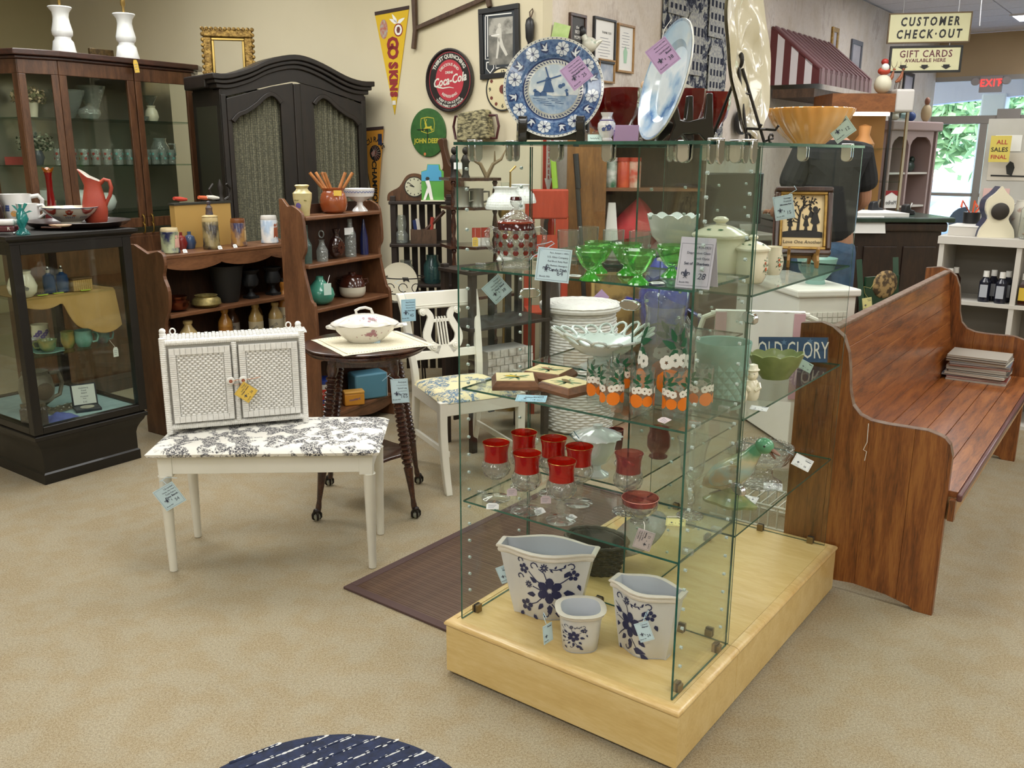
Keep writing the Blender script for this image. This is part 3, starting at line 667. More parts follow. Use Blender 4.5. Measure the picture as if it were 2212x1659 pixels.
def juice_decor(t,R,zo,zs,sc,n=3,rfn=None):
 O,L,F=MB(),MB(),MB()
 for k in range(n):
  a0=k*2*pi/n
  def fn(x,y,o=.0006):
   r=(rfn(y) if rfn else R)+o;return (r*cos(a0+x/R),r*sin(a0+x/R),y)
  for dx,s in ((-.012*sc,1.),(.012*sc,.8)):
   O.fan([(dx+.0135*sc*s*cos(i*pi/6)*(1+.07*(i%2)),zo+.0135*sc*s*sin(i*pi/6)) for i in range(12)],lambda x,y:fn(x,y,.0005+.0002*s))
  for i,(dx,dz) in enumerate(((-.016,.02),(-.006,.022),(.005,.021),(.015,.019))):
   flower(F,dx*sc,zo+dz*sc,.0075*sc,lambda x,y:fn(x,y,.001),5,.3+i)
  for dx,dz,a,l in ((-.004,.034,2.7,.02),(.002,.036,.3,.022),(-.004,.04,2.0,.016),(.004,.041,.9,.018),(-.002,.032,-2.6,.014),(.004,.032,-.5,.016)):
   L.fan(leaf(dx*sc,zo+dz*sc,a,l*sc,.008*sc),lambda x,y:fn(x,y,.0008))
 O.obj('painted_oranges',M_orange,t);F.obj('painted_blossoms',M_wht,t);L.obj('painted_leaves',M_grn,t)
def juice(label,p,rz):
 t=thing('juice_glass',label,'glass',p,rz,'juice glasses painted with oranges')
 MB().lathe([(.001,.0),(.024,0),(.0262,.004),(.0266,.012),(.0275,.104),(.0265,.104),(.0255,.016),(.02,.010),(.001,.009)],28).obj('tumbler',G_clear,t)
 juice_decor(t,.0272,.034,0,1.15);return t
j0=juice('juice glass with oranges, third from the left in the front row',(0.343,2.302,0.935),20)
for uv,r,lb in (((0.266,2.329,0.935),60,'juice glass with oranges, second from the left, beside the plaque'),((0.424,2.274,0.935),95,'juice glass with oranges at the front right, under the price card'),((0.238,2.414,0.935),130,'juice glass with oranges, leftmost, touching the plaque'),((0.315,2.493,0.935),10,'juice glass with oranges at the back, left of the pitcher'),((0.502,2.326,0.935),75,'juice glass with oranges, right of the corner pane edge')):
 dup(j0,uv,r,lb)
p=(0.417,2.431,0.935)
t=thing('glass_pitcher','clear glass pitcher painted with oranges behind the juice glasses','pitcher',p,-60)
prof=[(.001,.001),(.04,.001),(.048,.008),(.054,.03),(.055,.06),(.05,.1),(.042,.14),(.038,.17),(.04,.19),(.0385,.19),(.0365,.17),(.0405,.138),(.048,.1),(.0525,.06),(.051,.03),(.044,.012),(.001,.008)]
def lip(th,i,r,z):
 if z>.16:k=max(0,cos(th-pi))**3*(z-.16)/.03;return (r*(1+.35*k),z+.022*k)
 return (r*(1+.012*cos(th*16)),z)
MB().lathe(prof,40,fn=lip).obj('jug',G_clear,t)
MB().tube([(.04,0,.165),(.062,0,.172),(.08,0,.155),(.084,0,.12),(.075,0,.085),(.053,0,.065)],[.008,.009,.009,.008,.008,.007],10).obj('handle',G_clear,t)
juice_decor(t,.053,.05,0,1.9,3,lambda y:.0555 if y<.06 else .0555-(y-.06)*.14)
p=(0.480,2.445,0.985)
price_tag('grey-white price card hanging from the painted pitcher',p,-30,.05,.06,'grey',('Swanky','Orange Juice','Set'),'58',14,4,[(0,0,.028),(-.006,.0,.05),(-.016,.004,.055),(-.024,.01,.045)])
p=(0.391,2.232,0.935)
small_tag('little pink tag lying at the second shelf front',(p[0],p[1],p[2]+.002),20,-80,30,.035,.026,None,'pink')
# ---- first shelf: ruby candy dish, sherbets, tumblers
p=(0.009,2.568,1.287)
t=thing('candy_dish','lidded cut glass candy dish with ruby dots and two handles','candy dish',p,face(p,0))
body=[(.001,.001),(.034,.001),(.036,.006),(.033,.014),(.035,.022),(.044,.032),(.0505,.048),(.0515,.066),(.0495,.084),(.047,.094),(.044,.094),(.047,.066),(.045,.046),(.03,.028),(.001,.024)]
MB().lathe(body,36,fn=lambda th,i,r,z:(r*(1+.025*cos(th*12)*(1<i<10)),z)).obj('bowl',G_cut,t)
MB().lathe([(.0475,.094),(.045,.108),(.044,.110),(.042,.108),(.044,.094)],36).obj('ruby_collar',mat('ruby_solid','#4a0f12',.1,coat=.6),t)
m=MB()
for row,z in enumerate((.040,.060,.080)):
 for k in range(12):
  a=2*pi*(k+.5*(row%2))/12;R=.0525 if row else .0488
  c=Vector((R*cos(a),R*sin(a),z));tx=Vector((-sin(a),cos(a),0));tz=Vector((0,0,1));nn=Vector((cos(a),sin(a),0))
  m.add([tuple(c+nn*.0012)]+[tuple(c+tx*.0078*cos(i*pi/3)+tz*.0074*sin(i*pi/3)) for i in range(6)],[(0,1+i,1+(i+1)%6) for i in range(6)])
m.obj('ruby_dots',mat('ruby_dot','#6c1613',.12,coat=.6),t,smooth=0)
for s in (-1,1):
 MB().tube([(s*.046,0,.092),(s*.06,0,.096),(s*.071,0,.086),(s*.071,0,.066),(s*.062,0,.045),(s*.049,0,.038)],[.006,.007,.007,.006,.006,.006],8).obj('handle',G_cut,t)
MB().lathe([(.046,.110),(.045,.114),(.03,.126),(.017,.136),(.009,.142),(.007,.148),(.013,.154),(.0145,.163),(.009,.170),(.001,.172)],30,fn=lambda th,i,r,z:(r*(1+.05*cos(th*10)*(1<i<4)),z)).obj('lid',G_cut,t)
MB().lathe([(.047,.1095),(.0475,.112),(.045,.1145),(.043,.112)],36).obj('lid_rim',mat('ruby_amber','#8d2f1c',.12,coat=.6),t)
MB().lathe([(.0125,.1635),(.0148,.166),(.0125,.1725),(.001,.1735)],12).obj('ruby_finial',mat('ruby_solid','#4a0f12',.1,coat=.6),t)
p=(0.104,2.300,1.300)
price_tag('blue card reading Candy Dish 64, at the front of the first shelf',(p[0],p[1],p[2]+.026),face(p,-10),.088,.085,'blue',("Rare, Antique c. 1890's",'U.S. Glass Company','Red Block Ruby Flash','Big Button Hexagon','Candy Dish'),'64',-4,-12,[(-.03,-.002,.036),(-.045,.0,.05),(-.02,.0,.055),(-.008,.0,.06),(.0,.0,.055),(-.03,0,.035),(-.055,0,.02),(-.06,0,.012)])
def sherbet(label,p):
 t=thing('sherbet_glass',label,'glass',p,random.uniform(0,30),'green depression glass sherbets')
 MB().lathe([(.001,.001),(.026,.001),(.024,.006),(.013,.016),(.010,.022),(.009,.026),(.001,.026)],18,fn=lambda th,i,r,z:(r*(1+.06*cos(th*9)),z)).obj('foot',glass('green_glass_deep','#a6ee98',2.0,'#63e054',.25),t,smooth=20)
 MB().lathe([(.008,.026),(.018,.032),(.031,.052),(.041,.071),(.0425,.075),(.0385,.078),(.040,.085),(.039,.0855),(.0365,.078),(.038,.071),(.028,.052),(.015,.034),(.001,.03)],20,fn=lambda th,i,r,z:(r*(1+.03*cos(th*10)),z)).obj('bowl',G_green,t,smooth=25)
 return t
s0=sherbet('green sherbet glass, front left, nearest the blue card',(0.198,2.300,1.287))
for uv,lb in (((0.311,2.229,1.287),'green sherbet glass, front middle, tag trailing at its foot'),((0.232,2.448,1.287),'green sherbet glass half hidden behind the front left one'),((0.304,2.407,1.287),'green sherbet glass half hidden behind the front middle one'),((0.416,2.366,1.287),'green sherbet glass behind the grey folded card')):dup(s0,uv,random.uniform(0,30),lb)
for uv,lb,r in (((0.163,2.357,1.290),'thin white tag lying left of the front left sherbet',-25),((0.358,2.228,1.290),'white tag lying right of the front middle sherbet',15)):
 small_tag(lb,(uv[0],uv[1],uv[2]+.002),r,-78,0,.034,.016,[(-.012,0,.004),(-.02,.004,.014),(-.03,.012,.012)])
t0=None
for uv,lb in (((0.160,2.630,1.287),'clear fluted tumbler, leftmost behind the sherbets'),((0.229,2.758,1.287),'clear fluted tumbler, second, between the two front sherbets'),((0.293,2.648,1.287),'clear fluted tumbler, third, behind the front middle sherbet'),((0.363,2.601,1.287),'clear fluted tumbler, rightmost, before the milk glass compote')):
 if t0 is None:
  t0=thing('tumbler',lb,'glass',uv,0,'clear tumblers on the first shelf')
  MB().lathe([(.001,.001),(.026,.001),(.028,.01),(.031,.10),(.0295,.1),(.0262,.014),(.001,.010)],28,fn=lambda th,i,r,z:(r*(1+.012*cos(th*14)),z)).obj('wall',G_clear,t0)
  MB().tube([(.0303*cos(2*pi*j/28),.0303*sin(2*pi*j/28),.1) for j in range(28)],.0008,5,True).obj('rim',G_clear,t0)
 else:dup(t0,uv,20,lb)
p=(0.448,2.193,1.287)
t=thing('folded_card','grey folded card reading Set of 7 Sherbets 28','price card',p,face(p,-22))
for s in (-1,1):MB().at((0,s*.028,0),rx=s*13).box(-.044,.044,-.0006,.0006,0,.122).obj('leaf',TAGC['grey'],t,smooth=0)
m=MB();T0=Matrix.Translation((0,-.0285,0))@Matrix.Rotation(radians(-13),4,'X')
for s,z,sz,b in (('1929-1933',.098,.0085,0),('Depression Glass',.085,.0085,0),('Block Optic',.072,.0085,0),('Set of 7 Sherbets',.059,.0092,.0002)):m.add(*txt(s,sz,T0@XZ(.036,-.0012,z),.0001,b,'RIGHT'))
m.add(*txt('$',.01,T0@XZ(.002,-.0012,.036),.0001));m.add(*txt('28',.021,T0@XZ(.02,-.0012,.029),.0001,0,shear=.2));m.add(*txt('Booth 993',.006,T0@XZ(-.022,-.0012,.013),.0001))
m.T=T0;fleur(m,-.021,.033,.027,lambda x,y:(x,-.0012,y))
for q in ([(-.039,.006),(.039,.006)],[(.039,.006),(.039,.107)],[(.039,.107),(-.039,.107)],[(-.039,.107),(-.039,.006)]):m.strip(q,.0005,lambda x,y:(x,-.0012,y))
m.obj('print',M_ink2,t,smooth=0)
# ---------------------------------------------------------------- left-hand shelves
SL2,SL3=L2+G,L3+G
p=(0.282,2.763,0.951)
t=thing('lace_edged_bowl','frosted milk glass pedestal bowl with a pierced lace edge on the second shelf','bowl',p,20)
MB().lathe([(.001,0),(.055,0),(.056,.006),(.035,.014),(.022,.022),(.024,.032),(.06,.042),(.085,.062),(.09,.072),(.086,.073),(.055,.052),(.001,.042)],36).obj('bowl',M_milk2,t)
N=18
for i in range(N):
 a=2*pi*i/N;pts=[]
 for k in range(11):
  b=2*pi*k/10;u=.0165*sin(b);r=.084+.046*(1-cos(b))/2
  z=.07+.026*(1-cos(b))/2+.010*cos(a*2)*(1-cos(b))/2
  pts.append((r*cos(a)-u*sin(a),r*sin(a)+u*cos(a),z))
 MB().tube(pts[:-1],.0036,6,True).obj('lace_loop',M_milk2,t)
def lidded(p):
 t=thing('covered_dish','white milk glass covered dish with a scalloped lid behind the red goblets','dish',p,15)
 MB().lathe([(.001,0),(.034,0),(.033,.005),(.012,.016),(.012,.028),(.03,.04),(.046,.07),(.053,.105),(.049,.105),(.04,.07),(.001,.045)],32).obj('bowl',M_milk2,t)
 MB().lathe([(.054,.106),(.066,.109),(.064,.112),(.045,.122),(.022,.13),(.012,.133),(.012,.137),(.014,.141),(.001,.144)],48,fn=lambda th,i,r,z:(r*(1+(.05*cos(th*16) if i in (1,2) else .02*cos(th*16))),z)).obj('lid',M_milk,t)
 MB().tube([(-.05,-.02,.106),(-.07,-.03,.11),(-.085,-.02,.125),(-.07,-.01,.13),(-.05,-.03,.1),(-.045,-.045,.075)],.0012,5).obj('ribbon',mat('teal_thread','#4f7d8a',.7),t)
lidded((0.273,2.752,0.598))
p=(0.365,3.026,0.598)
t=thing('tumbler','dark red tumbler behind the milk glass covered dish','glass',p)
MB().lathe([(.001,0),(.022,0),(.024,.006),(.027,.07),(.0255,.07),(.022,.01),(.001,.008)],26).obj('wall',G_rubyd,t)
MB().tube([(.0263*cos(j*.2417),.0263*sin(j*.2417),.07) for j in range(26)],.0009,5,True).obj('rim',mat('ruby_amber','#8d2f1c',.12,coat=.6),t)
p=tl(.47,.84,R3+G)
p=(0.528,3.098,0.540)
t=thing('vase','dusky ruby footed glass vase behind the pink goblet','vase',p)
MB().lathe([(.001,0),(.03,0),(.032,.006),(.02,.014),(.03,.022),(.042,.045),(.041,.08),(.034,.1),(.036,.112),(.034,.112),(.031,.1),(.037,.078),(.037,.047),(.001,.026)],28).obj('bowl',glass('dusky_ruby','#c99a98',1.4,'#a1555a',.3),t)
MB().lathe([(.03,.001),(.033,.003),(.031,.008)],28,fn=lambda th,i,r,z:(r*(1+.05*cos(th*14)),z)).obj('foot',G_pink,t)
# ---------------------------------------------------------------- right-hand shelves
def vine(m,l,fn,s,k=0):
 rr=random.Random(k)
 for i in range(16):
  a=i*.9;r=s*(.18+.05*i);x,y=r*cos(a)*.55,r*sin(a)
  l.fan(leaf(x,y,a+1.2+rr.uniform(-.5,.5),s*.26,s*.13),fn)
 for x,y,q in ((0,-.25,.2),(-.1,.35,.16)):
  m.fan([(x*s+q*s*cos(j*pi/5)*.85,y*s+q*s*(sin(j*pi/5)-.12*(1 if 5<j<10 else 0)*abs(sin(j*pi/5)))) for j in range(10)],fn)
def canister(label,p,s,rz,g='strawberry canisters'):
 t=thing('canister',label,'canister',p,rz,g)
 prof=[(.001,0),(.045,0),(.05,.004),(.064,.03),(.068,.055),(.066,.085),(.063,.1),(.066,.108),(.072,.113),(.071,.117),(.06,.117),(.06,.1),(.001,.01)]
 prof=[(r*s,z*s) for r,z in prof];MB().lathe(prof,36).obj('body',M_creamc,t)
 MB().lathe([(r*s,z*s) for r,z in ((.074,.117),(.073,.121),(.05,.133),(.03,.141),(.013,.145),(.012,.149),(.02,.154),(.02,.159),(.012,.165),(.001,.166))],36).obj('lid',M_creamc,t)
 R=lambda z:s*(.064+.004*sin(pi*min(1,max(0,z/s/.1))))
 A,B=MB(),MB()
 def fn(x,y,o=.0015):a=-pi/2+x/(.066*s);r=R(y)+o;return (r*cos(a),r*sin(a),y)
 vine(A,B,lambda x,y:fn(x,.06*s+y),.034*s,3);A.obj('strawberries',M_strawred,t);B.obj('leaves',M_leafd,t)
 C=MB()
 for k in range(7):
  a0=k*.9
  for d in (-.3,.3):C.fan(leaf(.0,.0,d+(.0 if k%2 else 3.14),.016*s,.007*s),lambda x,y:((.052*s-.3*y)*cos(a0+x/(.05*s)),(.052*s-.3*y)*sin(a0+x/(.05*s)),.1345*s+.4*y))
 C.obj('lid_leaves',M_leafd,t);return t
pc=tl(.55,.58,R1+G);
canister('small cream strawberry canister, nearest the corner pane',(0.707,2.677,1.232),.80,42)
canister('tall cream strawberry canister whose domed lid shows over the grey card',(0.623,2.741,1.232),1.14,60)
p=(0.821,2.868,1.232)
t=thing('creamer','small cream pitcher painted with strawberries, right of the small canister','pitcher',p,60)
MB().lathe([(.001,0),(.026,0),(.034,.02),(.036,.045),(.028,.075),(.03,.088),(.028,.088),(.025,.075),(.001,.01)],26,fn=lambda th,i,r,z:(r*(1+(.3*max(0,cos(th-3.6))**4 if z>.07 else 0)),z)).obj('jug',M_creamc,t)
A,B=MB(),MB();vine(A,B,lambda x,y:((.0372)*cos(-2.2+x/.036),.0372*sin(-2.2+x/.036),.04+y),.026,5);A.obj('strawberries',M_strawred,t);B.obj('leaves',M_leafd,t)
p=(0.959,3.324,1.275)
price_tag('folded blue tag hung from the small strawberry canister',p,-75,.05,.05,'mint',('Strawberry','Canister Set'),'32',0,0,[(0,0,.025),(-.012,.01,.045),(-.03,.01,.04)],name='price_tag')
p=tl(.47,.72,R1+G)
t=thing('scalloped_compote','white milk glass compote with a scalloped rim behind the green sherbets','bowl',(0.567,3.240,1.232),0)
MB().lathe([(.001,0),(.04,0),(.04,.005),(.018,.014),(.014,.03),(.03,.042),(.056,.07),(.068,.105),(.072,.12),(.069,.121),(.064,.105),(.05,.07),(.001,.046)],64,fn=lambda th,i,r,z:(r*(1+.035*abs(cos(th*5))),z+(.012*abs(cos(th*5)) if z>.1 else 0))).obj('bowl',M_milk,t)
p=(0.981,3.086,1.232)
t=thing('silhouette_picture','small framed silhouette reading Love One Another on the top right shelf','picture',(p[0],p[1],p[2]+.038),face(p,0)+7,rx=-16)
M_sf=wood('dark_walnut','#3a241b','#4c3124','#2a1812',(12,12,3),.3,5,.4,.05);M_gold=mat('gold_leaf','#b18f4c',.35,.7,c2='#8c6c34',sc=40)
fw,fh=.145,.178
def frame(m,w,h,f,y0,y1):
 for q in ((-w/2,w/2,h-f,h),(-w/2,w/2,0,f),(-w/2,-w/2+f,f,h-f),(w/2-f,w/2,f,h-f)):m.box(q[0],q[1],y0,y1,q[2],q[3])
m=MB();frame(m,fw,fh,.014,-.012,.03);m.obj('frame',M_sf,t,bevel=.004)
m=MB().at((0,0,.013));frame(m,fw-.026,fh-.026,.008,-.009,.01);m.obj('slip',M_gold,t,bevel=.002)
MB().box(-fw/2+.02,fw/2-.02,0,.004,.02,fh-.02).obj('print',mat('parchment','#dcc08f',.6,c2='#e4cd9f',sc=10),t,smooth=0)
m=MB();f=lambda x,y:(x,-.0012,y)
m.fan([(-.05,.046),(.05,.046),(.05,.060),(.03,.064),(0,.0655),(-.03,.064),(-.05,.06)],f)
m.strip([(-.012,.062),(-.010,.095),(-.006,.12),(.006,.14)],[.008,.006,.005,.002],f)
for a,l,x,y in ((2.6,.04,-.01,.09),(2.2,.045,-.009,.1),(1.9,.045,-.007,.108),(1.2,.04,-.004,.115),(.7,.04,0,.122),(2.9,.03,-.01,.085),(1.6,.04,0,.125),(2.4,.03,-.025,.115),(.3,.03,.004,.13)):
 m.strip([(x,y),(x+l*.5*cos(a),y+l*.5*sin(a)),(x+l*cos(a+.25),y+l*sin(a+.25))],[.003,.002,.001],f)
 for k in range(5):m.fan(leaf(x+l*(.4+.13*k)*cos(a+.1),y+l*(.4+.13*k)*sin(a+.1),a+(1 if k%2 else -1),.008,.004),f)
for x,y,s in ((-.032,.063,.75),(.008,.063,.8),(.03,.063,1.25)):
 m.fan([(x-.006*s,y),(x-.003*s,y+.014*s),(x-.009*s,y+.018*s),(x-.004*s,y+.04*s),(x+.004*s,y+.04*s),(x+.01*s,y+.018*s),(x+.004*s,y+.014*s),(x+.006*s,y)],f)
 m.fan([(x+.0055*s*cos(i*pi/5),y+.046*s+.0065*s*sin(i*pi/5)) for i in range(10)],f);m.strip([(x-.003*s,y+.036*s),(x-.010*s,y+.044*s),(x-.011*s,y+.056*s)],.003*s,f);m.strip([(x+.003*s,y+.036*s),(x+.009*s,y+.048*s)],.003*s,f)
m.fan([(.012,.1),(.018,.118),(.026,.112),(.024,.098)],f);m.fan([(.0175+.005*cos(i*pi/4),.122+.005*sin(i*pi/4)) for i in range(8)],f)
m.obj('silhouettes',mat('silhouette_black','#191411',.6),t,smooth=0)
MB().add(*txt('Love One Another',.0125,XZ(0,-.0012,.034),.0001,0,shear=.1)).obj('lettering',mat('silhouette_black','#191411',.6),t,smooth=0)
M_ply=wood('easel_wood','#9a7138','#b0854a','#7f5a2a',(4,12,4),.4,5,.3,.05)
t=thing('plate_easel','light brown wooden easel stand holding the silhouette picture','easel',p,face(p,0)+7)
for s in (-1,1):
 o=[(-.045,.0),(-.03,.0),(-.022,.012),(.0,.016),(.03,.02),(.05,.0),(.06,.002),(.05,.045),(.04,.07),(.03,.06),(.03,.042),(.01,.036),(-.028,.036),(-.036,.052),(-.044,.058),(-.048,.05),(-.04,.034),(-.05,.02)]
 MB().at((s*.033,0,0),s*6).prism(o,-.004,.004,'x').obj('leg',M_ply,t,bevel=.002)
MB().box(-.035,.035,.012,.02,.02,.034).obj('crossbar',M_ply,t)
p=(1.313,4.459,1.360)
price_tag('blue tag hung on the corner of the silhouette picture',(0.802,2.720,1.449),-30,.058,.07,'blue',('Vintage','Framed','Silhouette Print'),'15',12,0,[(.01,.004,.038),(.03,.012,.052),(.02,.02,.062)])
SR2,SR3=R2+G,R3+G
t=thing('vase','frosted aqua glass vase with a raised diamond pattern','vase',(0.613,2.568,0.883),30)
n=Nt('aqua_satin_glass');v=n.obj();n.P(Base_Color=hx('#8fb9ad'),Roughness=.3,Transmission_Weight=.0,Alpha=.72,Subsurface_Weight=0);M_aqua=n.m
MB().lathe([(.001,.0),(.042,0),(.044,.006),(.046,.05),(.052,.10),(.057,.135),(.056,.137),(.0535,.135),(.048,.1),(.042,.05),(.04,.01),(.001,.006)],44).obj('wall',M_aqua,t)
m=MB();
for row in range(6):
 for k in range(14):
  a=2*pi*(k+.5*(row%2))/14;z=.022+row*.0125;R=.0462+.00012*row*row+.0004*row
  c=Vector((R*cos(a),R*sin(a),z));tx=Vector((-sin(a),cos(a),0));nn=Vector((cos(a),sin(a),0));q=[c+tx*.0095,c+Vector((0,0,.0115)),c-tx*.0095,c-Vector((0,0,.0115))]
  m.add([tuple(c+nn*.0035)]+[tuple(x+nn*.0004) for x in q],[(0,1,2),(0,2,3),(0,3,4),(0,4,1)])
m.obj('diamonds',M_aqua,t,smooth=0,stuff=True)
p=(0.730,2.618,0.883)
def pig(label,q,rz,s):
 t=thing('salt_shaker',label,'figurine',q,rz,'cream pig shakers')
 MB().lathe([(.001,0),(.016,0),(.019,.006),(.0205,.02),(.019,.035),(.0145,.046),(.012,.049),(.001,.05)],20).obj('body',M_creamc,t)
 m=MB();m.ell((0,0,.062),.0145,.0145,.0155);m.lathe([(.001,0),(.006,.0),(.0055,.008),(.001,.0085)],10,(0,-.0135,.058));m.obj('head',M_creamc,t)
 m=MB();m.lathe([(.016,.072),(.0175,.074),(.013,.078),(.011,.086),(.001,.089)],18);m.obj('hat',M_creamc,t)
 m=MB()
 for d in (-1,1):m.tube([(d*.016,-.004,.042),(d*.02,-.012,.033),(d*.01,-.018,.026)],[.005,.005,.004],8)
 m.obj('arms',M_creamc,t)
 MB().tube([(.0138*cos(j*.4),.0138*sin(j*.4),.0755) for j in range(16)],.0012,5,True).obj('hat_band',mat('pale_blue_glaze','#7d94b8',.3),t)
 m=MB()
 for d in (-1,1):m.ell((d*.005,-.0135,.065),.0014,.001,.0018,6,5)
 m.obj('eyes',M_black,t);return t
pig('cream pig shaker with a brimmed hat, on the right',(0.722,2.639,0.883),-20,1)
pig('cream pig shaker seen from behind, on the left',(0.678,2.608,0.883),120,1)
p=(0.703,2.546,0.883)
price_tag('white price card lying in front of the pig shakers',(0.717,2.526,0.886),-32,.05,.022,'white',('Salt & Pepper',),'24',0,-70,None,None)
t=thing('scalloped_planter','olive green scalloped planter bowl on the middle right shelf','planter',(0.871,2.907,0.883),10)
MB().lathe([(.001,0),(.04,0),(.042,.004),(.05,.02),(.066,.045),(.076,.068),(.078,.078),(.074,.08),(.07,.068),(.058,.045),(.04,.014),(.001,.01)],72,fn=lambda th,i,r,z:(r*(1+(.05*abs(cos(th*4.5)) if z>.015 else 0)),z+(.008*abs(cos(th*4.5)) if z>.06 else 0)),sx=1.15,sy=.8).obj('bowl',mat('olive_glaze','#6f7b45',.45,c2='#7e8a52',sc=20,coat=.15),t)
p=(1.007,2.980,0.889)
price_tag('small white tag hanging by the olive planter',(0.918,2.750,0.960),-40,.04,.03,'mint',('Planter',),'18',-20,0)
p=tl(.615,1.19,SR2)
t=thing('wooden_sign','blue wooden sign reading OLD GLORY leaning at the back of the shelf','sign',p,AV+9,rx=-10)
n=Nt('weathered_blue');f=n.noise(n.obj((1,1,4)),9,4,.6);n.P(Base_Color=n.ramp(f,[(.3,'#2a3d56'),(.55,'#35506e'),(.72,'#3f5a76')]),Roughness=.6)
m=MB();m.box(-.118,.118,0,.012,0,.088);m.obj('board',n.m,t,smooth=0,bevel=.001,ry=-5)
m=MB();m.add(*txt('OLD GLORY',.085,XZ(0,-.001,.04),.0003,0,sx=.52));m.obj('lettering',mat('sign_offwhite','#d9d8cc',.6),t,smooth=0,ry=-5)
m=MB()
for x,z in ((-.03,.07),(.0,.03),(.06,.075)):m.fan([(x+(.011 if i%2==0 else .0045)*sin(i*pi/5),z+(.011 if i%2==0 else .0045)*cos(i*pi/5)) for i in range(10)],lambda a,b:(a,-.0004,b))
m.obj('painted_stars',mat('star_blue','#5a7794',.6),t,smooth=0,ry=-5)
MB().box(-.12,.12,.001,.0118,-.001,.089).obj('worn_edge',mat('worn_wood','#4a4037',.8),t,smooth=0,ry=-5)
p=(0.690,2.682,0.531)
t=thing('duck_figurine','glazed ceramic duck in green, blue and brown, leaning forward','figurine',p,AV-2)
n=Nt('duck_glaze');tc=n.obj();sp=n.new('SeparateXYZ');n.t.links.new(tc,sp.inputs[0])
f1=n.math('ADD',sp.outputs['Z'],n.math('MULTIPLY',n.noise(tc,26,3),.05))
c=n.ramp(n.math('MULTIPLY',f1,5.0),[(.10,'#8d9a5e'),(.30,'#c9b68c'),(.42,'#a58a66'),(.52,'#c4c2a4'),(.66,'#a3bdb6'),(.80,'#cfc6a0'),(.95,'#5d9a73')])
n.P(Base_Color=c,Roughness=.18,Coat_Weight=.5);M_duck=n.m
m=MB();P_=[(-.085,0,.035),(-.072,0,.045),(-.035,0,.068),(.01,0,.098),(.038,0,.128),(.055,0,.152),(.068,0,.172),(.078,0,.182)]
m.tube(P_,[.004,.018,.038,.043,.034,.022,.018,.016],18);m.ell((.090,0,.188),.027,.022,.023)
m.obj('body',M_duck,t)
MB().lathe([(.001,.0),(.06,0),(.062,.008),(.045,.02),(.02,.035),(.014,.06),(.001,.06)],24,fn=lambda th,i,r,z:(r*(1+.12*cos(th*5)),z),sx=1.2,sy=.8).obj('grassy_base',mat('mossy_glaze','#9a9a62',.2,c2='#6f8457',sc=30,coat=.5),t)
for d in (-1,1):MB().at((-.005,d*.034,.090),ry=-35).ell((0,0,0),.055,.012,.026).obj('wing',mat('wing_glaze','#9fb7b3',.2,c2='#b89a72',sc=25,coat=.5),t)
m=MB();m.tube([(.111,0,.182),(.126,0,.174),(.136,0,.170)],[.009,.007,.003],8,flat=.6);m.tube([(.108,0,.174),(.12,0,.161),(.124,0,.158)],[.007,.005,.003],8,flat=.6);m.obj('beak',mat('beak_brown','#7a5236',.4),t)
m=MB();m.ell((.098,-.0205,.193),.003,.002,.003,8,6);m.ell((.098,.0205,.193),.003,.002,.003,8,6);m.obj('eyes',M_black,t)
p=(0.837,2.847,0.531)
t=thing('cake_stand','cut crystal footed compote with a beaded rim behind the duck','compote',p)
MB().lathe([(.001,0),(.045,0),(.043,.008),(.024,.02),(.02,.04),(.03,.05),(.05,.056),(.058,.072),(.062,.09),(.0585,.09),(.05,.068),(.001,.058)],36,fn=lambda th,i,r,z:(r*(1+.03*cos(th*12)),z)).obj('bowl',G_cut,t)
m=MB()
for k in range(34):m.ell((.0615*cos(k*2*pi/34),.0615*sin(k*2*pi/34),.092),.0046,.0046,.0046,6,5)
m.obj('beaded_rim',G_cut,t,stuff=True)
price_tag('white tag on a string over the right shelf edge, under the bench end',(0.882,2.600,0.695),-25,.056,.038,'white',('Cut Crystal','Compote'),'58',-20,-30,[(-.03,.0,.02),(-.05,.01,.03)])
price_tag('white tag lying below the crystal compote',(0.866,2.819,0.534),-15,.06,.045,'white',('Cake Stand','Crystal'),'32',0,-78)
price_tag('white tag lying at the duck base',(0.758,2.703,0.534),-35,.05,.036,'white',('Duck','Vase'),'28',180,-70)
# ---------------------------------------------------------------- on top of the tower
ZTOP=ZTT
M_pbase=mat('plate_cream','#dfe0d6',.15,coat=.5)
def plate(label,c,rz,rx,R):
 t=thing('transferware_plate',label,'plate',c,rz,rx=rx)
 k=R/.134
 dep=[(.0,.012),(.078,.012),(.086,.009),(.092,.003),(.128,-.006),(.134,-.008)]
 def dz(r):
  r/=k
  for (a,b),(c_,d) in zip(dep,dep[1:]):
   if r<=c_:return (b+(d-b)*(r-a)/(c_-a))*k
  return dep[-1][1]*k
 m=MB().at(rx=90);m.lathe([(.0005,-.012*k),(.086*k,-.012*k),(.1*k,-.006*k),(.134*k,.004*k),(.1345*k,.007*k),(.134*k,.008*k)]+[(max(.0005,r*k),-d*k) for r,d in dep[::-1]],64)
 m.obj('plate',M_pbase,t)
 return t,k,dz
def ring(m,r0,r1,f,n=64,a0=0,a1=2*pi):
 vs=[]
 for i in range(n+1):
  a=a0+(a1-a0)*i/n;vs+=[f(r0*cos(a),r0*sin(a)),f(r1*cos(a),r1*sin(a))]
 m.add(vs,[(2*i,2*i+1,2*i+3,2*i+2) for i in range(n)])
c=(0.106,2.500,1.768)
t,k,dz=plate('blue and white plate with a windmill scene, standing on the tower top',c,face(c,-3),-14,.132)
lay=lambda o:(lambda x,y:(x,dz(sqrt(x*x+y*y))-o,y))
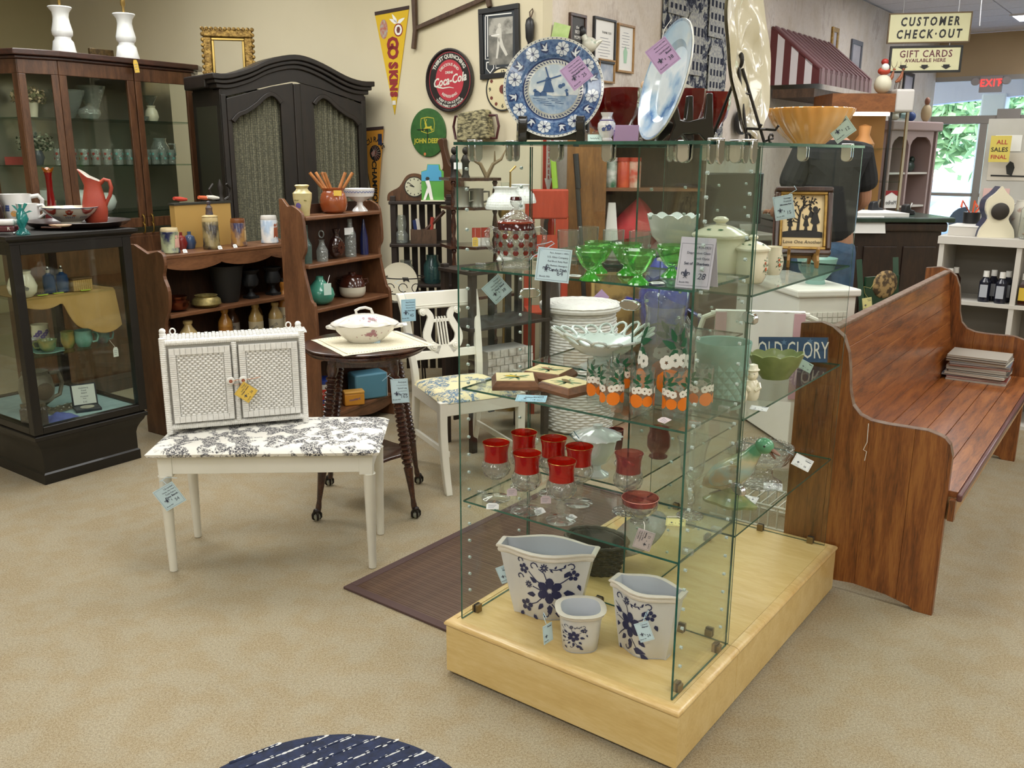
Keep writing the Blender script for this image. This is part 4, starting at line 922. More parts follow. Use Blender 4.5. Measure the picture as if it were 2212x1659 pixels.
B1_=mat('transfer_blue','#2f4f80',.2,c2='#6785ab',sc=120,coat=.5);B2_=mat('transfer_navy','#22345f',.2,coat=.5);B3_=mat('transfer_white','#d8dfe2',.2,coat=.5);B4_=mat('transfer_mid','#7f9cba',.2,c2='#a9bccb',sc=70,coat=.5);B5_=mat('transfer_sky','#b9cad3',.2,c2='#dfe4e0',sc=28,lo=.42,hi=.58,coat=.5)
m=MB();ring(m,.0835*k,.086*k,lay(.0008));ring(m,.086*k,.092*k,lay(.0008));ring(m,.092*k,.110*k,lay(.0008));ring(m,.110*k,.1275*k,lay(.0008));m.obj('blue_border',B1_,t)
m=MB();ring(m,.0795*k,.0835*k,lay(.0008));
for i in range(70):m.fan([(.1305*k*cos(i*2*pi/70)+.0016*k*cos(j*pi/3),.1305*k*sin(i*2*pi/70)+.0016*k*sin(j*pi/3)) for j in range(6)],lay(.0007))
for i in range(8):
 a=i*pi/4+.2
 for d,L in ((0,.030),(.9,.024),(-.9,.024)):m.fan(leaf(.1055*k*cos(a)-.008*k*cos(a+d),.1055*k*sin(a)-.008*k*sin(a+d),a+d+.5,L*k,.015*k),lay(.0013))
 for j in range(6):m.strip([(.09*k*cos(a+.22+j*.03),.09*k*sin(a+.22+j*.03)),(.1*k*cos(a+.26+j*.035),.1*k*sin(a+.26+j*.035)),(.122*k*cos(a+.2+j*.04),.122*k*sin(a+.2+j*.04))],[.003*k,.0022*k,.001*k],lay(.0012))
m.obj('navy_leaves',B2_,t)
m=MB()
for i in range(8):
 a=i*pi/4+.58;x,y=.106*k*cos(a),.106*k*sin(a);flower(m,x,y,.0185*k,lay(.0016),8,a,.7)
 b=i*pi/4+.2
 for d in (0,.9,-.9):m.fan(leaf(.1055*k*cos(b)-.005*k*cos(b+d),.1055*k*sin(b)-.005*k*sin(b+d),b+d+.5,.02*k,.006*k),lay(.0018))
m.obj('white_flowers',B3_,t)
m=MB()
for i in range(8):
 a=i*pi/4+.58;x,y=.106*k*cos(a),.106*k*sin(a)
 m.fan([(x+.0045*k*cos(j),y+.0045*k*sin(j)) for j in range(6)],lay(.0021))
 for q in range(8):m.strip([(x+.004*k*cos(q*.785+a+.39),y+.004*k*sin(q*.785+a+.39)),(x+.015*k*cos(q*.785+a+.39),y+.015*k*sin(q*.785+a+.39))],.0012*k,lay(.002))
for i in range(56):
 a=i*2*pi/56;m.strip([(.071*k*cos(a),.071*k*sin(a)),(.0775*k*cos(a+.06),.0775*k*sin(a+.06))],.0026*k,lay(.001))
m.obj('flower_lines',B2_,t)
m=MB();m.fan([(.067*k*cos(i*pi/20),.067*k*sin(i*pi/20)) for i in range(40)],lay(.0006),(0,0));m.obj('sky',B5_,t)
m=MB();m.fan([(.066*k*cos(a),.066*k*sin(a)) for a in [pi+.25+i*(pi-.5)/16 for i in range(17)]]+[(.03*k,-.014*k),(0,-.018*k),(-.03*k,-.012*k)],lay(.0010));m.obj('meadow',B4_,t)
m=MB();L1_=lay(.0015)
m.fan([(-.030*k,-.008*k),(-.022*k,.022*k),(-.008*k,.022*k),(.002*k,-.008*k)],L1_);m.fan([(-.024*k,.022*k),(-.02*k,.032*k),(-.01*k,.032*k),(-.006*k,.022*k)],L1_)
for a in (.3,1.87,3.44,5.01):m.strip([(-.013*k,.027*k),(-.013*k+.034*k*cos(a),.027*k+.034*k*sin(a))],.004*k,lay(.002))
for x in (-.052,-.036,.022):m.fan([(x*k,-.018*k),(x*k,-.010*k),((x+.008)*k,-.003*k),((x+.018)*k,-.010*k),((x+.018)*k,-.018*k)],L1_)
for x,y,r in ((.018,.008,.006),(.026,.012,.005),(.035,-.003,.004),(-.05,-.004,.005)):m.fan([(x*k+r*k*cos(j*.8),y*k+r*k*sin(j*.8)) for j in range(8)],L1_)
for i in range(7):m.strip([((-.055+.01*i)*k,(-.024-.006*(i%4))*k),((-.02+.008*i)*k,(-.027-.006*(i%4))*k)],.0016*k,L1_)
m.obj('windmill_scene',mat('transfer_blue_dark','#3f5f8a',.2,coat=.5),t)
m=MB();m.fan([(.0*k,-.018*k),(0,-.008*k),(.016*k,.002*k),(.032*k,-.006*k),(.034*k,-.018*k)],lay(.0018));m.obj('barn',B5_,t)
b=(c[0]+.0,c[1]+.02,ZTOP)
t=thing('plate_stand','black display stand holding the windmill plate','plate stand',b,face(c,-3))
for s in (-1,1):
 o=[(-.05,0),(.055,0),(.05,.02),(.035,.035),(.03,.075),(.02,.075),(.012,.03),(-.02,.026),(-.036,.032),(-.04,.062),(-.055,.068),(-.062,.05),(-.056,.02)]
 MB().at((s*.083,0,0),-s*8).prism(o,-.012,.012,'x').obj('leg',M_black,t,bevel=.004)
MB().box(-.08,.08,.004,.018,.006,.06).obj('back_panel',M_black,t,bevel=.003)
p=(0.158,2.380,1.795)
price_tag('lilac tag priced 25, hung over the windmill plate',p,face(p,0),.060,.062,'lilac',('Antique, late 1800s','Dutch Transferware','Windmill Motif','Windmill Plate'),'25',38,-6,[(-.002,0,.034),(-.004,.006,.055),(.006,.02,.075)],M_stringw)
c=(0.391,2.420,1.781)
t,k,dz=plate('large blue Delft plate painted with a watery landscape, turned away',c,face(c,-69),-14,.152)
n=Nt('delft_wash');v=n.obj();sp=n.new('SeparateXYZ');n.t.links.new(v,sp.inputs[0])
f=n.math('ADD',n.math('MULTIPLY',sp.outputs['Z'],3.2),n.math('MULTIPLY',n.math('SUBTRACT',n.noise(v,11,4),.5),.9))
n.P(Base_Color=n.ramp(n.math('ADD',f,.5),[(.12,'#cfdbe2'),(.24,'#8fb1cf'),(.33,'#3d6fa8'),(.40,'#9fbdd4'),(.52,'#d9e2e4'),(.8,'#bcd0dc'),(1,'#a2c2da')]),Roughness=.15,Coat_Weight=.5)
m=MB();lay=lambda o:(lambda x,y:(x,dz(sqrt(x*x+y*y))-o,y))
for r0,r1 in ((.001,.03),(.03,.06),(.06,.078),(.078,.092),(.092,.128)):ring(m,r0*k,r1*k,lay(.0008))
m.obj('painting',n.m,t)
m=MB();ring(m,.128*k,.1335*k,lay(.0006));m.obj('blue_rim',B4_,t)
b=(c[0]+.05,c[1]+.02,ZTOP)
t=thing('plate_stand','black display stand holding the turned blue Delft plate','plate stand',b,face(c,-66))
for s in (-1,1):
 o=[(-.06,0),(-.04,.004),(-.02,.02),(.02,.02),(.04,0),(.06,0),(.055,.04),(.05,.12),(.035,.12),(.03,.06),(-.01,.05),(-.03,.055),(-.04,.09),(-.05,.095),(-.055,.07),(-.045,.04)]
 MB().at((s*.05,0,0),-s*10).prism(o,-.008,.008,'x').obj('leg',M_black,t,bevel=.003)
MB().box(-.05,.05,.03,.04,.02,.05).obj('crossbar',M_black,t)
p=(0.356,2.280,1.828)
price_tag('lilac tag priced 38, hung over the Delft plate',p,face(p,-6),.058,.066,'lilac',('Antique, early 1900s','Delftware, Hand Painted','Landscape','Bowl'),'38',38,-4,[(-.004,0,.036),(0,.006,.06),(.014,.02,.085)],M_stringw)
c=(0.623,2.520,1.850)
t=thing('oval_platter','big cream oval platter with moulded relief, at the top of the picture','platter',(c[0],c[1],c[2]+.02),face(c,66),rx=-8)
m=MB()
def plf(u,v):
 a=2*pi*u;r=v;s=1+.03*cos(a*9)+.02*cos(a*4+1)
 rel=.006*sin(a*5+v*9)*sin(v*pi)+.01*max(0,1-abs(v-.62)*9)
 return (.115*r*s*cos(a),.022*(1-r*r)-rel+.0,.205*r*s*sin(a))
m.grid(plf,72,16,True)
m.grid(lambda u,v:(lambda p:(p[0],p[1]+.008,p[2]))(plf(u,v)),72,16,True,True)
m.obj('platter',mat('ivory_glaze','#dcd5bd',.25,c2='#d3cbb0',sc=14,coat=.5),t)
b=(0.613,2.500,1.631)
t=thing('wire_easel','black wrought iron easel propping the oval platter','easel',(b[0],b[1],ZTOP),face(b,60))
M_iron=mat('wrought_iron','#2a2622',.45,.5)
for nm,pts in (('leg',[(-.045,-.04,0),(-.01,.02,.19)]),('leg',[(.045,-.04,0),(.01,.02,.19)]),('rear_leg',[(0,.1,0),(0,.02,.2)])):MB().tube(pts,.0042,8).obj(nm,M_iron,t)
MB().tube([(-.05,-.04,.035),(.05,-.04,.035)],.0035,8).obj('ledge',M_iron,t)
for s in (-1,1):MB().tube([(s*.045,-.04,.035),(s*.045,-.07,.033),(s*.045,-.078,.045)],.0035,8).obj('hook',M_iron,t)
MB().tube([(-.018,-.0,.125),(.018,-.0,.125)],.003,8).obj('brace',M_iron,t)
m=MB();m.ell((0,.02,.21),.009,.008,.02);m.obj('finial',M_iron,t)
for s in (-1,1):MB().tube([(s*.045,-.04,.004)]+[(s*(.06+.012*cos(j*.7)),-.05,.012+.011*sin(j*.7)) for j in range(8)],.0032,6).obj('scroll_foot',M_iron,t)
c=(0.876,2.780,1.631)
t=thing('mixing_bowl','orange lustre swirl mixing bowl on the right of the tower top','bowl',(c[0],c[1],ZTOP),0)
n=Nt('peach_lustre');f=n.noise(n.obj(),6,3);n.P(Base_Color=n.ramp(f,[(.35,'#dc9844'),(.55,'#e6ac60'),(.7,'#ecc08a')]),Roughness=.12,Coat_Weight=.7)
def swl(th,i,r,z):return (r*(1+.022*sin(th*20+z*26)*(1 if 1<i<8 else 0)),z)
MB().lathe([(.001,.001),(.05,.001),(.054,.006),(.082,.03),(.108,.062),(.121,.09),(.1235,.097),(.124,.1),(.1205,.102),(.117,.09),(.1,.055),(.001,.012)],132,fn=swl).obj('bowl',n.m,t)
p=(0.939,2.700,1.678)
price_tag('pale blue tag priced 12, hung on the orange bowl',p,face(p,-8),.062,.072,'mint',('Vintage, c. 1960','Peaching Lustre','Mixing Bowl'),'12',38,0,[(-.01,0,.04),(-.02,.006,.05)],M_stringw)
def redgob(label,c,s):
 t=thing('goblet',label,'goblet',(c[0],c[1],ZTOP),0,'ruby goblets on the tower top')
 MB().lathe([(.001,0),(.036,0),(.036,.003),(.01,.008),(.008,.014),(.014,.02),(.0145,.026),(.008,.032),(.001,.033)],20).obj('foot_and_stem',G_cut,t)
 MB().lathe([(.006,.032),(.02,.04),(.035,.065),(.043,.095),(.044,.125),(.0425,.125),(.041,.095),(.032,.065),(.001,.042)],16,fn=lambda th,i,r,z:(r*(1+.02*cos(th*8)),z)).obj('bowl',G_rubyf,t,smooth=20)
 t.scale=(s,s,s);return t
G_rubyf=glass('ruby_full','#c02a1e',1.8,'#7a0e0c',.55,.04,30)
for uv,s,lb in (((0.314,2.720,1.640),1.08,'ruby goblet behind the little blue and white vase'),((0.257,2.850,1.642),1.05,'ruby goblet half behind the windmill plate'),((0.390,2.900,1.642),1.05,'ruby goblet between the two plates, at the back'),((0.508,2.750,1.640),.92,'ruby goblet half behind the Delft plate'),((0.609,2.880,1.641),.9,'ruby goblet behind the wire easel')):
 redgob(lb,uv,s)
c=(0.241,2.420,1.630)
t=thing('vase','tiny white vase with blue flowers between the two plates','vase',(c[0],c[1],ZTOP),0)
MB().lathe([(.001,0),(.016,0),(.0165,.005),(.013,.010),(.019,.02),(.0235,.034),(.0225,.046),(.014,.056),(.012,.062),(.0165,.073),(.015,.073),(.01,.06),(.001,.055)],26).obj('body',mat('white_porcelain','#e7e6e3',.12,coat=.6),t)
m=MB();f=lambda x,y:(.0245*cos(-1.57+x/.0235),.0245*sin(-1.57+x/.0235),.034+y)
flower(m,.004,.002,.007,f);flower(m,-.010,-.003,.005,f)
for a in range(7):m.fan(leaf(-.012+.005*a,-.006+.004*(a%3),a,.007,.003),f)
m.obj('painted_flowers',mat('delft_blue','#4a5a94',.2),t)
MB().tube([(.0172*cos(j*.4),.0172*sin(j*.4),.0535) for j in range(16)],.0014,5,True).obj('blue_band',mat('delft_violet','#6a5a9a',.3),t)
c=(0.289,2.400,1.629)
t=thing('folded_card','blank lilac folded card beside the tiny vase','price card',(c[0],c[1],ZTOP),0)
MB().at((0,-.012,0),rx=15).box(-.03,.03,-.0006,.0006,0,.042).obj('front_leaf',TAGC['lilac'],t,smooth=0);MB().at((0,.012,0),rx=-15).box(-.03,.03,-.0006,.0006,0,.042).obj('back_leaf',TAGC['lilac'],t,smooth=0)
c=(0.210,2.400,1.628)
t=thing('paper_slip','pale green slip with handwriting at the foot of the tiny vase','card',(c[0],c[1],ZTOP+.001),-3,rx=-55)
MB().box(-.018,.018,-.0005,.0005,0,.03).obj('slip',TAGC['mint'],t,smooth=0)
MB().tube([(-.012+.002*i,-.001,.012+.003*sin(i*2.1)) for i in range(12)],.0005,4).obj('handwriting',M_ink2,t)
def resize(key,sx,sy=None,sz=None):
 for o in SC.objects:
  if o.parent is None and key in o.get('label',''):o.scale=(sx,sy or sx,sz or sx)
for key,*q in (('red-banded goblet',1.24),('pink-banded goblet',1.25),('sherbet dish at the front',1.3),('juice glass with',1.18),('clear glass pitcher painted',1.32,1.32,1.4),('large wide grey-white',1,1,1.13),('medium grey-white',1,1,1.14),('small eight-sided',1.1),('lidded cut glass',1.14),('square plaque',1.2),('pierced lace edge',1.22),('frosted aqua',1.42),('cream pig shaker',1.25),('covered dish with a scalloped',1.2),('glazed ceramic duck',1.12),('cut crystal footed',1.45),('small cream strawberry',.88,.88,1.06),('silhouette reading',1.3),('holding the silhouette',1.25),('compote with a scalloped rim',1.25),('dark woven oval',.78),('cream oval platter',1.12),('ruby goblet',1.22),('white tag by the leftmost',1.2),('tall clear twisted',1.1)):
 resize(key,*q)
# ================================================================ furniture on the left
def ribbon(m,pts,w,h0,h1,ax='y'):
 """a flat bar that follows a line, cut from board of thickness h0..h1"""
 L,R=[],[];n=len(pts)
 for i in range(n):
  a,b=pts[max(0,i-1)],pts[min(n-1,i+1)];dx,dy=b[0]-a[0],b[1]-a[1];l=sqrt(dx*dx+dy*dy) or 1
  ww=w[i] if isinstance(w,list) else w
  L.append((pts[i][0]-dy/l*ww/2,pts[i][1]+dx/l*ww/2));R.append((pts[i][0]+dy/l*ww/2,pts[i][1]-dx/l*ww/2))
 return m.prism(L+R[::-1],h0,h1,ax)
def smoothline(pts,k=5):
 out=[];n=len(pts)
 for i in range(n-1):
  p0,p1,p2,p3=pts[max(0,i-1)],pts[i],pts[i+1],pts[min(n-1,i+2)]
  for j in range(k):
   t=j/k;out.append(tuple(.5*((2*b)+(-a+c)*t+(2*a-5*b+4*c-d)*t*t+(-a+3*b-3*c+d)*t**3) for a,b,c,d in zip(p0,p1,p2,p3)))
 return out+[tuple(pts[-1])]
def toile(name,bg,ink,sc,seed=0,thr=.53,fine=70):
 n=Nt(name);v=n.obj();mp=v.node;mp.inputs['Location'].default_value=(seed,seed*.7,0)
 a=n.noise(v,sc,3,.55,.6);b=n.noise(v,fine,4,.7,1.2)
 m1=n.ramp(a,[(thr-.02,'#000000'),(thr+.03,'#ffffff')]);m2=n.ramp(b,[(.44,'#000000'),(.50,'#ffffff')])
 n.P(Base_Color=n.mix(n.math('MULTIPLY',m1,m2),bg,ink),Roughness=.85,Specular_IOR_Level=.2)
 n.bump(n.noise(v,500,2),.15,.0005);return n.m
M_wpaint=mat('white_paint','#e8e6dc',.45,c2='#e2e0d4',sc=4,bump=.04,bsc=40)
M_toile=toile('black_toile','#ebe8e0','#4a4a50',17,3,.48,150)
# ---- the bench
t=thing('piano_bench','white painted bench with a black and white toile seat, under the wicker cabinet','bench',(-.949,3.455,0),2.6)
BX,BY,BZ=.385,.164,.488
for x in (-BX,BX):
 for y in (-BY,BY):
  m=MB();m.at((x+(.005 if x>0 else -.005),y,0)).lathe([(.0001,0),(.014,0),(.015,.003),(.0235,.395),(.026,.40),(.0001,.402)],20);m.T=None
  sx=1 if x>0 else -1;sy=1 if y>0 else -1
  m.box(*sorted((x-.032*sx,x+.022*sx)),*sorted((y-.03*sy,y+.02*sy)),.398,BZ)
  m.obj('leg',M_wpaint,t,bevel=.003)
for q in ((-BX+.03,BX-.03,-BY-.016,-BY+.006),(-BX+.03,BX-.03,BY-.006,BY+.016),(-BX-.018,-BX+.004,-BY+.03,BY-.03),(BX-.004,BX+.018,-BY+.03,BY-.03)):MB().box(*q,.408,BZ-.002).obj('apron',M_wpaint,t,smooth=0,bevel=.003)
def cush(u,v):
 x,y=(u-.5)*2,(v-.5)*2;f=min(1,(1-abs(x)**14))*min(1,(1-abs(y)**10))
 return (x*.438,y*.222,BZ+.012+.022*max(0,f)**.35+.006*max(0,1-x*x)*max(0,1-y*y))
m=MB();m.grid(cush,46,26);e=lambda u,v:(cush(u,v)[0]*.985,cush(u,v)[1]*.98,BZ+.0005)
m.grid(e,46,26,flip=True)
ring_=[(i/45,0) for i in range(46)]+[(1,j/25) for j in range(1,26)]+[(1-i/45,1) for i in range(1,46)]+[(0,1-j/25) for j in range(1,25)]
k=len(ring_);m.add([cush(*p) for p in ring_]+[e(*p) for p in ring_],[(i,k+i,k+(i+1)%k,(i+1)%k) for i in range(k)])
m.obj('seat',M_toile,t,smooth=60)
# ---- the wicker cabinet on it
p=(-1.349,3.380,0.530);q=(-0.833,3.561,0.530)
wrz=math.degrees(math.atan2(q[1]-p[1],q[0]-p[0]));WW=sqrt((q[0]-p[0])**2+(q[1]-p[1])**2)
M_wwick=mat('white_wicker','#f0efeb',.55,c2='#e6e4df',sc=60,bump=.3,bsc=150);M_wgap=mat('wicker_gap','#c9c6be',.8)
zb=.5255
t=thing('wicker_cabinet','white wicker two-door cabinet standing on the toile bench','cabinet',(p[0],p[1],zb),wrz)
WH_,WD_=.385,.125
def wrapped(m,a,b,r,n=0):
 a,b=Vector(a),Vector(b);L=(b-a).length;k=int(L/.0075)
 pts=[a+(b-a)*(i/(2*k)) for i in range(2*k+1)];m.tube([tuple(x) for x in pts],[r*(1 if i%2 else .86) for i in range(2*k+1)],8)
for x in (.012,WW-.012):
 for y in (.012,WD_-.012):
  m=MB();wrapped(m,(x,y,.0),(x,y,WH_),.0135);m.ell((x,y,WH_+.008),.013,.013,.012,10,7) if y>.05 else None;m.obj('post',M_wwick,t)
for z,nm in ((.028,'bottom_rail'),(WH_-.02,'top_rail')):
 m=MB();wrapped(m,(.02,.012,z),(WW-.02,.012,z),.0125);m.obj(nm,M_wwick,t)
m=MB();wrapped(m,(WW/2,.010,.035),(WW/2,.010,WH_-.03),.012);m.obj('centre_post',M_wwick,t)
MB().box(.015,WW-.015,.018,WD_-.005,.02,WH_-.012).obj('carcass',M_wgap,t,smooth=0)
m=MB()
for i in range(int(WW/.014)):
 for j in range(9):x,y=.014+i*.014,.018+j*.0118;m.box(x+.001,x+.0125,y+.001,y+.010,WH_-.012,WH_-.008+.003*((i+j)%2))
m.obj('woven_top',M_wwick,t,smooth=0,stuff=True)
m=MB()
for i in range(32):
 for j in range(8):z,y=.03+i*.0108,.022+j*.0118;m.box(WW-.016,WW-.010+.003*((i+j)%2),y,y+.0105,z,z+.0095)
m.obj('woven_side',M_wwick,t,smooth=0,stuff=True)
for s in (0,1):
 x0,x1=(.032,WW/2-.016) if s==0 else (WW/2+.016,WW-.032);z0,z1=.048,WH_-.042
 d=MB();d.box(x0,x1,-.001,.012,z0,z1);dr=d.obj('door',M_wgap,t,smooth=0)
 m=MB();f=.024
 for zz in (z0,z1-f):
  k=int((x1-x0)/.019)
  for i in range(k):a=x0+(x1-x0)*i/k;m.box(a+.0006,a+(x1-x0)/k-.0006,-.010,.001,zz,zz+f)
 for xx in (x0,x1-f):
  k=int((z1-z0-2*f)/.008)
  for i in range(k):a=z0+f+(z1-z0-2*f)*i/k;m.box(xx,xx+f,-.010,.001,a+.0006,a+(z1-z0-2*f)/k-.0006)
 m.obj('wrapped_border',M_wwick,dr,smooth=0,stuff=True)
 m=MB();rows=27;cols=9;dx=(x1-x0-2*f)/cols;dz=(z1-z0-2*f)/rows
 for r in range(rows):
  for c in range(cols+1):
   a=x0+f+(c-(.5 if r%2 else 0))*dx;b=a+dx
   a,b=max(a,x0+f),min(b,x1-f)
   if b-a<.004:continue
   z=z0+f+(r+.5)*dz;mid=(a+b)/2
   vs=[]
   for xx,yy in ((a,.0005),(a+(b-a)*.22,-.006),(mid,-.0085),(b-(b-a)*.22,-.006),(b,.0005)):vs+=[(xx,yy+.003,z-dz*.49),(xx,yy,z),(xx,yy+.003,z+dz*.49)]
   m.add(vs,[q for i in range(4) for q in ((3*i,3*i+3,3*i+4,3*i+1),(3*i+1,3*i+4,3*i+5,3*i+2))])
 m.obj('woven_panel',M_wwick,dr,smooth=50,stuff=True)
 kx=WW/2-.022 if s==0 else WW/2+.025
 kn=MB().at((kx,-.012,WH_*.53),rx=90).lathe([(.001,.012),(.012,.0115),(.0165,.006),(.0165,.002),(.008,-.004),(.006,-.012),(.001,-.013)][::-1],22).obj('knob',mat('porcelain_knob','#e8e6df',.15,coat=.6),dr)
 m=MB();flower(m,kx,WH_*.53,.007,lambda x,y:(x,-.0246,y),6);m.obj('painted_roses',mat('rose_print','#a8563c',.5),kn,smooth=0)
for xx in (.05,WW-.05):MB().tube([(xx+.010*cos(j*pi/6),WD_-.004,WH_+.004+.012*sin(j*pi/6)) for j in range(12)],.003,6,True).obj('hanging_loop',M_wwick,t)
def wloc(x,y,z):a=radians(wrz);return (p[0]+x*cos(a)-y*sin(a),p[1]+x*sin(a)+y*cos(a),zb+z)
price_tag('yellow tag priced 36, tied to the wicker cabinet knobs',wloc(WW/2+.032,-.034,WH_*.41),wrz,.062,.066,'yellow',('Vintage','Shabby Chic','Wicker Cabinet'),'36',52,0,[(-.012,0,.036),(-.04,.01,.03),(-.055,.01,.045),(-.03,.012,.05),(.0,.012,.048),(.04,.01,.052),(.06,.012,.056)],mat('orange_raffia','#cf8a62',.8))
price_tag('blue tag priced 54, hung from the left leg of the toile bench',(-1.303,3.230,0.330),6,.088,.092,'blue',('Up-cycled','Vintage, Ohio Made','Toile Fabric','Piano Bench'),'54',30,3,[(-.006,0,.05),(-.022,.01,.062),(-.035,.015,.055),(-.01,.02,.07),(.03,.02,.066)],name='price_tag')
# ---- parlour table with splayed spool legs
M_mahog=wood('dark_mahogany','#3b2018','#50301f','#2a1510',(12,3,12),.25,5,.5,.05)
cx_,cy_=-.668,4.02
t=thing('parlor_table','dark round parlour table with splayed spool-turned legs and claw feet','table',(cx_,cy_,0),4)
MB().lathe([(.001,.728),(.25,.728),(.262,.733),(.262,.741),(.274,.745),(.276,.752),(.27,.756),(.277,.760),(.277,.766),(.268,.770),(.001,.770)],56,fn=lambda th,i,r,z:(r*(1+.012*cos(th*8)),z)).obj('top',M_mahog,t)
def spool():
 pr=[(.0001,0),(.012,0),(.014,.02),(.0105,.05),(.014,.10),(.019,.17),(.022,.2),(.016,.205)]
 z=.215
 while z<.62:pr+=[(.017,z),(.0255,z+.008),(.0255,z+.014),(.017,z+.021)];z+=.022
 return pr+[(.02,.64),(.026,.66),(.026,.73),(.0001,.73)]
for sx in (-1,1):
 for sy in (-1,1):
  top,foot=Vector((sx*.125,sy*.125,.735)),Vector((sx*.215,sy*.215,.042));d=top-foot
  m=MB();m.T=Matrix.Translation(foot)@d.to_track_quat('Z','Y').to_matrix().to_4x4()@Matrix.Scale(d.length/.73,4,(0,0,1));m.lathe(spool(),16)
  lg=m.obj('leg',M_mahog,t)
  m=MB();f=foot+Vector((sx*.006,sy*.006,-.006));m.ell((f.x,f.y,.018),.0165,.0165,.0165,14,9);m.obj('glass_ball',glass('foot_glass','#cfd2c4',1.5,'#d8d8c8',.3),lg)
  m=MB()
  for k in range(4):a=k*pi/2+.4;m.tube([(f.x+.006*cos(a),f.y+.006*sin(a),.045),(f.x+.019*cos(a),f.y+.019*sin(a),.03),(f.x+.019*cos(a),f.y+.019*sin(a),.013),(f.x+.012*cos(a),f.y+.012*sin(a),.004)],[.008,.006,.005,.003],6)
  m.ell((f.x,f.y,.045),.016,.016,.012);m.obj('claw',mat('dark_iron','#2b2522',.4,.6),lg)
MB().lathe([(.001,.235),(.16,.235),(.172,.24),(.172,.252),(.165,.257),(.001,.257)],40,fn=lambda th,i,r,z:(r*(1+.10*cos(th*4)),z)).obj('lower_shelf',M_mahog,t)
m=MB();m.box(-.15,.15,-.15,-.13,.685,.728);m.box(-.15,.15,.13,.15,.685,.728);m.box(-.15,-.13,-.13,.13,.685,.728);m.box(.13,.15,-.13,.13,.685,.728);m.obj('apron',M_mahog,t,smooth=0)
t=thing('doily','cream cloth doily with corners over the edge of the round table','doily',(cx_+.035,cy_-.02,.7705),32)
def doil(u,v):
 x,y=(u-.5)*.43,(v-.5)*.40;r=sqrt(x*x+y*y);return (x,y,.0022-.10*max(0,r-.262)**1.1+.0006*sin(40*x)*sin(37*y))
m=MB();m.grid(doil,34,32);m.grid(lambda u,v:(lambda q:(q[0],q[1],q[2]-.0016))(doil(u,v)),34,32,flip=True)
n=Nt('doily_linen');v=n.obj();f=n.noise(v,260,2);n.P(Base_Color=n.ramp(f,[(.35,'#cfc5a6'),(.55,'#e3dcc4')]),Roughness=.9);n.bump(f,.4,.001);m.obj('cloth',n.m,t)
m=MB()
for q in (.06,.94):
 for s in range(30):u=.06+.88*s/29;m.ell(tuple(Vector(doil(u,q))+Vector((0,0,.001))),.0035,.0035,.001,6,4);m.ell(tuple(Vector(doil(q,u))+Vector((0,0,.001))),.0035,.0035,.001,6,4)
m.obj('drawn_thread_border',mat('doily_thread','#b5a98a',.9),t,stuff=True)
# ---- tureen
M_tur=mat('ironstone','#e4e0d8',.15,coat=.6);M_rose=mat('mulberry_print','#a5757f',.5)
t=thing('covered_tureen','white oval covered tureen with faded pink flowers on the doily','tureen',(cx_+.003,cy_-.005,.7735),10)
MB().lathe([(.001,.001),(.07,.001),(.074,.004),(.1,.025),(.125,.05),(.14,.074),(.143,.08),(.138,.08),(.001,.06)],64,fn=lambda th,i,r,z:(r*(1+.012*cos(th*8)),z),sx=1,sy=.66).obj('bowl',M_tur,t)
ld=MB().lathe([(.146,.08),(.149,.083),(.147,.087),(.125,.098),(.095,.112),(.055,.124),(.02,.128),(.001,.129)],64,fn=lambda th,i,r,z:(r*(1+.018*cos(th*8)),z+.003*cos(th*8)*(1 if r>.1 else 0)),sx=1,sy=.66).obj('lid',M_tur,t)
MB().tube([(-.034,0,.124),(-.038,0,.142),(-.02,0,.152),(.006,0,.155),(.03,0,.147),(.037,0,.126)],[.006,.007,.006,.006,.006,.007],8).obj('handle',M_tur,ld)
for s in (-1,1):MB().tube([(s*.13,-.02,.066),(s*.155,-.018,.072),(s*.165,0,.07),(s*.155,.018,.072),(s*.13,.02,.066)],[.006,.008,.009,.008,.006],8).obj('handle',M_tur,t)
def tf(u,v,o=.0015):
 prf=[(.001,.074),(.025,.1),(.05,.125),(.074,.14)];r=.1
 for (z0,r0),(z1,r1) in zip(prf,prf[1:]):
  if z0<=v<=z1:r=r0+(r1-r0)*(v-z0)/(z1-z0)
 a=-pi/2+u/.1;return ((r+o)*cos(a),(r*.66+o)*sin(a)-.0,v)
def lf(u,v,o=.0016):
 r=.125-(v)*.9;a=-pi/2+u/.1;zz=.098+v*.42;return ((r+o)*cos(a),(r*.66+o)*sin(a),zz+.003)
rr=random.Random(4)
for nm,fn_,cy0,par in (('painted_roses',tf,.046,t),('painted_roses',lf,.03,ld)):
 m=MB()
 for k in range(26):
  x,y=rr.gauss(0.02,.026),rr.gauss(0,.009)
  if k<8:flower(m,x*.5+.01,cy0+y*.8,.007,fn_,5,k)
  else:m.fan(leaf(x*1.25,cy0+y*1.1,rr.uniform(0,6),.008,.004),fn_)
 m.obj(nm,M_rose,par,smooth=0)
price_tag('little white tag at the right handle of the tureen',(-0.531,4.302,0.800),20,.045,.022,'white',('Tureen',),'',0,-60,[(-.02,0,.012),(-.05,0,.02),(-.06,.01,.03)],M_stringw)
price_tag('white-blue tag under the doily edge at the front of the round table',(-0.615,3.985,0.775),0,.042,.026,'blue',('Doily',),'14',0,-55)
price_tag('blue tag priced 165, hung from the leg of the round parlour table',(-0.487,3.800,0.599),4,.075,.108,'blue',('Antique',"Turn of the Century",'Spiral Leg','Claw & Glass Ball Feet','Parlor Table'),'165',3,0,[(-.02,0,.05),(-.05,.02,.062),(-.075,.0,.045),(-.04,.03,.07)])
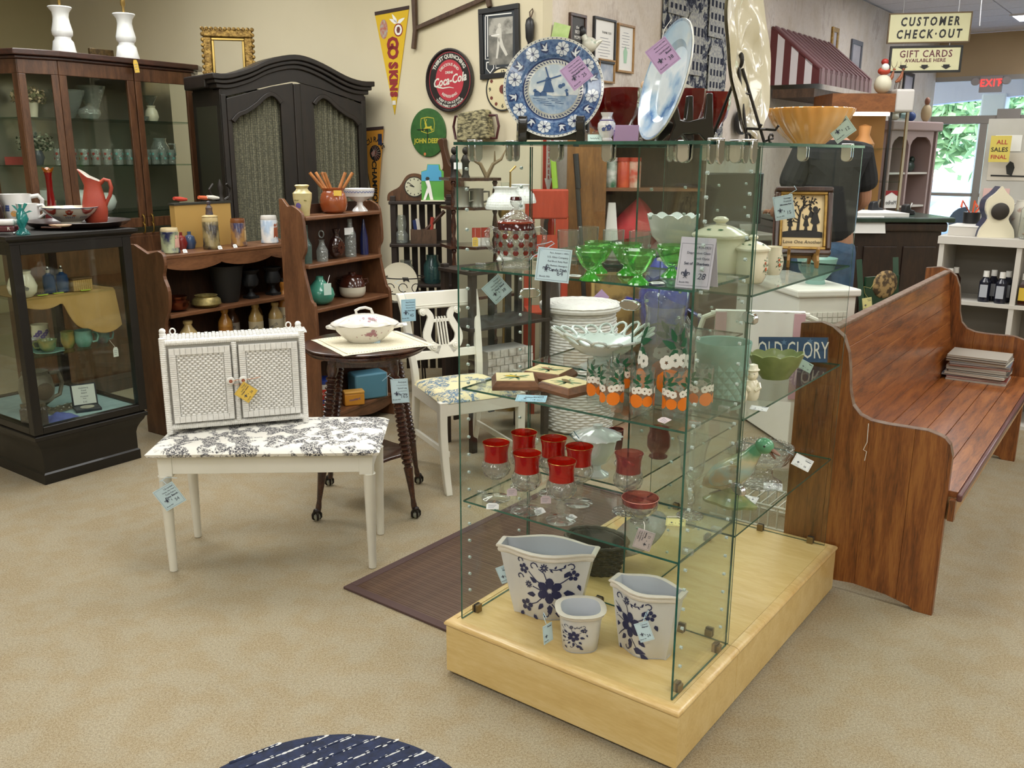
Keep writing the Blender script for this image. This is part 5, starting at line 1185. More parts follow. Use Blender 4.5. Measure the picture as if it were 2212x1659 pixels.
# ---- the lyre-back chair
M_cpaint=mat('chair_white','#e8e5d9',.4,c2='#e0ddcf',sc=5)
CH=27.6
t=thing('dining_chair','white lyre-back chair with a cream seat printed in blue','chair',(-.24,4.42,0),CH)
sw,sd,sh=.225,.22,.455
def chleg(pts,w,wf=None):
 m=MB();P_=smoothline(pts,4)
 for a,b in zip(P_,P_[1:]):pass
 n_=len(P_);vs=[]
 for i,q in enumerate(P_):
  ww=w+(wf-w)*(1-i/(n_-1)) if wf else w
  for dx,dy in ((-1,-1),(1,-1),(1,1),(-1,1)):vs.append((q[0]+dx*ww/2,q[1]+dy*ww/2,q[2]))
 fs=[(4*i+j,4*i+(j+1)%4,4*i+4+(j+1)%4,4*i+4+j) for i in range(n_-1) for j in range(4)]+[(3,2,1,0),tuple(4*(n_-1)+j for j in range(4))]
 return m.add(vs,fs)
for s in (-1,1):
 chleg([(s*(sw-.02),-sd-.035,0),(s*(sw-.02),-sd-.002,.12),(s*(sw-.015),-sd+.015,.3),(s*(sw-.015),-sd+.015,sh)],.042,.032).obj('front_leg',M_cpaint,t,bevel=.004)
 chleg([(s*(sw-.04),sd+.09,0),(s*(sw-.045),sd+.02,.2),(s*(sw-.045),sd-.01,sh),(s*(sw-.035),sd+.02,.62),(s*(sw-.025),sd+.07,.80),(s*(sw-.018),sd+.115,.90)],.038,.032).obj('rear_leg',M_cpaint,t,bevel=.005)
 MB().box(*sorted((s*(sw-.04),s*(sw-.055))),-sd+.02,sd+.03,.17,.20).obj('side_stretcher',M_cpaint,t,smooth=0,bevel=.003)
 MB().prism([(s*(sw-.01),-sd),(s*(sw-.03),-sd),(s*(sw-.05),sd),(s*(sw-.03),sd)],.385,.445,'z').obj('side_rail',M_cpaint,t,smooth=0,bevel=.003)
MB().box(-sw+.03,sw-.03,-sd-.004,-sd+.02,.385,.445).obj('front_rail',M_cpaint,t,smooth=0,bevel=.003)
MB().box(-sw+.05,sw-.05,sd-.02,sd,.385,.445).obj('back_rail',M_cpaint,t,smooth=0,bevel=.003)
def cs(u,v):
 x,y=(u-.5)*2,(v-.5)*2;w=sw-.004-.028*(y+1)/2;e_=max(0,1-abs(x)**8)*max(0,1-abs(y)**8)
 return (x*w,y*(sd+.006)-.0,.447+.028*e_**.4+.012*(1-x*x)*(1-y*y))
m=MB();m.grid(cs,30,30);m.grid(lambda u,v:(cs(u,v)[0]*.97,cs(u,v)[1]*.97,.445),30,30,flip=True)
m.obj('seat',toile('blue_toile','#ddd2a8','#647c90',10,8,.50,60),t,smooth=70)
bk=lambda x,z:(x,sd+.02+(z-.62)*.34,z)
def bslab(m,out,th):
 n_=len(out);A=sum(out[i][0]*out[(i+1)%n_][1]-out[(i+1)%n_][0]*out[i][1] for i in range(n_))
 if A<0:out=out[::-1]
 vs=[bk(*q) for q in out]+[(bk(*q)[0],bk(*q)[1]+th,bk(*q)[2]) for q in out]
 return m.add(vs,[tuple(range(n_)),tuple(range(n_,2*n_))[::-1]]+[(i,n_+i,n_+(i+1)%n_,(i+1)%n_) for i in range(n_)])
m=MB();bslab(m,[(-sw+.035,.815),(sw-.035,.815),(sw-.028,.90),(-sw+.028,.90)],.022);cr=m.obj('crest_rail',M_cpaint,t,bevel=.005)
m=MB();
for z in (.822,.832):bslab(m,[(-sw+.04,z),(sw-.04,z),(sw-.04,z+.004),(-sw+.04,z+.004)],-.003)
m.obj('reeding',M_cpaint,cr,smooth=0)
m=MB();bslab(m,[(-sw+.05,.565),(sw-.05,.565),(sw-.05,.605),(-sw+.05,.605)],.02);m.obj('lower_rail',M_cpaint,t,bevel=.003)
m=MB()
for s in (-1,1):
 L=smoothline([(s*.03,.605),(s*.075,.635),(s*.09,.68),(s*.07,.73),(s*.055,.77),(s*.07,.80),(s*.095,.815)],4);k=len(L)
 W_=[.05-.022*i/(k-1) for i in range(k)];Lp,Rp=[],[]
 for i in range(k):
  a,b=L[max(0,i-1)],L[min(k-1,i+1)];dx,dy=b[0]-a[0],b[1]-a[1];l=sqrt(dx*dx+dy*dy);Lp.append((L[i][0]-dy/l*W_[i]/2,L[i][1]+dx/l*W_[i]/2));Rp.append((L[i][0]+dy/l*W_[i]/2,L[i][1]-dx/l*W_[i]/2))
 bslab(m,Lp+Rp[::-1],.016)
 for cxx,czz,rr_ in ((s*.098,.80,.019),(s*.062,.628,.02)):
  for ro,yo in ((1,-.006),(.55,-.010)):m.add(*(lambda pts:([tuple(bk(x,z)[i]+(yo if i==1 else 0) for i in range(3)) for x,z in pts]+[(bk(x,z)[0],bk(x,z)[1]+.018,z) for x,z in pts],[tuple(range(12)),]+[(i,12+i,12+(i+1)%12,(i+1)%12) for i in range(12)]))([(cxx+rr_*ro*cos(i*pi/6),czz+rr_*ro*sin(i*pi/6)) for i in range(12)]))
bslab(m,[(-.05,.60),(.05,.60),(.045,.63),(-.045,.63)],.016);bslab(m,[(-.05,.745),(.05,.745),(.05,.76),(-.05,.76)],.015)
m.obj('lyre',M_cpaint,t,bevel=.002)
for i in range(4):x=-.024+.016*i;m=MB();bslab(m,[(x-.0035,.625),(x+.0035,.625),(x+.0035,.772),(x-.0035,.772)],.012);m.obj('string',M_cpaint,t,smooth=0)
price_tag('blue tag priced 45, hung on the back of the white lyre chair',(-0.522,4.500,0.834),24,.075,.112,'brite',('Hand Painted','Distressed, Waxed','Waverly Fabric','Harp Back Chair'),'45',0,0,[(-.01,0,.055),(-.03,.02,.12),(-.06,.03,.14),(-.03,.04,.15)])
# ---- bamboo mat
A_,B_,C_=(-.636,3.126),(-.22,2.806),(-.226+.21,3.844+.28)
mrz=math.degrees(math.atan2(B_[1]-A_[1],B_[0]-A_[0]));
t=thing('bamboo_mat','dark brown bamboo slat mat on the carpet behind the plinth','mat',(A_[0],A_[1],0),mrz)
MW,ML=.92,1.5
M_bam=wood('dark_bamboo','#5a4335','#6d5340','#453127',(1.5,10,10),.45,4,.2,.1);M_bind=mat('mat_binding','#4f3a36',.8,bump=.3,bsc=300)
bd=.035
for q in ((0,MW,0,bd),(0,MW,ML-bd,ML),(0,bd,bd,ML-bd),(MW-bd,MW,bd,ML-bd)):MB().box(*q,.0005,.010).obj('binding',M_bind,t,smooth=0,bevel=.002)
MB().box(bd,MW-bd,bd,ML-bd,.0005,.004).obj('backing',mat('mat_mesh','#a58f72',.9),t,smooth=0)
sl=MB().box(bd,MW-bd,0,.0092,.004,.0075).mesh('slat',M_bam,0);y=bd;k=0
while y+.0092<ML-bd:
 o=bpy.data.objects.new('slat',sl);COL.objects.link(o);o.parent=t;o.location=(0,y,.0004*(k%3));y+=.0101;k+=1
# ---- braided rug at the bottom edge
rx_,ry_=.46,.55;rc_=(-.475,1.690)
t=thing('braided_rug','navy oval woven rug with rows of white flecks','rug',(rc_[0],rc_[1],0),-4)
M_navy=mat('navy_yarn','#26304f',.9,c2='#1c2338',sc=45,bump=.6,bsc=160,bd=.004);M_fleck=mat('white_yarn','#d3d3d2',.9,bump=.3,bsc=300)
MB().lathe([(.001,.008),(.93,.009),(.98,.007),(1.0,.003),(1.0,.0005),(.001,.0005)],90,sx=rx_,sy=ry_).obj('body',M_navy,t)
m=MB();m2=MB();ang=radians(40);r=random.Random(2);d=-.6
while d<.6:
 ca,sa=cos(ang),sin(ang);pts=[]
 tt=-.8
 while tt<.8:
  x,y=tt*ca-d*sa,tt*sa+d*ca
  if (x/rx_)**2+(y/ry_)**2<.965:
   if r.random()<.9:
    L=r.uniform(.007,.015);w=r.uniform(.0032,.0062);j=d+r.gauss(0,.0012)
    m.at((tt*ca-j*sa,tt*sa+j*ca,.0095),math.degrees(ang)).ell((0,0,0),L,w,.0022,8,5)
   pts.append((x,y,.0085))
  tt+=.017
 if len(pts)>2:m2.tube(pts[::2]+[pts[-1]],.004,5)
 d+=.044
m.obj('white_flecks',M_fleck,t,stuff=True);m2.obj('ribs',M_navy,t,stuff=True)
# ---------------------------------------------------------------- black glass counter case
M_ebony=mat('ebonised_wood','#0d0b09',.4,c2='#15110d',sc=4,coat=.12,st=(6,6,1))
G_old=glass('case_glass','#f4f7f3',.8)
KX,KY=-2.298,4.156;KR=54.0
t=thing('glass_counter_case','black framed antique glass counter case on a moulded plinth, at the left edge','display case',(KX,KY,0),KR)
KW,KD,KH=.60,.80,1.225
kloc=lambda x,y,z:(KX+x*cos(radians(KR))-y*sin(radians(KR)),KY+x*sin(radians(KR))+y*cos(radians(KR)),z)
def mould(prof,x0,x1,y0,y1,nm,m_,par=t):
 """a moulding run round a rectangle: profile of (out, height)"""
 m=MB();n=len(prof);c=[(x0,y0,-1,-1),(x1,y0,1,-1),(x1,y1,1,1),(x0,y1,-1,1)]
 vs=[(x+sx*o,y+sy*o,z) for x,y,sx,sy in c for o,z in prof]
 m.add(vs,[(i*n+j,((i+1)%4)*n+j,((i+1)%4)*n+j+1,i*n+j+1) for i in range(4) for j in range(n-1)]+[tuple(i*n+n-1 for i in range(4)),tuple(i*n for i in range(4))[::-1]])
 return m.obj(nm,m_,par,smooth=30)
mould([(-.01,0),(-.01,.05),(-.018,.058),(-.018,.15),(-.012,.175),(0,.2),(.014,.22),(.02,.235),(.03,.24),(.03,.258),(.02,.265),(.01,.275)],.03,KW-.03,.03,KD-.03,'plinth',M_ebony)
for x,y in ((0,0),(KW-.045,0),(0,KD-.045),(KW-.045,KD-.045)):MB().box(x,x+.045,y,y+.045,.27,KH-.03).obj('corner_post',M_ebony,t,smooth=0,bevel=.003)
for z0,z1,nm in ((.27,.305,'bottom_rail'),(1.135,KH-.03,'top_rail')):
 for q in ((.045,KW-.045,0,.04),(.045,KW-.045,KD-.04,KD),(0,.04,.045,KD-.045),(KW-.04,KW,.045,KD-.045)):MB().box(*q,z0,z1).obj(nm,M_ebony,t,smooth=0,bevel=.003)
mould([(-.01,KH-.045),(.004,KH-.04),(.004,KH-.03),(.02,KH-.022),(.028,KH-.014),(.028,KH)],0,KW,0,KD,'top_board',M_ebony)
for q in ((.045,KW-.045,.018,.022),(.045,KW-.045,KD-.022,KD-.018)):MB().box(*q,.305,1.135).obj('pane',G_old,t,smooth=0)
for q in ((.018,.022,.045,KD-.045),(KW-.022,KW-.018,.045,KD-.045)):MB().box(*q,.305,1.135).obj('pane',G_old,t,smooth=0)
MB().box(.03,KW-.03,.03,KD-.03,.27,.296).obj('floor_board',mat('powder_blue_cloth','#9fb9bd',.9,c2='#94aeb3',sc=20),t,smooth=0)
for z in (.63,.915):MB().box(.03,KW-.03,.06,KD-.03,z,z+.006).obj('glass_shelf',[G_old],t,smooth=0)
kf=.2965;k1=.6365;k2=.9215
t=thing('draped_cloth','tan suede cloth draped over the top glass shelf of the black case','cloth',kloc(0,0,0),KR)
M_suede=mat('tan_suede','#b08c52',.9,c2='#c19c60',sc=6)
def dr(u,v):
 x=.055+.47*u
 if v<.6:return (x,.60-.53*(v/.6),k2+.003+.002*sin(u*19+v*11))
 w=(v-.6)/.4;drop=.04+.16*max(0,sin((u-.38)*3.4))**.8*(1 if u>.38 else 0)+.02*abs(sin(u*9))
 return (x+.02*w*sin(u*7),.068-.012*w+.012*sin(u*12)*w*.4,k2+.003-w*drop)
m=MB();m.grid(dr,36,30);m.grid(lambda u,v:(lambda q:(q[0],q[1]+.0025,q[2]-.0025))(dr(u,v)),36,30,flip=True);m.obj('cloth',M_suede,t)
def lat(name,label,cat,p,prof,m_,rz=0,group=None,n=26,fn=None,part='body',sx=1,sy=1):
 t=thing(name,label,cat,p,rz,group);MB().lathe(prof,n,fn=fn,sx=sx,sy=sy).obj(part,m_,t);return t
b0=lat('perfume_bottle','blue glass bottle with a silver top, left of a pair on the upper case shelf','bottle',kloc(.225,.13,k2+.006),[(.001,0),(.024,0),(.028,.006),(.03,.06),(.026,.085),(.012,.095),(.010,.1),(.001,.1)],glass('cobalt_pale','#4a7fae',1.4,'#2d5f95',.45),0,'blue bottles on the case shelf')
MB().lathe([(.011,.1),(.011,.115),(.006,.12),(.005,.13),(.001,.131)],16).obj('stopper',M_chrome,b0)
dup(b0,kloc(.285,.12,k2+.006),10,'blue glass bottle with a silver top, right of a pair beside the woven box')
t=thing('woven_box','small gold woven box on the upper shelf of the black case','box',kloc(.37,.12,k2+.005),KR)
MB().box(-.05,.05,-.035,.035,0,.055).obj('box',mat('gold_thread','#a8874a',.6),t,smooth=0)
m=MB()
for r in range(5):
 for c in range(9):m.at().box(-.048+.0107*c,-.0395+.0107*c,-.0372+.0008*((r+c)%2),-.035,.004+.0102*r,.0125+.0102*r)
m.obj('weave',mat('gold_weave','#c2a060',.5,.2),t,smooth=0,stuff=True)
MB().box(-.052,.052,-.037,.037,.0552,.064).obj('lid',mat('brown_lacquer','#5d4528',.4),t,smooth=0,bevel=.002)
t=lat('porcelain_pitcher','cream porcelain jug with grey roses at the left of the upper case shelf','jug',kloc(.085,.11,k2+.006),[(.001,0),(.04,0),(.06,.02),(.066,.05),(.055,.085),(.042,.11),(.046,.125),(.043,.125),(.001,.1)],M_creamc)
m=MB()
for k in range(5):flower(m,-.02+.012*k,.045+.008*(k%2),.009,lambda x,y:(.0675*cos(-1.2+x/.066),.0675*sin(-1.2+x/.066),y),5,k)
m.obj('painted_roses',mat('grey_rose','#7d7a72',.4),t,smooth=0)
t=thing('costume_jewellery','scatter of bead necklaces and brooches on the tan cloth','jewellery',kloc(.12,.10,k2+.006),KR,'jewellery on the cloth');r=random.Random(9)
m=MB()
for k in range(60):a=k*.21;m.ell((.05+.05*cos(a)+.03*cos(a*.3),.03+.028*sin(a),.003),.0035,.0035,.0035,6,4)
m.obj('beads',mat('grey_beads','#8d8a92',.25,.4),t,stuff=True)
for i,(x,y,c) in enumerate(((.1,-.015,'#b9d24a'),(.02,-.02,'#b9d24a'),(.23,-.03,'#c6da54'))):MB().box(x,x+.05,y,y+.012,0,.004).obj('display_card',mat('lime_card',c,.6),t,smooth=0)
MJ=[mat('majolica_green','#4d7354',.2,c2='#b3a464',sc=14,coat=.5),mat('majolica_pink','#a8737c',.2,c2='#8fb0a8',sc=10,coat=.5),mat('majolica_aqua','#86b7ae',.2,c2='#5e9488',sc=18,coat=.5),mat('majolica_yellow','#b99a56',.2,c2='#5f7d4c',sc=12,coat=.5)]
def cup(name,label,p,m_,h,r,rz,handle=True,cat='cup',flare=.0,g=None):
 t=thing(name,label,cat,p,rz,g)
 MB().lathe([(.001,0),(r*.62,0),(r*.7,h*.05),(r*.98,h*.35),(r,h*.6),(r*(.92+flare),h*.9),(r*(1+flare),h),(r*(.94+flare),h),(r*.86,h*.6),(r*.8,h*.3),(.001,h*.08)],24).obj('body',m_,t)
 if handle:MB().tube([(r*.95,0,h*.82),(r*1.45,0,h*.85),(r*1.6,0,h*.6),(r*1.4,0,h*.3),(r*.95,0,h*.25)],r*.12,7).obj('handle',m_,t)
 return t
cup('majolica_cup','green and pink glazed cup on a leaf saucer, front of the case middle shelf',kloc(.175,.12,k1+.012),MJ[0],.055,.04,200,True,'cup',.15)
cup('majolica_cup','pink-rimmed pale blue glazed cup behind the green one',kloc(.135,.21,k1),MJ[1],.065,.042,30,True,'cup',.15)
lat('leaf_saucer','green leaf saucer under the front glazed cup in the black case','saucer',kloc(.175,.12,k1),[(.001,0),(.04,0),(.075,.012),(.074,.015),(.04,.006),(.001,.006)],MJ[2],0,None,40,lambda th,i,r,z:(r*(1+.06*cos(th*7)),z))
cup('glazed_jug','yellow green glazed mug in the middle of the case shelf',kloc(.30,.16,k1),MJ[3],.085,.034,90)
cup('glazed_jug','round green glazed pitcher right of the yellow mug',kloc(.365,.13,k1),MJ[2],.085,.044,20,True,'jug')
cup('glazed_jug','aqua and brown glazed pitcher at the right end of the case shelf',kloc(.47,.14,k1),mat('majolica_teal','#79b8b4',.2,c2='#5b3338',sc=9,coat=.5),.085,.038,0,True,'jug')
t=cup('glazed_jug','cream jar with blue flowers at the back of the case middle shelf',kloc(.25,.33,k1),M_creamc,.11,.042,0,False,'jar')
m=MB()
for k in range(6):flower(m,-.03+.012*k,.05+.012*(k%3),.012,lambda x,y:(.0435*cos(-1+x/.042),.0435*sin(-1+x/.042),y),5,k)
m.obj('painted_flowers',mat('delft_violet','#6a5a9a',.3),t,smooth=0)
small_tag('white tag hanging from the aqua pitcher in the black case',kloc(.485,.05,k1-.04),KR,0,0,.028,.05,[(0,0,.025),(-.01,.03,.06)])
t=thing('medal_case','open black presentation box with a medal and a card in its lid','box',kloc(.36,.16,kf),KR-20)
MB().box(-.062,.062,-.05,.05,0,.014).obj('tray',mat('navy_leather','#1c2432',.5),t,bevel=.003)
lid=MB().box(-.062,.062,0,.01,0,.115).obj('lid',mat('navy_leather','#1c2432',.5),t,loc=(0,.05,.012),rx=-14,bevel=.003)
MB().box(-.054,.054,-.0015,0,.006,.108).obj('card',TAGC['white'],lid,smooth=0)
m=MB()
for s,z,sz in (('Gutenberg',.092,.011),('Travel',.078,.010),('Award',.065,.010),('Presidential',.047,.008),('Party',.036,.008),('$ 55',.018,.010)):m.add(*txt(s,sz,XZ(.0,-.002,z),.0001))
m.obj('print',M_ink2,lid,smooth=0)
MB().lathe([(.001,.014),(.034,.014),(.034,.0165),(.001,.0165)],26).obj('medal',mat('silver','#c9c2b2',.3,.8),t);
t=thing('folded_cloth','crumpled blue cloth on the floor of the black case','cloth',kloc(.19,.12,kf),KR)
m=MB();m.grid(lambda u,v:((u-.5)*.15,(v-.5)*.11,.003+.022*max(0,1-(2*u-1)**2)*max(0,1-(2*v-1)**2)*(1+.5*sin(u*11)*sin(v*9))),20,18);m.obj('cloth',mat('periwinkle_cloth','#4f5a9c',.9,c2='#5c68ab',sc=15),t)
def vial(label,p,h,c):
 t=lat('bottle',label,'bottle',p,[(.001,0),(.02,0),(.021,h*.72),(.013,h*.8),(.012,h*.88),(.001,h*.88)],c,0,'old bottles in the black case');MB().lathe([(.015,h*.87),(.015,h),(.001,h)],16).obj('cap',mat('tin_cap','#6f6556',.5,.4),t)
M_vial=glass('smoky_glass','#a9a29a',1.2,'#6d625c',.45)
vial('small brown bottle at the front corner of the black case',kloc(.095,.085,kf),.105,M_vial)
vial('small grey bottle seen through the left pane of the black case',kloc(.04,.16,kf),.1,M_vial)
t=thing('stein','grey stoneware tankard with a relief medallion in the black case','tankard',kloc(.19,.32,kf),KR)
MB().lathe([(.001,0),(.05,0),(.055,.01),(.035,.03),(.075,.06),(.085,.12),(.075,.18),(.06,.2),(.064,.215),(.06,.215),(.001,.2)],30).obj('body',mat('grey_salt_glaze','#8b8374',.35,c2='#6f675a',sc=20,bump=.3),t)
MB().tube([(.07,0,.19),(.12,0,.19),(.135,0,.13),(.115,0,.07),(.078,0,.06)],.011,8).obj('handle',mat('grey_salt_glaze','#8b8374'),t)
MB().at((0,-.083,.12),rx=90).lathe([(.001,.006),(.035,.004),(.045,0),(.001,-.006)][::-1],24).obj('medallion',mat('brown_relief','#5b4c3c',.5,bump=.8,bsc=90),t)
t=thing('belt_buckles','plastic bag of old buckles lying beside the medal box','bag',kloc(.28,.27,kf),KR+10)
m=MB();m.grid(lambda u,v:((u-.5)*.2,(v-.5)*.1,.004+.012*abs(sin(u*13)*sin(v*7))),26,14);m.obj('bag',glass('bag_plastic','#c9c6bd',1.6,'#7b7264',.55,.1),t)
small_tag('white slip on the floor of the black case, at the tankard foot',kloc(.15,.22,kf+.05),KR,-20,0,.03,.02)
# ---- what stands on top of the case
zt=KH+.0005
t=thing('round_tray','large round black tray under the patterned bowl on the black case','tray',(-2.241,4.727,1.225),0)
MB().lathe([(.001,.012),(.2,.012),(.225,.022),(.25,.034),(.252,.032),(.225,.010),(.2,0),(.001,0)],56).obj('tray',mat('black_tole','#2a211f',.35,c2='#3a2c28',sc=8,coat=.3),t)
c=(-2.304,4.783,1.238)
t=thing('imari_bowl','patterned red blue and white bowl on the black tray','bowl',c,0)
MB().lathe([(.001,0),(.05,0),(.052,.01),(.085,.03),(.12,.06),(.136,.085),(.133,.086),(.115,.062),(.08,.034),(.001,.014)],48).obj('bowl',mat('imari_white','#d8d2c0',.15,coat=.6),t)
prf=[(.01,.055),(.03,.086),(.06,.121),(.085,.137)]
def im(x,y,o=.0012):
 r=.1
 for (z0,r0),(z1,r1) in zip(prf,prf[1:]):
  if z0<=y<=z1:r=r0+(r1-r0)*(y-z0)/(z1-z0)
 a=-pi/2+x/.1;return ((r+o)*cos(a),(r+o)*sin(a),y)
A,B,D_=MB(),MB(),MB()
for k in range(8):
 x=-.26+.075*k
 if k%2:A.fan([(x-.03,.082),(x+.03,.082),(x+.02,.06),(x,.05),(x-.02,.06)],im)
 else:flower(A,x,.062,.014,im,5,k);[B.fan(leaf(x+.01*cos(q),.045+.012*sin(q),q,.02,.008),im) for q in (0,1,2,3)]
 for q in range(5):D_.fan(leaf(x-.02+.01*q,.03,1.5,.014,.004),im)
ring_pts=[(x*.02-.314,.083) for x in range(32)]
D_.strip(ring_pts,.004,im)
A.obj('red_panels',mat('imari_red','#8a3222',.25,coat=.4),t,smooth=0);B.obj('orange_leaves',mat('imari_orange','#b5602e',.3),t,smooth=0);D_.obj('blue_strokes',mat('imari_blue','#3d4d78',.3),t,smooth=0)
c=(-2.213,4.872,1.238)
t=thing('red_pitcher','rust red pottery pitcher with a white lining behind the patterned bowl','pitcher',c,8)
M_rust=mat('rust_glaze','#9a3a2c',.45,c2='#a8452f',sc=12,bump=.35,bsc=120)
def pl_(th,i,r,z):
 k=max(0,cos(th-pi))
 return (r*(1+(.55*k**3 if z>.2 else 0)),z+(.045*k**2-.02*max(0,cos(th)) if z>.2 else 0))
MB().lathe([(.001,0),(.05,0),(.056,.01),(.062,.06),(.06,.1),(.05,.15),(.042,.19),(.045,.23),(.041,.23),(.036,.19)],36,fn=pl_).obj('jug',M_rust,t)
MB().lathe([(.0425,.231),(.040,.229),(.035,.19),(.04,.15),(.001,.12)],36,fn=pl_).obj('lining',mat('white_lining','#d9d3c5',.2,coat=.4),t)
MB().tube([(.036,0,.2),(.06,0,.222),(.085,0,.215),(.092,0,.18),(.082,0,.14),(.062,0,.105),(.055,0,.09)],[.012,.010,.010,.010,.009,.009,.01],10).obj('handle',M_rust,t)
c=(-2.481,4.951,1.238)
t=lat('swung_vase','tall slim red glass vase with an amber flared rim','vase',(c[0],c[1],1.238),[(.001,0),(.036,0),(.034,.03),(.02,.09),(.015,.17),(.017,.235),(.021,.255),(.018,.255),(.012,.17),(.001,.05)],glass('swung_red','#b8201c',1.6,'#8a0f10',.55),0,None,24,lambda th,i,r,z:(r*(1+.12*cos(th*5)*(z<.1)),z))
MB().lathe([(.019,.252),(.026,.268),(.028,.275),(.024,.272),(.018,.254)],30,fn=lambda th,i,r,z:(r*(1+.15*cos(th*3)),z+.008*cos(th*3))).obj('amber_rim',glass('amber_glass','#d39a3c',1.5,'#b8741c',.4),t)
c=(-2.620,4.884,1.226)
t=thing('creamer','large white jug painted with fruit at the left end of the case','jug',(c[0]-.06,c[1]+.1,zt),20)
def jug(t,s,m_):
 MB().lathe([(.001*s,0),(.05*s,0),(.056*s,.01*s),(.06*s,.05*s),(.056*s,.1*s),(.058*s,.128*s),(.054*s,.128*s),(.05*s,.08*s),(.001,.015*s)],30,fn=lambda th,i,r,z:(r*(1+(.35*max(0,cos(th-pi))**4 if z>.09*s else 0)),z)).obj('body',m_,t)
 MB().tube([(.054*s,0,.115*s),(.085*s,0,.12*s),(.1*s,0,.1*s),(.095*s,0,.065*s),(.058*s,0,.04*s)],.010*s,8).obj('handle',m_,t)
jug(t,1.2,mat('white_porcelain','#e7e6e3'))
m=MB();f=lambda x,y:(.0725*cos(-2+x/.07),.0725*sin(-2+x/.07),y)
for k in range(9):m.fan([(-.03+.010*(k%3)+.006*cos(j),.07+.011*(k//3)+.006*sin(j)) for j in range(7)],f)
m.obj('painted_grapes',mat('grape_blue','#4a5f9c',.3),t,smooth=0)
m=MB();m.fan([(.015+.016*cos(j*.6),.052+.016*sin(j*.6)) for j in range(10)],f);m.obj('painted_peach',mat('peach_paint','#d9a05a',.3),t,smooth=0)
t=thing('creamer','small white jug in front of the larger fruit jug','jug',(c[0]+.05,c[1]-.0,zt),0);jug(t,.85,mat('white_porcelain','#e7e6e3'))
c=(-2.287,4.268,1.226)
t=thing('glass_fish','twisted teal glass fish figurine on the black case','figurine',c,0)
G_teal=glass('teal_glass','#7fd3cc',1.8,'#2f9a9a',.35)
m=MB();m.lathe([(.001,0),(.028,0),(.026,.01),(.012,.03),(.02,.05),(.026,.07),(.02,.095),(.008,.12),(.001,.125)],16,fn=lambda th,i,r,z:(r*(1+.2*cos(th*3+z*60)),z));m.obj('body',G_teal,t)
m=MB()
for a,L in ((.4,.05),(1.1,.06),(2.2,.055),(2.8,.045),(1.6,.05)):m.prism([(.0,.09),(L*cos(a)-.006,.09+L*sin(a)),(L*cos(a)+.008,.09+L*sin(a)-.004)],-.003,.003,'y')
m.obj('fins',G_teal,t,smooth=0)
c=(-2.361,4.271,1.226)
t=thing('trinket_box','white and burgundy porcelain box at the left edge of the case top','box',(c[0]-.01,c[1],zt),10)
MB().box(-.055,.05,-.03,.03,.012,.04).obj('body',mat('burgundy_glaze','#56202a',.25,coat=.5),t,bevel=.006)
MB().box(-.055,.05,-.03,.03,.0405,.07).obj('lid',mat('white_porcelain','#e7e6e3'),t,bevel=.012)
m=MB()
for x in (-.05,.045):
 for y in (-.025,.025):m.ell((x,y,.007),.007,.007,.007,8,6)
m.obj('feet',M_chrome,t)
MB().add(*txt('R',.022,XZ(.025,-.0305,.027),.0004)).obj('monogram',mat('white_enamel','#ece6dc'),t,smooth=0)
t=lat('bottle','dark bottle cut off by the left edge of the picture','bottle',(-2.747,4.890,1.226),[(.001,0),(.032,0),(.034,.1),(.014,.15),(.012,.2),(.001,.2)],mat('dark_bottle','#2b1a18',.1,coat=.6))
t=thing('eyeglasses','wire and bead necklace lying over the front of the tray','necklace',(-2.107,4.193,1.262),0)
MB().tube([(-.05+.01*i,-.01+.004*sin(i),.003) for i in range(10)],.0035,6).obj('beads',mat('dark_beads','#4a2c22',.4),t)
t=thing('small_dish','amber leaf dish lying at the front left of the tray','dish',(-2.111,4.271,1.262),0);MB().lathe([(.001,0),(.03,.001),(.04,.008),(.038,.009),(.001,.003)],20,sx=1.3).obj('dish',mat('amber_dish','#a8622e',.3,c2='#d8cbb0',sc=20),t)
# ---------------------------------------------------------------- china cabinet
M_wal=wood('cabinet_walnut','#523420','#65432a','#3d2616',(12,12,2),.35,5,.3,.05)
CHL=(-2.81,5.885);CR_=58.3
t=thing('china_cabinet','tall walnut china cabinet with glass doors and canted corners','cabinet',(*CHL,0),CR_)
cl=lambda x,y,z:(CHL[0]+x*cos(radians(CR_))-y*sin(radians(CR_)),CHL[1]+x*sin(radians(CR_))+y*cos(radians(CR_)),z)
plan=[(-.28,.40),(-.21,.085),(0,0),(1.01,0),(1.13,.10),(1.13,.40)]
def off(pl,d):return [(x+(d if x>.9 else -d if x<-.1 else 0),y-(d if y<.2 else 0)) for x,y in pl]
for o,z0,z1 in ((.012,2.145,2.165),(.035,2.165,2.20)):MB().prism(off(plan,o),z0,z1,'z').obj('cornice',wood('cornice_walnut','#39221a','#49291f','#2a1712',(3,12,12),.35,5,.3,.05),t,smooth=0,bevel=.006)
MB().prism(off(plan,0),0,1.06,'z').obj('lower_carcass',M_wal,t,smooth=0,bevel=.004)
MB().box(-.27,1.12,.385,.40,1.06,2.15).obj('mirror_back',mat('pale_mirror_reflection','#b9b5a6',.16,.6),t,smooth=0)  # part-diffuse pale colour stands in for the bright shop reflected here
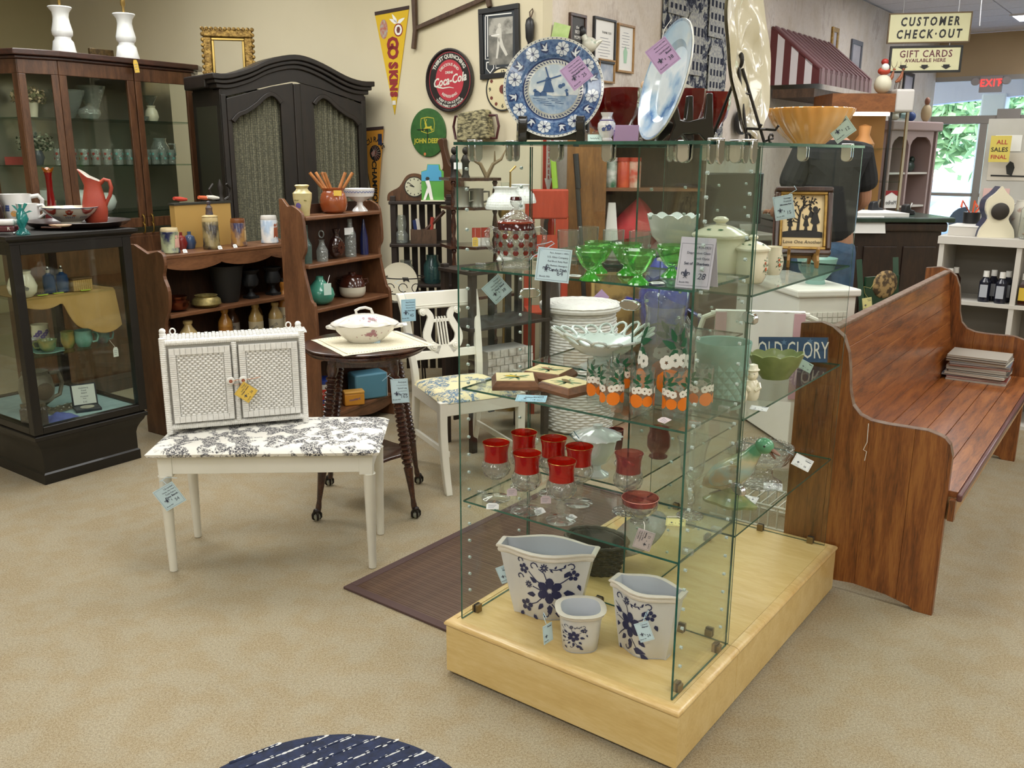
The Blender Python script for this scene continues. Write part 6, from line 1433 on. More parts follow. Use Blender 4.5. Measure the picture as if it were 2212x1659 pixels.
def facet(a,b,doors,nm='door'):
 a,b=Vector((*a,0)),Vector((*b,0));d=b-a;L=d.length;T_=Matrix.Translation(a)@Matrix.Rotation(math.atan2(d.y,d.x),4,'Z')
 for x0,x1,st_ in doors:
  m=MB();m.T=T_;x0*=L;x1*=L
  for q in ((x0,x1,2.06,2.145),(x0,x1,1.10,1.165),(x0,x0+st_,1.165,2.06),(x1-st_,x1,1.165,2.06)):m.box(q[0]+.002,q[1]-.002,0,.022,q[2],q[3])
  o=m.obj(nm,M_wal,t,smooth=0,bevel=.003)
  m=MB();m.T=T_;m.box(x0+st_,x1-st_,.009,.012,1.165,2.06);m.obj('pane',G_old,o,smooth=0)
  m=MB();m.T=T_;m.box(x0+.004,x1-.004,-.002,.014,.08,1.04);m.obj('lower_door',M_wal,t,smooth=0,bevel=.003)
  yield o,T_
D3=[]
for a,b,ds in (((0,0),(1.01,0),((0,.53,.055),(.535,1,.05))),((-.21,.085),(0,0),((0,1,.045),)),((-.28,.4),(-.21,.085),((0,1,.05),)),((1.01,0),(1.13,.1),((0,1,.03),))):
 D3+=list(facet(a,b,ds))
for x,(o,T_) in zip((.50,.57),D3[:2]):
 for z in (1.155,1.10):MB().tube([(x,-.004,z+.03),(x,-.02,z+.02),(x,-.022,z),(x,-.018,z-.03),(x,-.004,z-.04)],.005,6).obj('handle',mat('old_brass','#a3833f',.3,.9),o)
for z in (1.80,1.51,1.2):MB().prism([(-.25,.38),(-.19,.10),(.01,.025),(1.0,.025),(1.1,.12),(1.1,.38)],z,z+.008,'z').obj('glass_shelf',glass('greenish_glass','#dbe8e2',1.0),t,smooth=0)
small_tag('yellow tag hanging from the cornice of the china cabinet',cl(.525,-.05,2.15),CR_,0,8,.036,.08,None,'yellow')
def lampb(label,p):
 t=thing('table_lamp',label,'lamp',p,0,'white glass lamp bases on the china cabinet')
 MB().lathe([(.001,0),(.075,0),(.078,.008),(.068,.05),(.062,.085),(.05,.10),(.05,.112),(.062,.125),(.064,.15),(.052,.20),(.047,.235),(.052,.262),(.072,.29),(.07,.296),(.001,.296)],30).obj('column',M_milk,t)
 MB().lathe([(.001,.296),(.018,.298),(.009,.305),(.009,.34),(.016,.35),(.016,.39),(.012,.44),(.001,.44)],16).obj('socket',mat('lamp_brass','#a98d55',.3,.9),t)
lampb('white glass lamp base without a shade, left of two on the china cabinet',cl(.20,.22,2.200));lampb('white glass lamp base without a shade, right one by the yellow tag',cl(.60,.13,2.200))
t=thing('frame_scrap','short length of carved gilt frame moulding behind the right lamp base','frame',cl(.52,.3,2.200),CR_)
MB().box(-.09,.09,-.012,.012,0,.075).obj('moulding',mat('antique_gilt','#5e4a26',.45,.5,c2='#3a2c14',sc=50,bump=.8,bsc=60),t,bevel=.004)
def inside(x,y,z):return cl(x,y,z+.0085)
G_cryst=glass('cabinet_crystal','#dfe6e2',2.2,'#e8eeea',.16,.05,60)
def simple(name,label,cat,p,prof,m_,s=1,n=24,fn=None,handle=None,g=None):
 t=thing(name,label,cat,p,0,g);MB().lathe([(r*s,z*s) for r,z in prof],n,fn=fn).obj('body',m_,t)
 if handle:MB().tube([(x*s,0,z*s) for x,z in handle],.008*s,7).obj('handle',m_,t)
 return t
cone=[(.001,0),(.03,0),(.035,.01),(.07,.08),(.105,.17),(.1,.17),(.06,.08),(.001,.02)]
simple('crystal_bowl','wide cut glass bowl on the top cabinet shelf, left','bowl',inside(.17,.2,1.80),cone,G_cryst,1.05)
simple('crystal_vase','flared cut glass vase on the top cabinet shelf, right of the bowl','vase',inside(.36,.22,1.80),[(.001,0),(.03,0),(.02,.02),(.035,.06),(.085,.2),(.08,.2),(.001,.03)],G_cryst,1.08)
simple('crystal_bowl','low cut glass candy bowl before the flared vase','bowl',inside(.25,.1,1.80),[(.001,0),(.05,0),(.07,.03),(.065,.06),(.02,.08),(.001,.09)],G_cryst)
simple('bud_vase','cream squat vase with a flower spray behind the right cabinet door','vase',inside(.74,.12,1.80),[(.001,0),(.035,0),(.048,.03),(.04,.07),(.026,.09),(.03,.105),(.001,.1)],M_creamc)
simple('fluted_vase','dim trumpet vase behind the right cabinet door','vase',inside(.84,.25,1.80),[(.001,0),(.03,0),(.012,.05),(.015,.12),(.05,.18),(.001,.17)],G_cryst)
simple('trinket_dish','low cut glass dish left of the cream squat vase','dish',inside(.65,.1,1.80),[(.001,0),(.03,0),(.045,.03),(.04,.03),(.001,.01)],G_cryst)
t=simple('flower_pot','white pot of dried flowers behind the canted cabinet door','planter',inside(-.10,.18,1.80),[(.001,0),(.035,0),(.045,.07),(.048,.08),(.04,.08),(.001,.06)],M_creamc,1.1)
def blooms(t,c1,c2,z,R,n_,seed):
 r=random.Random(seed)
 for col,nm in ((c1,'blossoms'),(c2,'leaves')):
  m=MB()
  for i in range(n_):
   a,q=r.uniform(0,6.3),R*r.random()**.5;p_=Vector((q*cos(a),q*sin(a),z+r.uniform(0,R*1.3)*(1-q/R*.5)));u=Vector((r.gauss(0,1),r.gauss(0,1),r.gauss(0,1))).normalized()*.012;w=u.orthogonal().normalized()*.007
   m.add([tuple(p_-u),tuple(p_+w),tuple(p_+u),tuple(p_-w)],[(0,1,2,3)])
  m.obj(nm,mat(nm+col[1:],col,.8),t,smooth=0,stuff=True)
blooms(t,'#c0a988','#6d6b4a',.085,.1,160,1)
t=simple('flower_pot','dark vase of green leaves on the lower shelf behind the canted door','planter',inside(-.1,.17,1.51),[(.001,0),(.03,0),(.045,.05),(.03,.09),(.001,.09)],mat('slate_glaze','#4a5058',.2))
blooms(t,'#8d8f7a','#3c4a34',.09,.11,140,2)
simple('glass_pitcher','clear glass water pitcher on the cabinet middle shelf','pitcher',inside(.80,.14,1.51),[(.001,0),(.05,0),(.065,.05),(.06,.11),(.04,.15),(.045,.17),(.042,.17),(.001,.02)],G_cryst,1.05,handle=((.06,.13),(.1,.13),(.1,.06),(.06,.04)))
for i in range(12):
 c_=('#8d3630','#6fa7a0')[i>4];x=(-.02+.085*i if i<7 else .62+.07*(i-7))
 tt=simple('tumbler',('red','teal')[i>4]+' dotted tumbler, number %s from the left on the cabinet shelf'%('one','two','three','four','five','six','seven','eight','nine','ten','eleven','twelve')[i],'glass',inside(x,.06 if i<11 else .3,1.51),[(.001,0),(.026,0),(.03,.10),(.028,.10),(.001,.01)],G_cryst,1,14,g='dotted tumblers in the china cabinet')
 m=MB()
 for k in range(8):a=k*pi/4;m.fan([(.012*cos(j)*.8,.07-.03*(k%2)+.012*sin(j)*.8) for j in range(6)],lambda u,v:(.0305*cos(a+u/.03),.0305*sin(a+u/.03),v))
 m.obj('dots',mat('dots'+c_[1:],c_,.4),tt,smooth=0)
t=thing('red_tray','red tray leaning at the back of the canted cabinet bay','tray',inside(-.12,.3,1.51),CR_-30);MB().box(-.1,.1,0,.01,0,.05).obj('tray',mat('tray_red','#a23832',.5),t)
for x,z,s_,lb in ((.2,1.2,.09,'white globe shade on the lowest glass shelf, behind the red pitcher'),(.38,1.2,.075,'white globe shade on the lowest glass shelf, by the door stile')):simple('glass_globe',lb,'lamp shade',inside(x,.22,z),[(.001,0),(.5,0),(.8,.25),(1,.8),(.85,1.35),(.5,1.6),(.001,1.65)],M_milk2,s_,g='globe shades in the cabinet')
simple('candle_cup','gold and white patterned tumbler behind the tall red vase','cup',inside(-.08,.12,1.2),[(.001,0),(.03,0),(.036,.09),(.034,.09),(.001,.02)],mat('gold_cup','#b99f6a',.3,.3,c2='#e0d7bd',sc=30))
t=thing('parcel','white square card standing on the lowest shelf behind the tall red vase','card',inside(-.04,.25,1.2),CR_-20);MB().box(-.05,.05,0,.008,0,.15).obj('card',TAGC['white'],t,smooth=0)
# ---------------------------------------------------------------- armoire
M_arm=mat('black_brown_oak','#15110d',.45,c2='#201812',sc=5,coat=.1,st=(5,5,1))
AR=39.3;AF=(-1.956,6.159)
t=thing('armoire','large black-brown armoire with an arched cornice and two mesh doors','wardrobe',(*AF,0),AR)
al=lambda x,y,z:(AF[0]+x*cos(radians(AR))-y*sin(radians(AR)),AF[1]+x*sin(radians(AR))+y*cos(radians(AR)),z)
AL,ADp=1.206,.50
topc=smoothline([(0,2.10),(.10,2.10),(.255,2.145),(.39,2.205),(.543,2.243),(.66,2.243),(.80,2.203),(.979,2.13),(1.1,2.103),(AL,2.104)],3)
for o,d0,d1 in ((0,0,.034),(.016,.034,.060),(.034,.060,.09)):
 f=lambda x:o+(x)*(AL-2*o)/AL
 MB().prism([(f(x),z-d0) for x,z in topc]+[(f(x),z-d1-.002) for x,z in topc[::-1]],-.03+o,.13,'y').obj('cornice',M_arm,t,smooth=30,bevel=.006)
for x0 in (0,AL-.06):MB().box(x0,x0+.06,.13,ADp,2.012,2.10).obj('cornice_return',M_arm,t,smooth=0,bevel=.01)
MB().box(.06,AL-.06,.13,ADp,2.0,2.02).obj('top_board',M_arm,t,smooth=0)
low=lambda x:min(topc,key=lambda q:abs(q[0]-x))[1]-.09
MB().box(.055,.075,.02,ADp,.1,2.0).obj('left_side',M_arm,t,smooth=0);MB().box(AL-.075,AL-.055,.02,ADp,.1,2.0).obj('right_side',M_arm,t,smooth=0)
MB().box(.053,.056,.08,ADp-.06,.2,1.90).obj('side_panel',mat('olive_black','#2c2b1f',.45),t,smooth=0,bevel=.002)
MB().box(.06,AL-.06,ADp-.02,ADp,.1,2.0).obj('back',M_arm,t,smooth=0);MB().box(.03,AL-.03,-.01,ADp,0,.14).obj('base',M_arm,t,smooth=0,bevel=.008)
MB().prism([(x,z-.092) for x,z in topc if .05<x<AL-.05]+[(AL-.06,1.95),(.79,2.04),(.62,2.075),(.58,2.075),(.42,2.04),(.06,1.95)],.02,.05,'y').obj('frieze',M_arm,t,smooth=0)
MB().box(.06,.095,.01,.05,.14,1.97).obj('front_stile',M_arm,t,smooth=0,bevel=.004);MB().box(AL-.095,AL-.06,.01,.05,.14,1.97).obj('front_stile',M_arm,t,smooth=0,bevel=.004);MB().box(.575,.63,-.004,.05,.14,2.06).obj('centre_stile',M_arm,t,smooth=0,bevel=.008)
n=Nt('pleated_cloth_and_wire');v=n.obj((1,1,1));vo=n.new('TexVoronoi',Scale=85.0,Randomness=.35);n.t.links.new(v,vo.inputs['Vector'])
n.P(Base_Color=n.ramp(vo.outputs['Distance'],[(.15,'#7f7b62'),(.6,'#4a4a3d')]),Roughness=.9)
for s in (0,1):
 X=(lambda x:x) if s==0 else (lambda x:1.205-x)
 arch=smoothline([(.125,1.80),(.17,1.845),(.22,1.865),(.30,1.915),(.36,1.965),(.41,1.985),(.45,1.965),(.48,1.93)],4)
 d=MB()
 d.prism([(X(x),z) for x,z in arch]+[(X(.575),1.93),(X(.575),2.065),(X(.42),2.035),(X(.095),1.945),(X(.095),1.80)],.004,.032,'y')
 o=d.obj('door',M_arm,t,smooth=0,bevel=.003)
 for q in ((.095,.127,.16,1.81),(.478,.575,.16,1.935),(.127,.478,.16,.5)):MB().box(*sorted((X(q[0]),X(q[1]))),.004,.032,q[2],q[3]).obj('door_frame',M_arm,o,smooth=0,bevel=.003)
 m=MB();ribbon(m,[(X(x),z) for x,z in arch],.03,-.012,.012);m.obj('arched_moulding',M_arm,o,smooth=40,bevel=.004)
 m=MB();m.grid(lambda u,v_:(X(.12+.37*u),.04+.007*sin(u*52+v_*1.2),.48+1.51*v_),90,12,flip=(s==1));m.obj('pleated_curtain',n.m,o)
t=thing('gilt_frame','empty carved gilt picture frame standing on top of the armoire','picture frame',al(.27,.34,2.021),12,rx=-7)
m=MB();W_,H_=.33,.40
M_gf=mat('carved_gilt','#8f733a',.4,.7,c2='#5d4620',sc=35,bump=.9,bsc=45,bd=.01)
for f,y0,y1,e_ in ((.0,-.03,.02,.055),):
 frame(m,W_,H_,e_,y0,y1)
m.obj('frame',M_gf,t,bevel=.008)
m=MB();
for k in range(44):u=k/44*4;x,z=((-W_/2+W_*(u%1),H_) if u<1 else (W_/2,H_-H_*(u%1)) if u<2 else (W_/2-W_*(u%1),0) if u<3 else (-W_/2,H_*(u%1)));m.ell((x,-.025,z),.015,.012,.015,7,5)
m.obj('carved_leaves',M_gf,t,stuff=True)
m=MB().at((0,0,.055));frame(m,W_-.11,H_-.11,.018,-.018,.0);m.obj('slip',mat('bright_gilt','#a68c4c',.3,.8),t,bevel=.004)
# ---------------------------------------------------------------- two pine bookshelves
M_pine=wood('red_pine','#704a30','#82583a','#5a3a25',(2,10,10),.4,5,.3,.05);M_pinev=wood('red_pine_side','#67432b','#785034','#533421',(10,10,2),.4,5,.3,.05)
S1L,S1R=(-1.9,4.94),56.3
b1=lambda x,y,z:(S1L[0]+x*cos(radians(S1R))-y*sin(radians(S1R)),S1L[1]+x*sin(radians(S1R))+y*cos(radians(S1R)),z)
t=thing('bookshelf','low red pine shelf with a scalloped apron, holding steins and urns','shelf',(*S1L,0),S1R)
w1,d1=.985,.30
sidep=smoothline([(0,0),(0,.35),(.03,.5),(.045,.66),(0,.76),(-.012,.86),(.02,.94),(.0,1.0),(.01,1.06),(.05,1.075)],4)+[(.14,1.055),(.26,1.10),(d1,1.10),(d1,0)]
for x in (0,w1-.022):MB().prism(sidep,x,x+.022,'x').obj('side',M_pinev,t,smooth=0,bevel=.003)
for z in (1.03,.70,.44,.06):MB().box(.022,w1-.022,.015,d1-.01,z,z+.022).obj('shelf_board',M_pine,t,smooth=0,bevel=.004)
MB().box(.022,w1-.022,d1-.012,d1,.03,1.05).obj('back_board',wood('dark_pine','#3d2617','#4b3020','#2e1b10',(10,10,2),.6,4,.0,.05),t,smooth=0)
k=40;sc_=[(.022+(w1-.044)*i/k,.985-.03*abs(sin(i/k*pi*2.5))**.7+.0) for i in range(k+1)]
MB().prism([(.022,1.03)]+sc_+[(w1-.022,1.03)],.018,.034,'y').obj('apron',M_pine,t,smooth=0)
S2L,S2R=(-1.09,4.91),61.8
b2=lambda x,y,z:(S2L[0]+x*cos(radians(S2R))-y*sin(radians(S2R)),S2L[1]+x*sin(radians(S2R))+y*cos(radians(S2R)),z)
t=thing('bookshelf','tall narrow red pine shelf with stepped sides, holding bottles and a teal vase','shelf',(*S2L,0),S2R)
w2,d2=.69,.19
s2=smoothline([(-.03,0),(-.03,.72),(0,.82),(.035,.96),(.045,1.04),(.02,1.1),(.03,1.26),(.05,1.30),(.10,1.325)],4)+[(.13,1.32),(.165,1.36),(d2,1.36),(d2,0)]
for x in (-.02,w2-.02):MB().prism(s2,x,x+.022,'x').obj('side',M_pinev,t,smooth=0,bevel=.003)
for z in (1.245,.985,.745,.47,.12):MB().box(.002,w2-.02,.02 if z>.9 else -.02,d2-.01,z,z+.022).obj('shelf_board',M_pine,t,smooth=0,bevel=.005)
MB().box(.002,w2-.02,d2-.012,d2,.03,1.32).obj('back_board',MC['dark_pine'],t,smooth=0)
k=24;MB().prism([(.002,.12)]+[(.002+(w2-.022)*i/k,.075-.02*abs(sin(i/k*pi*2))) for i in range(k+1)]+[(w2-.02,.12)],-.015,.0,'y').obj('foot_apron',M_pine,t,smooth=0)
zz=1.0525
def stein(label,p,h,r,cols,rz,hcol,lid=False,flare=0):
 t=thing('beer_stein',label,'stein',p,rz,'beer steins on the low pine shelf')
 M_b=mat('stein_'+cols[0][1:],cols[0],.3,c2=cols[1],sc=16,lo=.4,hi=.6,coat=.3,bump=.3,bsc=70);M_t=mat('stein_trim_'+hcol[1:],hcol,.3,coat=.4)
 MB().lathe([(.001,0),(r*1.0,0),(r*1.08,h*.03),(r*1.05,h*.12),(r*(1-flare),h*.16),(r*(1-flare),h*.84),(r*.95,h*.86)],28).obj('body',M_b,t)
 MB().lathe([(r*.97,h*.85),(r*1.0,h*.88),(r*.95,h*.97),(r*.93,h),(r*.86,h),(r*.85,h*.5),(.001,h*.1)],28).obj('rim',M_t,t)
 MB().tube([(r*.9,0,h*.82),(r*1.45,0,h*.86),(r*1.85,0,h*.75),(r*1.7,0,h*.45),(r*1.5,0,h*.2),(r*.95,0,h*.18)],r*.17,8).obj('handle',M_t,t)
 m=MB();f=lambda x,y:((r*(1.03-flare))*cos(-pi/2+x/r),(r*(1.03-flare))*sin(-pi/2+x/r),y)
 for i,(x,y,s) in enumerate(((-.25,.5,1),(.2,.52,1),(0,.35,.7))):
  x*=r;m.fan([(x+r*.2*s*cos(j),h*(y+.16)+r*.2*s*sin(j)) for j in range(7)],f);m.fan([(x-r*.28*s,h*.22),(x-r*.2*s,h*(y+.08)),(x+r*.2*s,h*(y+.08)),(x+r*.3*s,h*.22)],f)
 m.obj('relief_figures',mat('relief_'+cols[2][1:],cols[2],.4),t,smooth=0)
 if lid:
  L=MB().lathe([(r*.98,h),(r*1.0,h*1.02),(r*.6,h*1.06),(.001,h*1.08)],24).obj('lid',M_t,t)
  MB().lathe([(.001,h*1.06),(.022,h*1.07),(.018,h*1.2),(.02,h*1.28),(.009,h*1.36),(.012,h*1.42),(.012,h*1.46),(.001,h*1.5)],14).obj('figurine',mat('figurine_brown','#6d5238',.5,c2='#2f3346',sc=30),L)
 return t
stein('small cream and navy stein with a pink dancing couple',b1(.12,.10,zz),.14,.048,('#aab08a','#20244a','#d9a99a'),80,'#d9c69d')
stein('tall lidded stein with a standing figure on its lid',b1(.40,.10,zz),.185,.046,('#8b7b52','#302a24','#c2a86a'),120,'#cbb684',True)
stein('brown and blue stein with tavern figures, second from the right',b1(.60,.10,zz),.165,.044,('#9c7440','#2e2c4c','#d0b483'),95,'#7a4a2a')
stein('white stein with a red sleigh and snowy mountains',b1(.84,.10,zz),.17,.05,('#dbd9d4','#9fb2c6','#a4593c'),75,'#dcd9d2')
for x,c in ((.2,'beneath the small navy stein'),(.44,'at the foot of the tall lidded stein'),(.55,'at the left of the brown and blue stein')):small_tag('tiny white price slip '+c,b1(x-.04,.028,zz+.012),S1R,-25,0,.028,.022)
for x,y,c,lb in ((.28,.22,'#7a2626','red glass ornament behind the small navy stein'),(.34,.22,'#3d5273','blue bottle behind the tall lidded stein')):simple('ornament',lb,'ornament',b1(x,y,zz),[(.001,0),(.03,0),(.042,.04),(.03,.08),(.012,.09),(.012,.11),(.001,.11)],mat('orn'+c[1:],c,.15,coat=.6),.9)
t=thing('wooden_box','upright tan board box behind the steins','box',b1(.47,.24,zz),S1R);MB().box(-.20,.20,0,.045,0,.25).obj('box',mat('tan_board','#b08d4b',.7),t,smooth=0);MB().box(-.205,.205,-.005,.05,.2502,.262).obj('lid',mat('dark_edge','#2c2b22',.6),t,smooth=0)
zb_=zz+.2625
for x,c,lb in ((.33,'#b8402f','red wooden handle lying on the tan box'),(.50,'#c9623c','orange and white fishing float on the tan box'),(.56,'#dcd8cc','white crochet piece on the tan box')):
 t=thing('trinket',lb,'trinket',b1(x,.26,zb_+.015),S1R+10);m=MB();m.tube([(-.05,0,.012),(0,0,.006),(.05,0,.002)],[.010,.014,.008],8);m.obj('body',mat('tr'+c[1:],c,.5),t)
t=thing('wall_sconce','black iron candle sconce and hooks behind the tan box','sconce',b1(.63,.275,zb_),S1R)
for s in (-1,0,1):MB().tube([(s*.02,0,.0),(s*.06,0,.02),(s*.08,0,.07),(s*.05,0,.10)],.008,7).obj('arm',M_iron,t)
MB().lathe([(.001,0),(.025,0),(.012,.04),(.02,.08),(.006,.12),(.001,.13)],12).obj('stem',M_iron,t)
t=thing('toy_cup','yellow plastic cup behind the brown and blue stein','cup',b1(.50,.2,zz));MB().lathe([(.001,0),(.03,0),(.034,.12),(.016,.155),(.001,.15)],16).obj('cup',mat('toy_yellow','#d9a92c',.4),t)
z2_=.7225
t=simple('copper_pot','small copper pot with a white ceramic handle on the middle shelf','pot',b1(.13,.10,z2_),[(.001,.01),(.05,.01),(.066,.03),(.07,.055),(.052,.065),(.06,.085),(.056,.085),(.001,.03)],mat('copper','#6b3a25',.25,.9));m=MB();m.ell((-.066,-.02,.055),.02,.013,.013);m.obj('ceramic_grip',M_creamc,t)
simple('brass_bowl','shallow etched brass bowl with a pale rim beside the copper pot','bowl',b1(.32,.085,z2_),[(.001,0),(.06,0),(.085,.02),(.08,.045),(.06,.062),(.066,.07),(.06,.07),(.001,.02)],mat('etched_brass','#9a8a54',.4,.5,c2='#7d6f44',sc=60,bump=.4,bsc=120))
simple('black_planter','large dull black pot in the middle of the shelf','pot',b1(.52,.14,z2_),[(.001,0),(.06,0),(.07,.03),(.098,.2),(.106,.22),(.098,.222),(.001,.19)],mat('dull_black','#1c1a17',.7),1.0,28)
for x,lb in ((.69,'left of the pair'),(.87,'right of the pair')):
 t=thing('iron_urn','small black iron urn on a square foot, '+lb,'urn',b1(x,.13,z2_),S1R,'iron urns on the low pine shelf');M_ui=mat('black_iron_urn','#16181a',.6)
 MB().box(-.035,.035,-.035,.035,0,.015).obj('foot',M_ui,t);MB().lathe([(.001,.015),(.03,.015),(.012,.04),(.014,.06),(.045,.08),(.05,.11),(.038,.15),(.06,.175),(.055,.178),(.001,.15)],22,fn=lambda th,i,r,z:(r*(1+.05*cos(th*10)*(3<i<6)),z)).obj('bowl',M_ui,t)
z3_=.4625
def stone(label,p,h,r,c1,c2,cork=True,wr=None):
 t=thing('stoneware_bottle',label,'bottle',p,0,'stoneware bottles on the low pine shelf')
 MB().lathe([(.001,0),(r,0),(r*1.03,h*.05),(r*1.03,h*.5)],24).obj('body',mat('stone'+c1[1:],c1,.35,coat=.3),t)
 MB().lathe([(r*1.03,h*.5),(r*.95,h*.62),(r*.5,h*.76),(r*.42,h*.82),(r*.55,h*.86),(r*.55,h*.92),(r*.4,h*.94),(.001,h*.94)],24).obj('shoulder',mat('stone'+c2[1:],c2,.25,coat=.5),t)
 if cork:MB().lathe([(r*.4,h*.935),(r*.42,h),(.001,h*1.002)],14).obj('stopper',mat('stopper_black','#241d18',.6),t)
 if wr:MB().add(*txt(wr,r*.5,Matrix.Translation((0,-r*1.04,h*.32))@Matrix.Rotation(radians(90),4,'X')@Matrix.Rotation(radians(35),4,'Z'),.0002)).obj('lettering',M_ink2,t,smooth=0)
for x,y,h,r,c1,c2,ck,wr,lb in ((.12,.20,.21,.04,'#a39274','#5b3a26',1,None,'brown-necked stoneware bottle at the far left of the bottom shelf'),(.19,.10,.21,.05,'#c2a878','#c9b078',0,None,'squat cream stoneware bottle, left front of the bottom shelf'),(.47,.12,.24,.042,'#a8712f','#b5803a',0,None,'plain ochre stoneware bottle without a stopper'),(.59,.20,.235,.042,'#b7b0a0','#5f412c',1,'GOULD','grey bottle with a dark neck lettered on its shoulder'),(.68,.09,.245,.044,'#cabd9c','#b39455',1,'JAMES','cream bottle with a tan neck at the middle front'),(.78,.2,.26,.04,'#c4b898','#8d6a3c',1,None,'tan bottle half behind the cream ones'),(.84,.09,.235,.044,'#cfc4a6','#bfa268',0,'BROS','pale bottle with an unstoppered tan neck'),(.93,.10,.36,.046,'#d3c8aa','#b5772f',1,'CO','tallest stoneware bottle with a honey-coloured neck, at the right end')):
 stone(lb,b1(x,y,z3_),h,r,c1,c2,ck,wr)
y1=1.2675
t=simple('pottery_vase','cream Japanese pottery vase with flowers on top of the tall shelf','vase',b2(.07,.10,y1),[(.001,0),(.035,0),(.038,.03),(.05,.09),(.052,.12),(.035,.135),(.03,.145),(.04,.16),(.034,.165),(.001,.14)],mat('straw_glaze','#cfc291',.35,c2='#bcae78',sc=14,coat=.3))
m=MB();f=lambda x,y:(.049*cos(-pi/2-.3+x/.048),.049*sin(-pi/2-.3+x/.048),y);flower(m,0,.055,.016,f,6);m.obj('painted_flower',mat('delft_violet','#6a5a9a'),t,smooth=0)
m=MB();
for k in range(8):m.fan(leaf(-.03+.01*k,.085+.01*(k%3),k,.02,.009),f)
m.obj('painted_leaves',mat('olive_paint2','#77713a',.5),t,smooth=0)
t=simple('orange_jug','ribbed orange-brown pottery jug full of wooden sticks','jug',b2(.32,.09,y1),[(.001,0),(.06,0),(.072,.01)]+[(.082+.013*sin(i/11*pi)+.0025*(i%2),.015+i*.011) for i in range(12)]+[(.07,.155),(.076,.175),(.07,.175),(.001,.14)],mat('orange_glaze','#8a4322',.25,c2='#9c522b',sc=12,coat=.5),.80,30)
for i,(dx,dy,a,b) in enumerate(((-.02,0,-.10,.03),(-.01,.01,-.07,.02),(0,0,-.05,-.02),(.02,0,.06,.03),(.03,.01,.10,.02),(-.03,.01,-.12,-.02))):MB().tube([(dx,dy,.1),(dx+a*.8,dy+b,.225)],.009,8).obj('stick',mat('stick_wood','#b5773c',.6,c2='#8d562a',sc=20),t)
MB().box(-.022,.022,-.001,.001,0,.03).obj('label',TAGC['yellow'],t,loc=(.04,-.08,.1),smooth=0)
t=simple('white_compote','white footed compote with a blue swag border on the tall shelf','compote',b2(.56,.09,y1),[(.001,0),(.055,0),(.05,.01),(.022,.04),(.02,.06),(.05,.075),(.095,.1),(.105,.15),(.1,.152),(.09,.105),(.001,.085)],mat('white_porcelain','#e7e6e3'),.86,36)
m=MB()
for k in range(20):m.strip([((k-10)*.022+.018*i/5,.13-.009*sin(i/5*pi)) for i in range(6)],.004,lambda x,y:(.091*cos(-pi/2+x/.1),.091*sin(-pi/2+x/.1),y*.9))
m.obj('blue_swags',mat('delft_blue','#4a5a94'),t,smooth=0)
y2=1.0075
simple('bottle','tall pale aqua bottle, leftmost on the second shelf','bottle',b2(.07,.09,y2),[(.001,0),(.028,0),(.03,.1),(.012,.14),(.011,.2),(.014,.21),(.001,.21)],glass('aqua_bottle','#a9c8bf',1.4,'#8fb0a6',.2))
t=simple('decanter','small clear decanter with a loop stopper','decanter',b2(.20,.09,y2),[(.001,0),(.032,0),(.034,.06),(.018,.09),(.013,.11),(.02,.12),(.001,.12)],G_cryst);MB().tube([(.014*cos(j*.7),0,.15+.02*sin(j*.7)) for j in range(9)],.004,6,True).obj('stopper',G_cryst,t)
t=thing('flask','round dark brown glazed flask with a moulded flower','flask',b2(.34,.10,y2),S2R+5);MB().at((0,0,.065),rx=90).lathe([(.001,-.032),(.04,-.03),(.06,-.012),(.06,.012),(.04,.03),(.001,.032)],30).obj('body',mat('brown_lustre','#2e1a16',.12,coat=.7),t);MB().lathe([(.02,.12),(.014,.14),(.024,.17),(.02,.17),(.001,.14)],16).obj('neck',mat('brown_lustre','#2e1a16'),t)
m=MB();flower(m,0,.065,.04,lambda x,y:(x,-.0335,y),12,0,.4);m.obj('moulded_flower',mat('brown_relief2','#4b2d22',.2),t,smooth=0)
t=simple('bottle','tall clear bottle with a paper label, right of the brown flask','bottle',b2(.47,.10,y2),[(.001,0),(.033,0),(.034,.13),(.014,.18),(.014,.22),(.001,.22)],G_cryst);MB().box(-.03,.03,-.001,.001,0,.04).obj('label',TAGC['white'],t,loc=(0,-.037,.13),rz=S2R-20,smooth=0)
simple('bottle','slim dark blue cone bottle at the right end of the second shelf','bottle',b2(.60,.10,y2),[(.001,0),(.026,0),(.024,.1),(.008,.19),(.005,.21),(.001,.21)],mat('ink_blue','#1c2452',.15,coat=.6))
y3=.7675
t=simple('gourd_vase','big round teal green vase with a narrow neck','vase',b2(.16,.085,y3),[(.001,0),(.06,0),(.1,.03),(.115,.075),(.1,.125),(.05,.175),(.03,.2),(.03,.22),(.024,.22),(.001,.2)],mat('teal_glaze','#4f9a83',.2,c2='#3f8a75',sc=5,coat=.6),.72,34)
price_tag('brown tag with a red sticker hung on the teal vase',b2(.10,-.02,y3+.10),S2R-25,.045,.065,'mint',(),'',0,0,[(0,0,.03),(.04,.05,.07)],M_stringw,0)
t=simple('bean_pot','brown and cream lidded bean pot right of the teal vase','pot',b2(.46,.09,y3),[(.001,0),(.075,0),(.1,.02),(.108,.05),(.109,.085)],mat('bean_cream','#d3cdb9',.3,coat=.3),1.0,30)
MB().lathe([(.109,.085),(.1,.13),(.085,.155),(.088,.165),(.07,.17),(.03,.18),(.03,.195),(.001,.197)],30).obj('brown_top',mat('bean_brown','#3e1d14',.15,coat=.6),t)
for s in (-1,1):MB().tube([(s*.095,0,.14),(s*.125,0,.145),(s*.13,0,.12),(s*.105,0,.1)],.008,7).obj('handle',mat('bean_brown','#3e1d14'),t)
t.scale=(.72,.72,.76)
y5=.1425
t=thing('gum_tin','red white and blue round tin lettered Bazooka on the bottom shelf','tin',b2(.16,.10,y5));
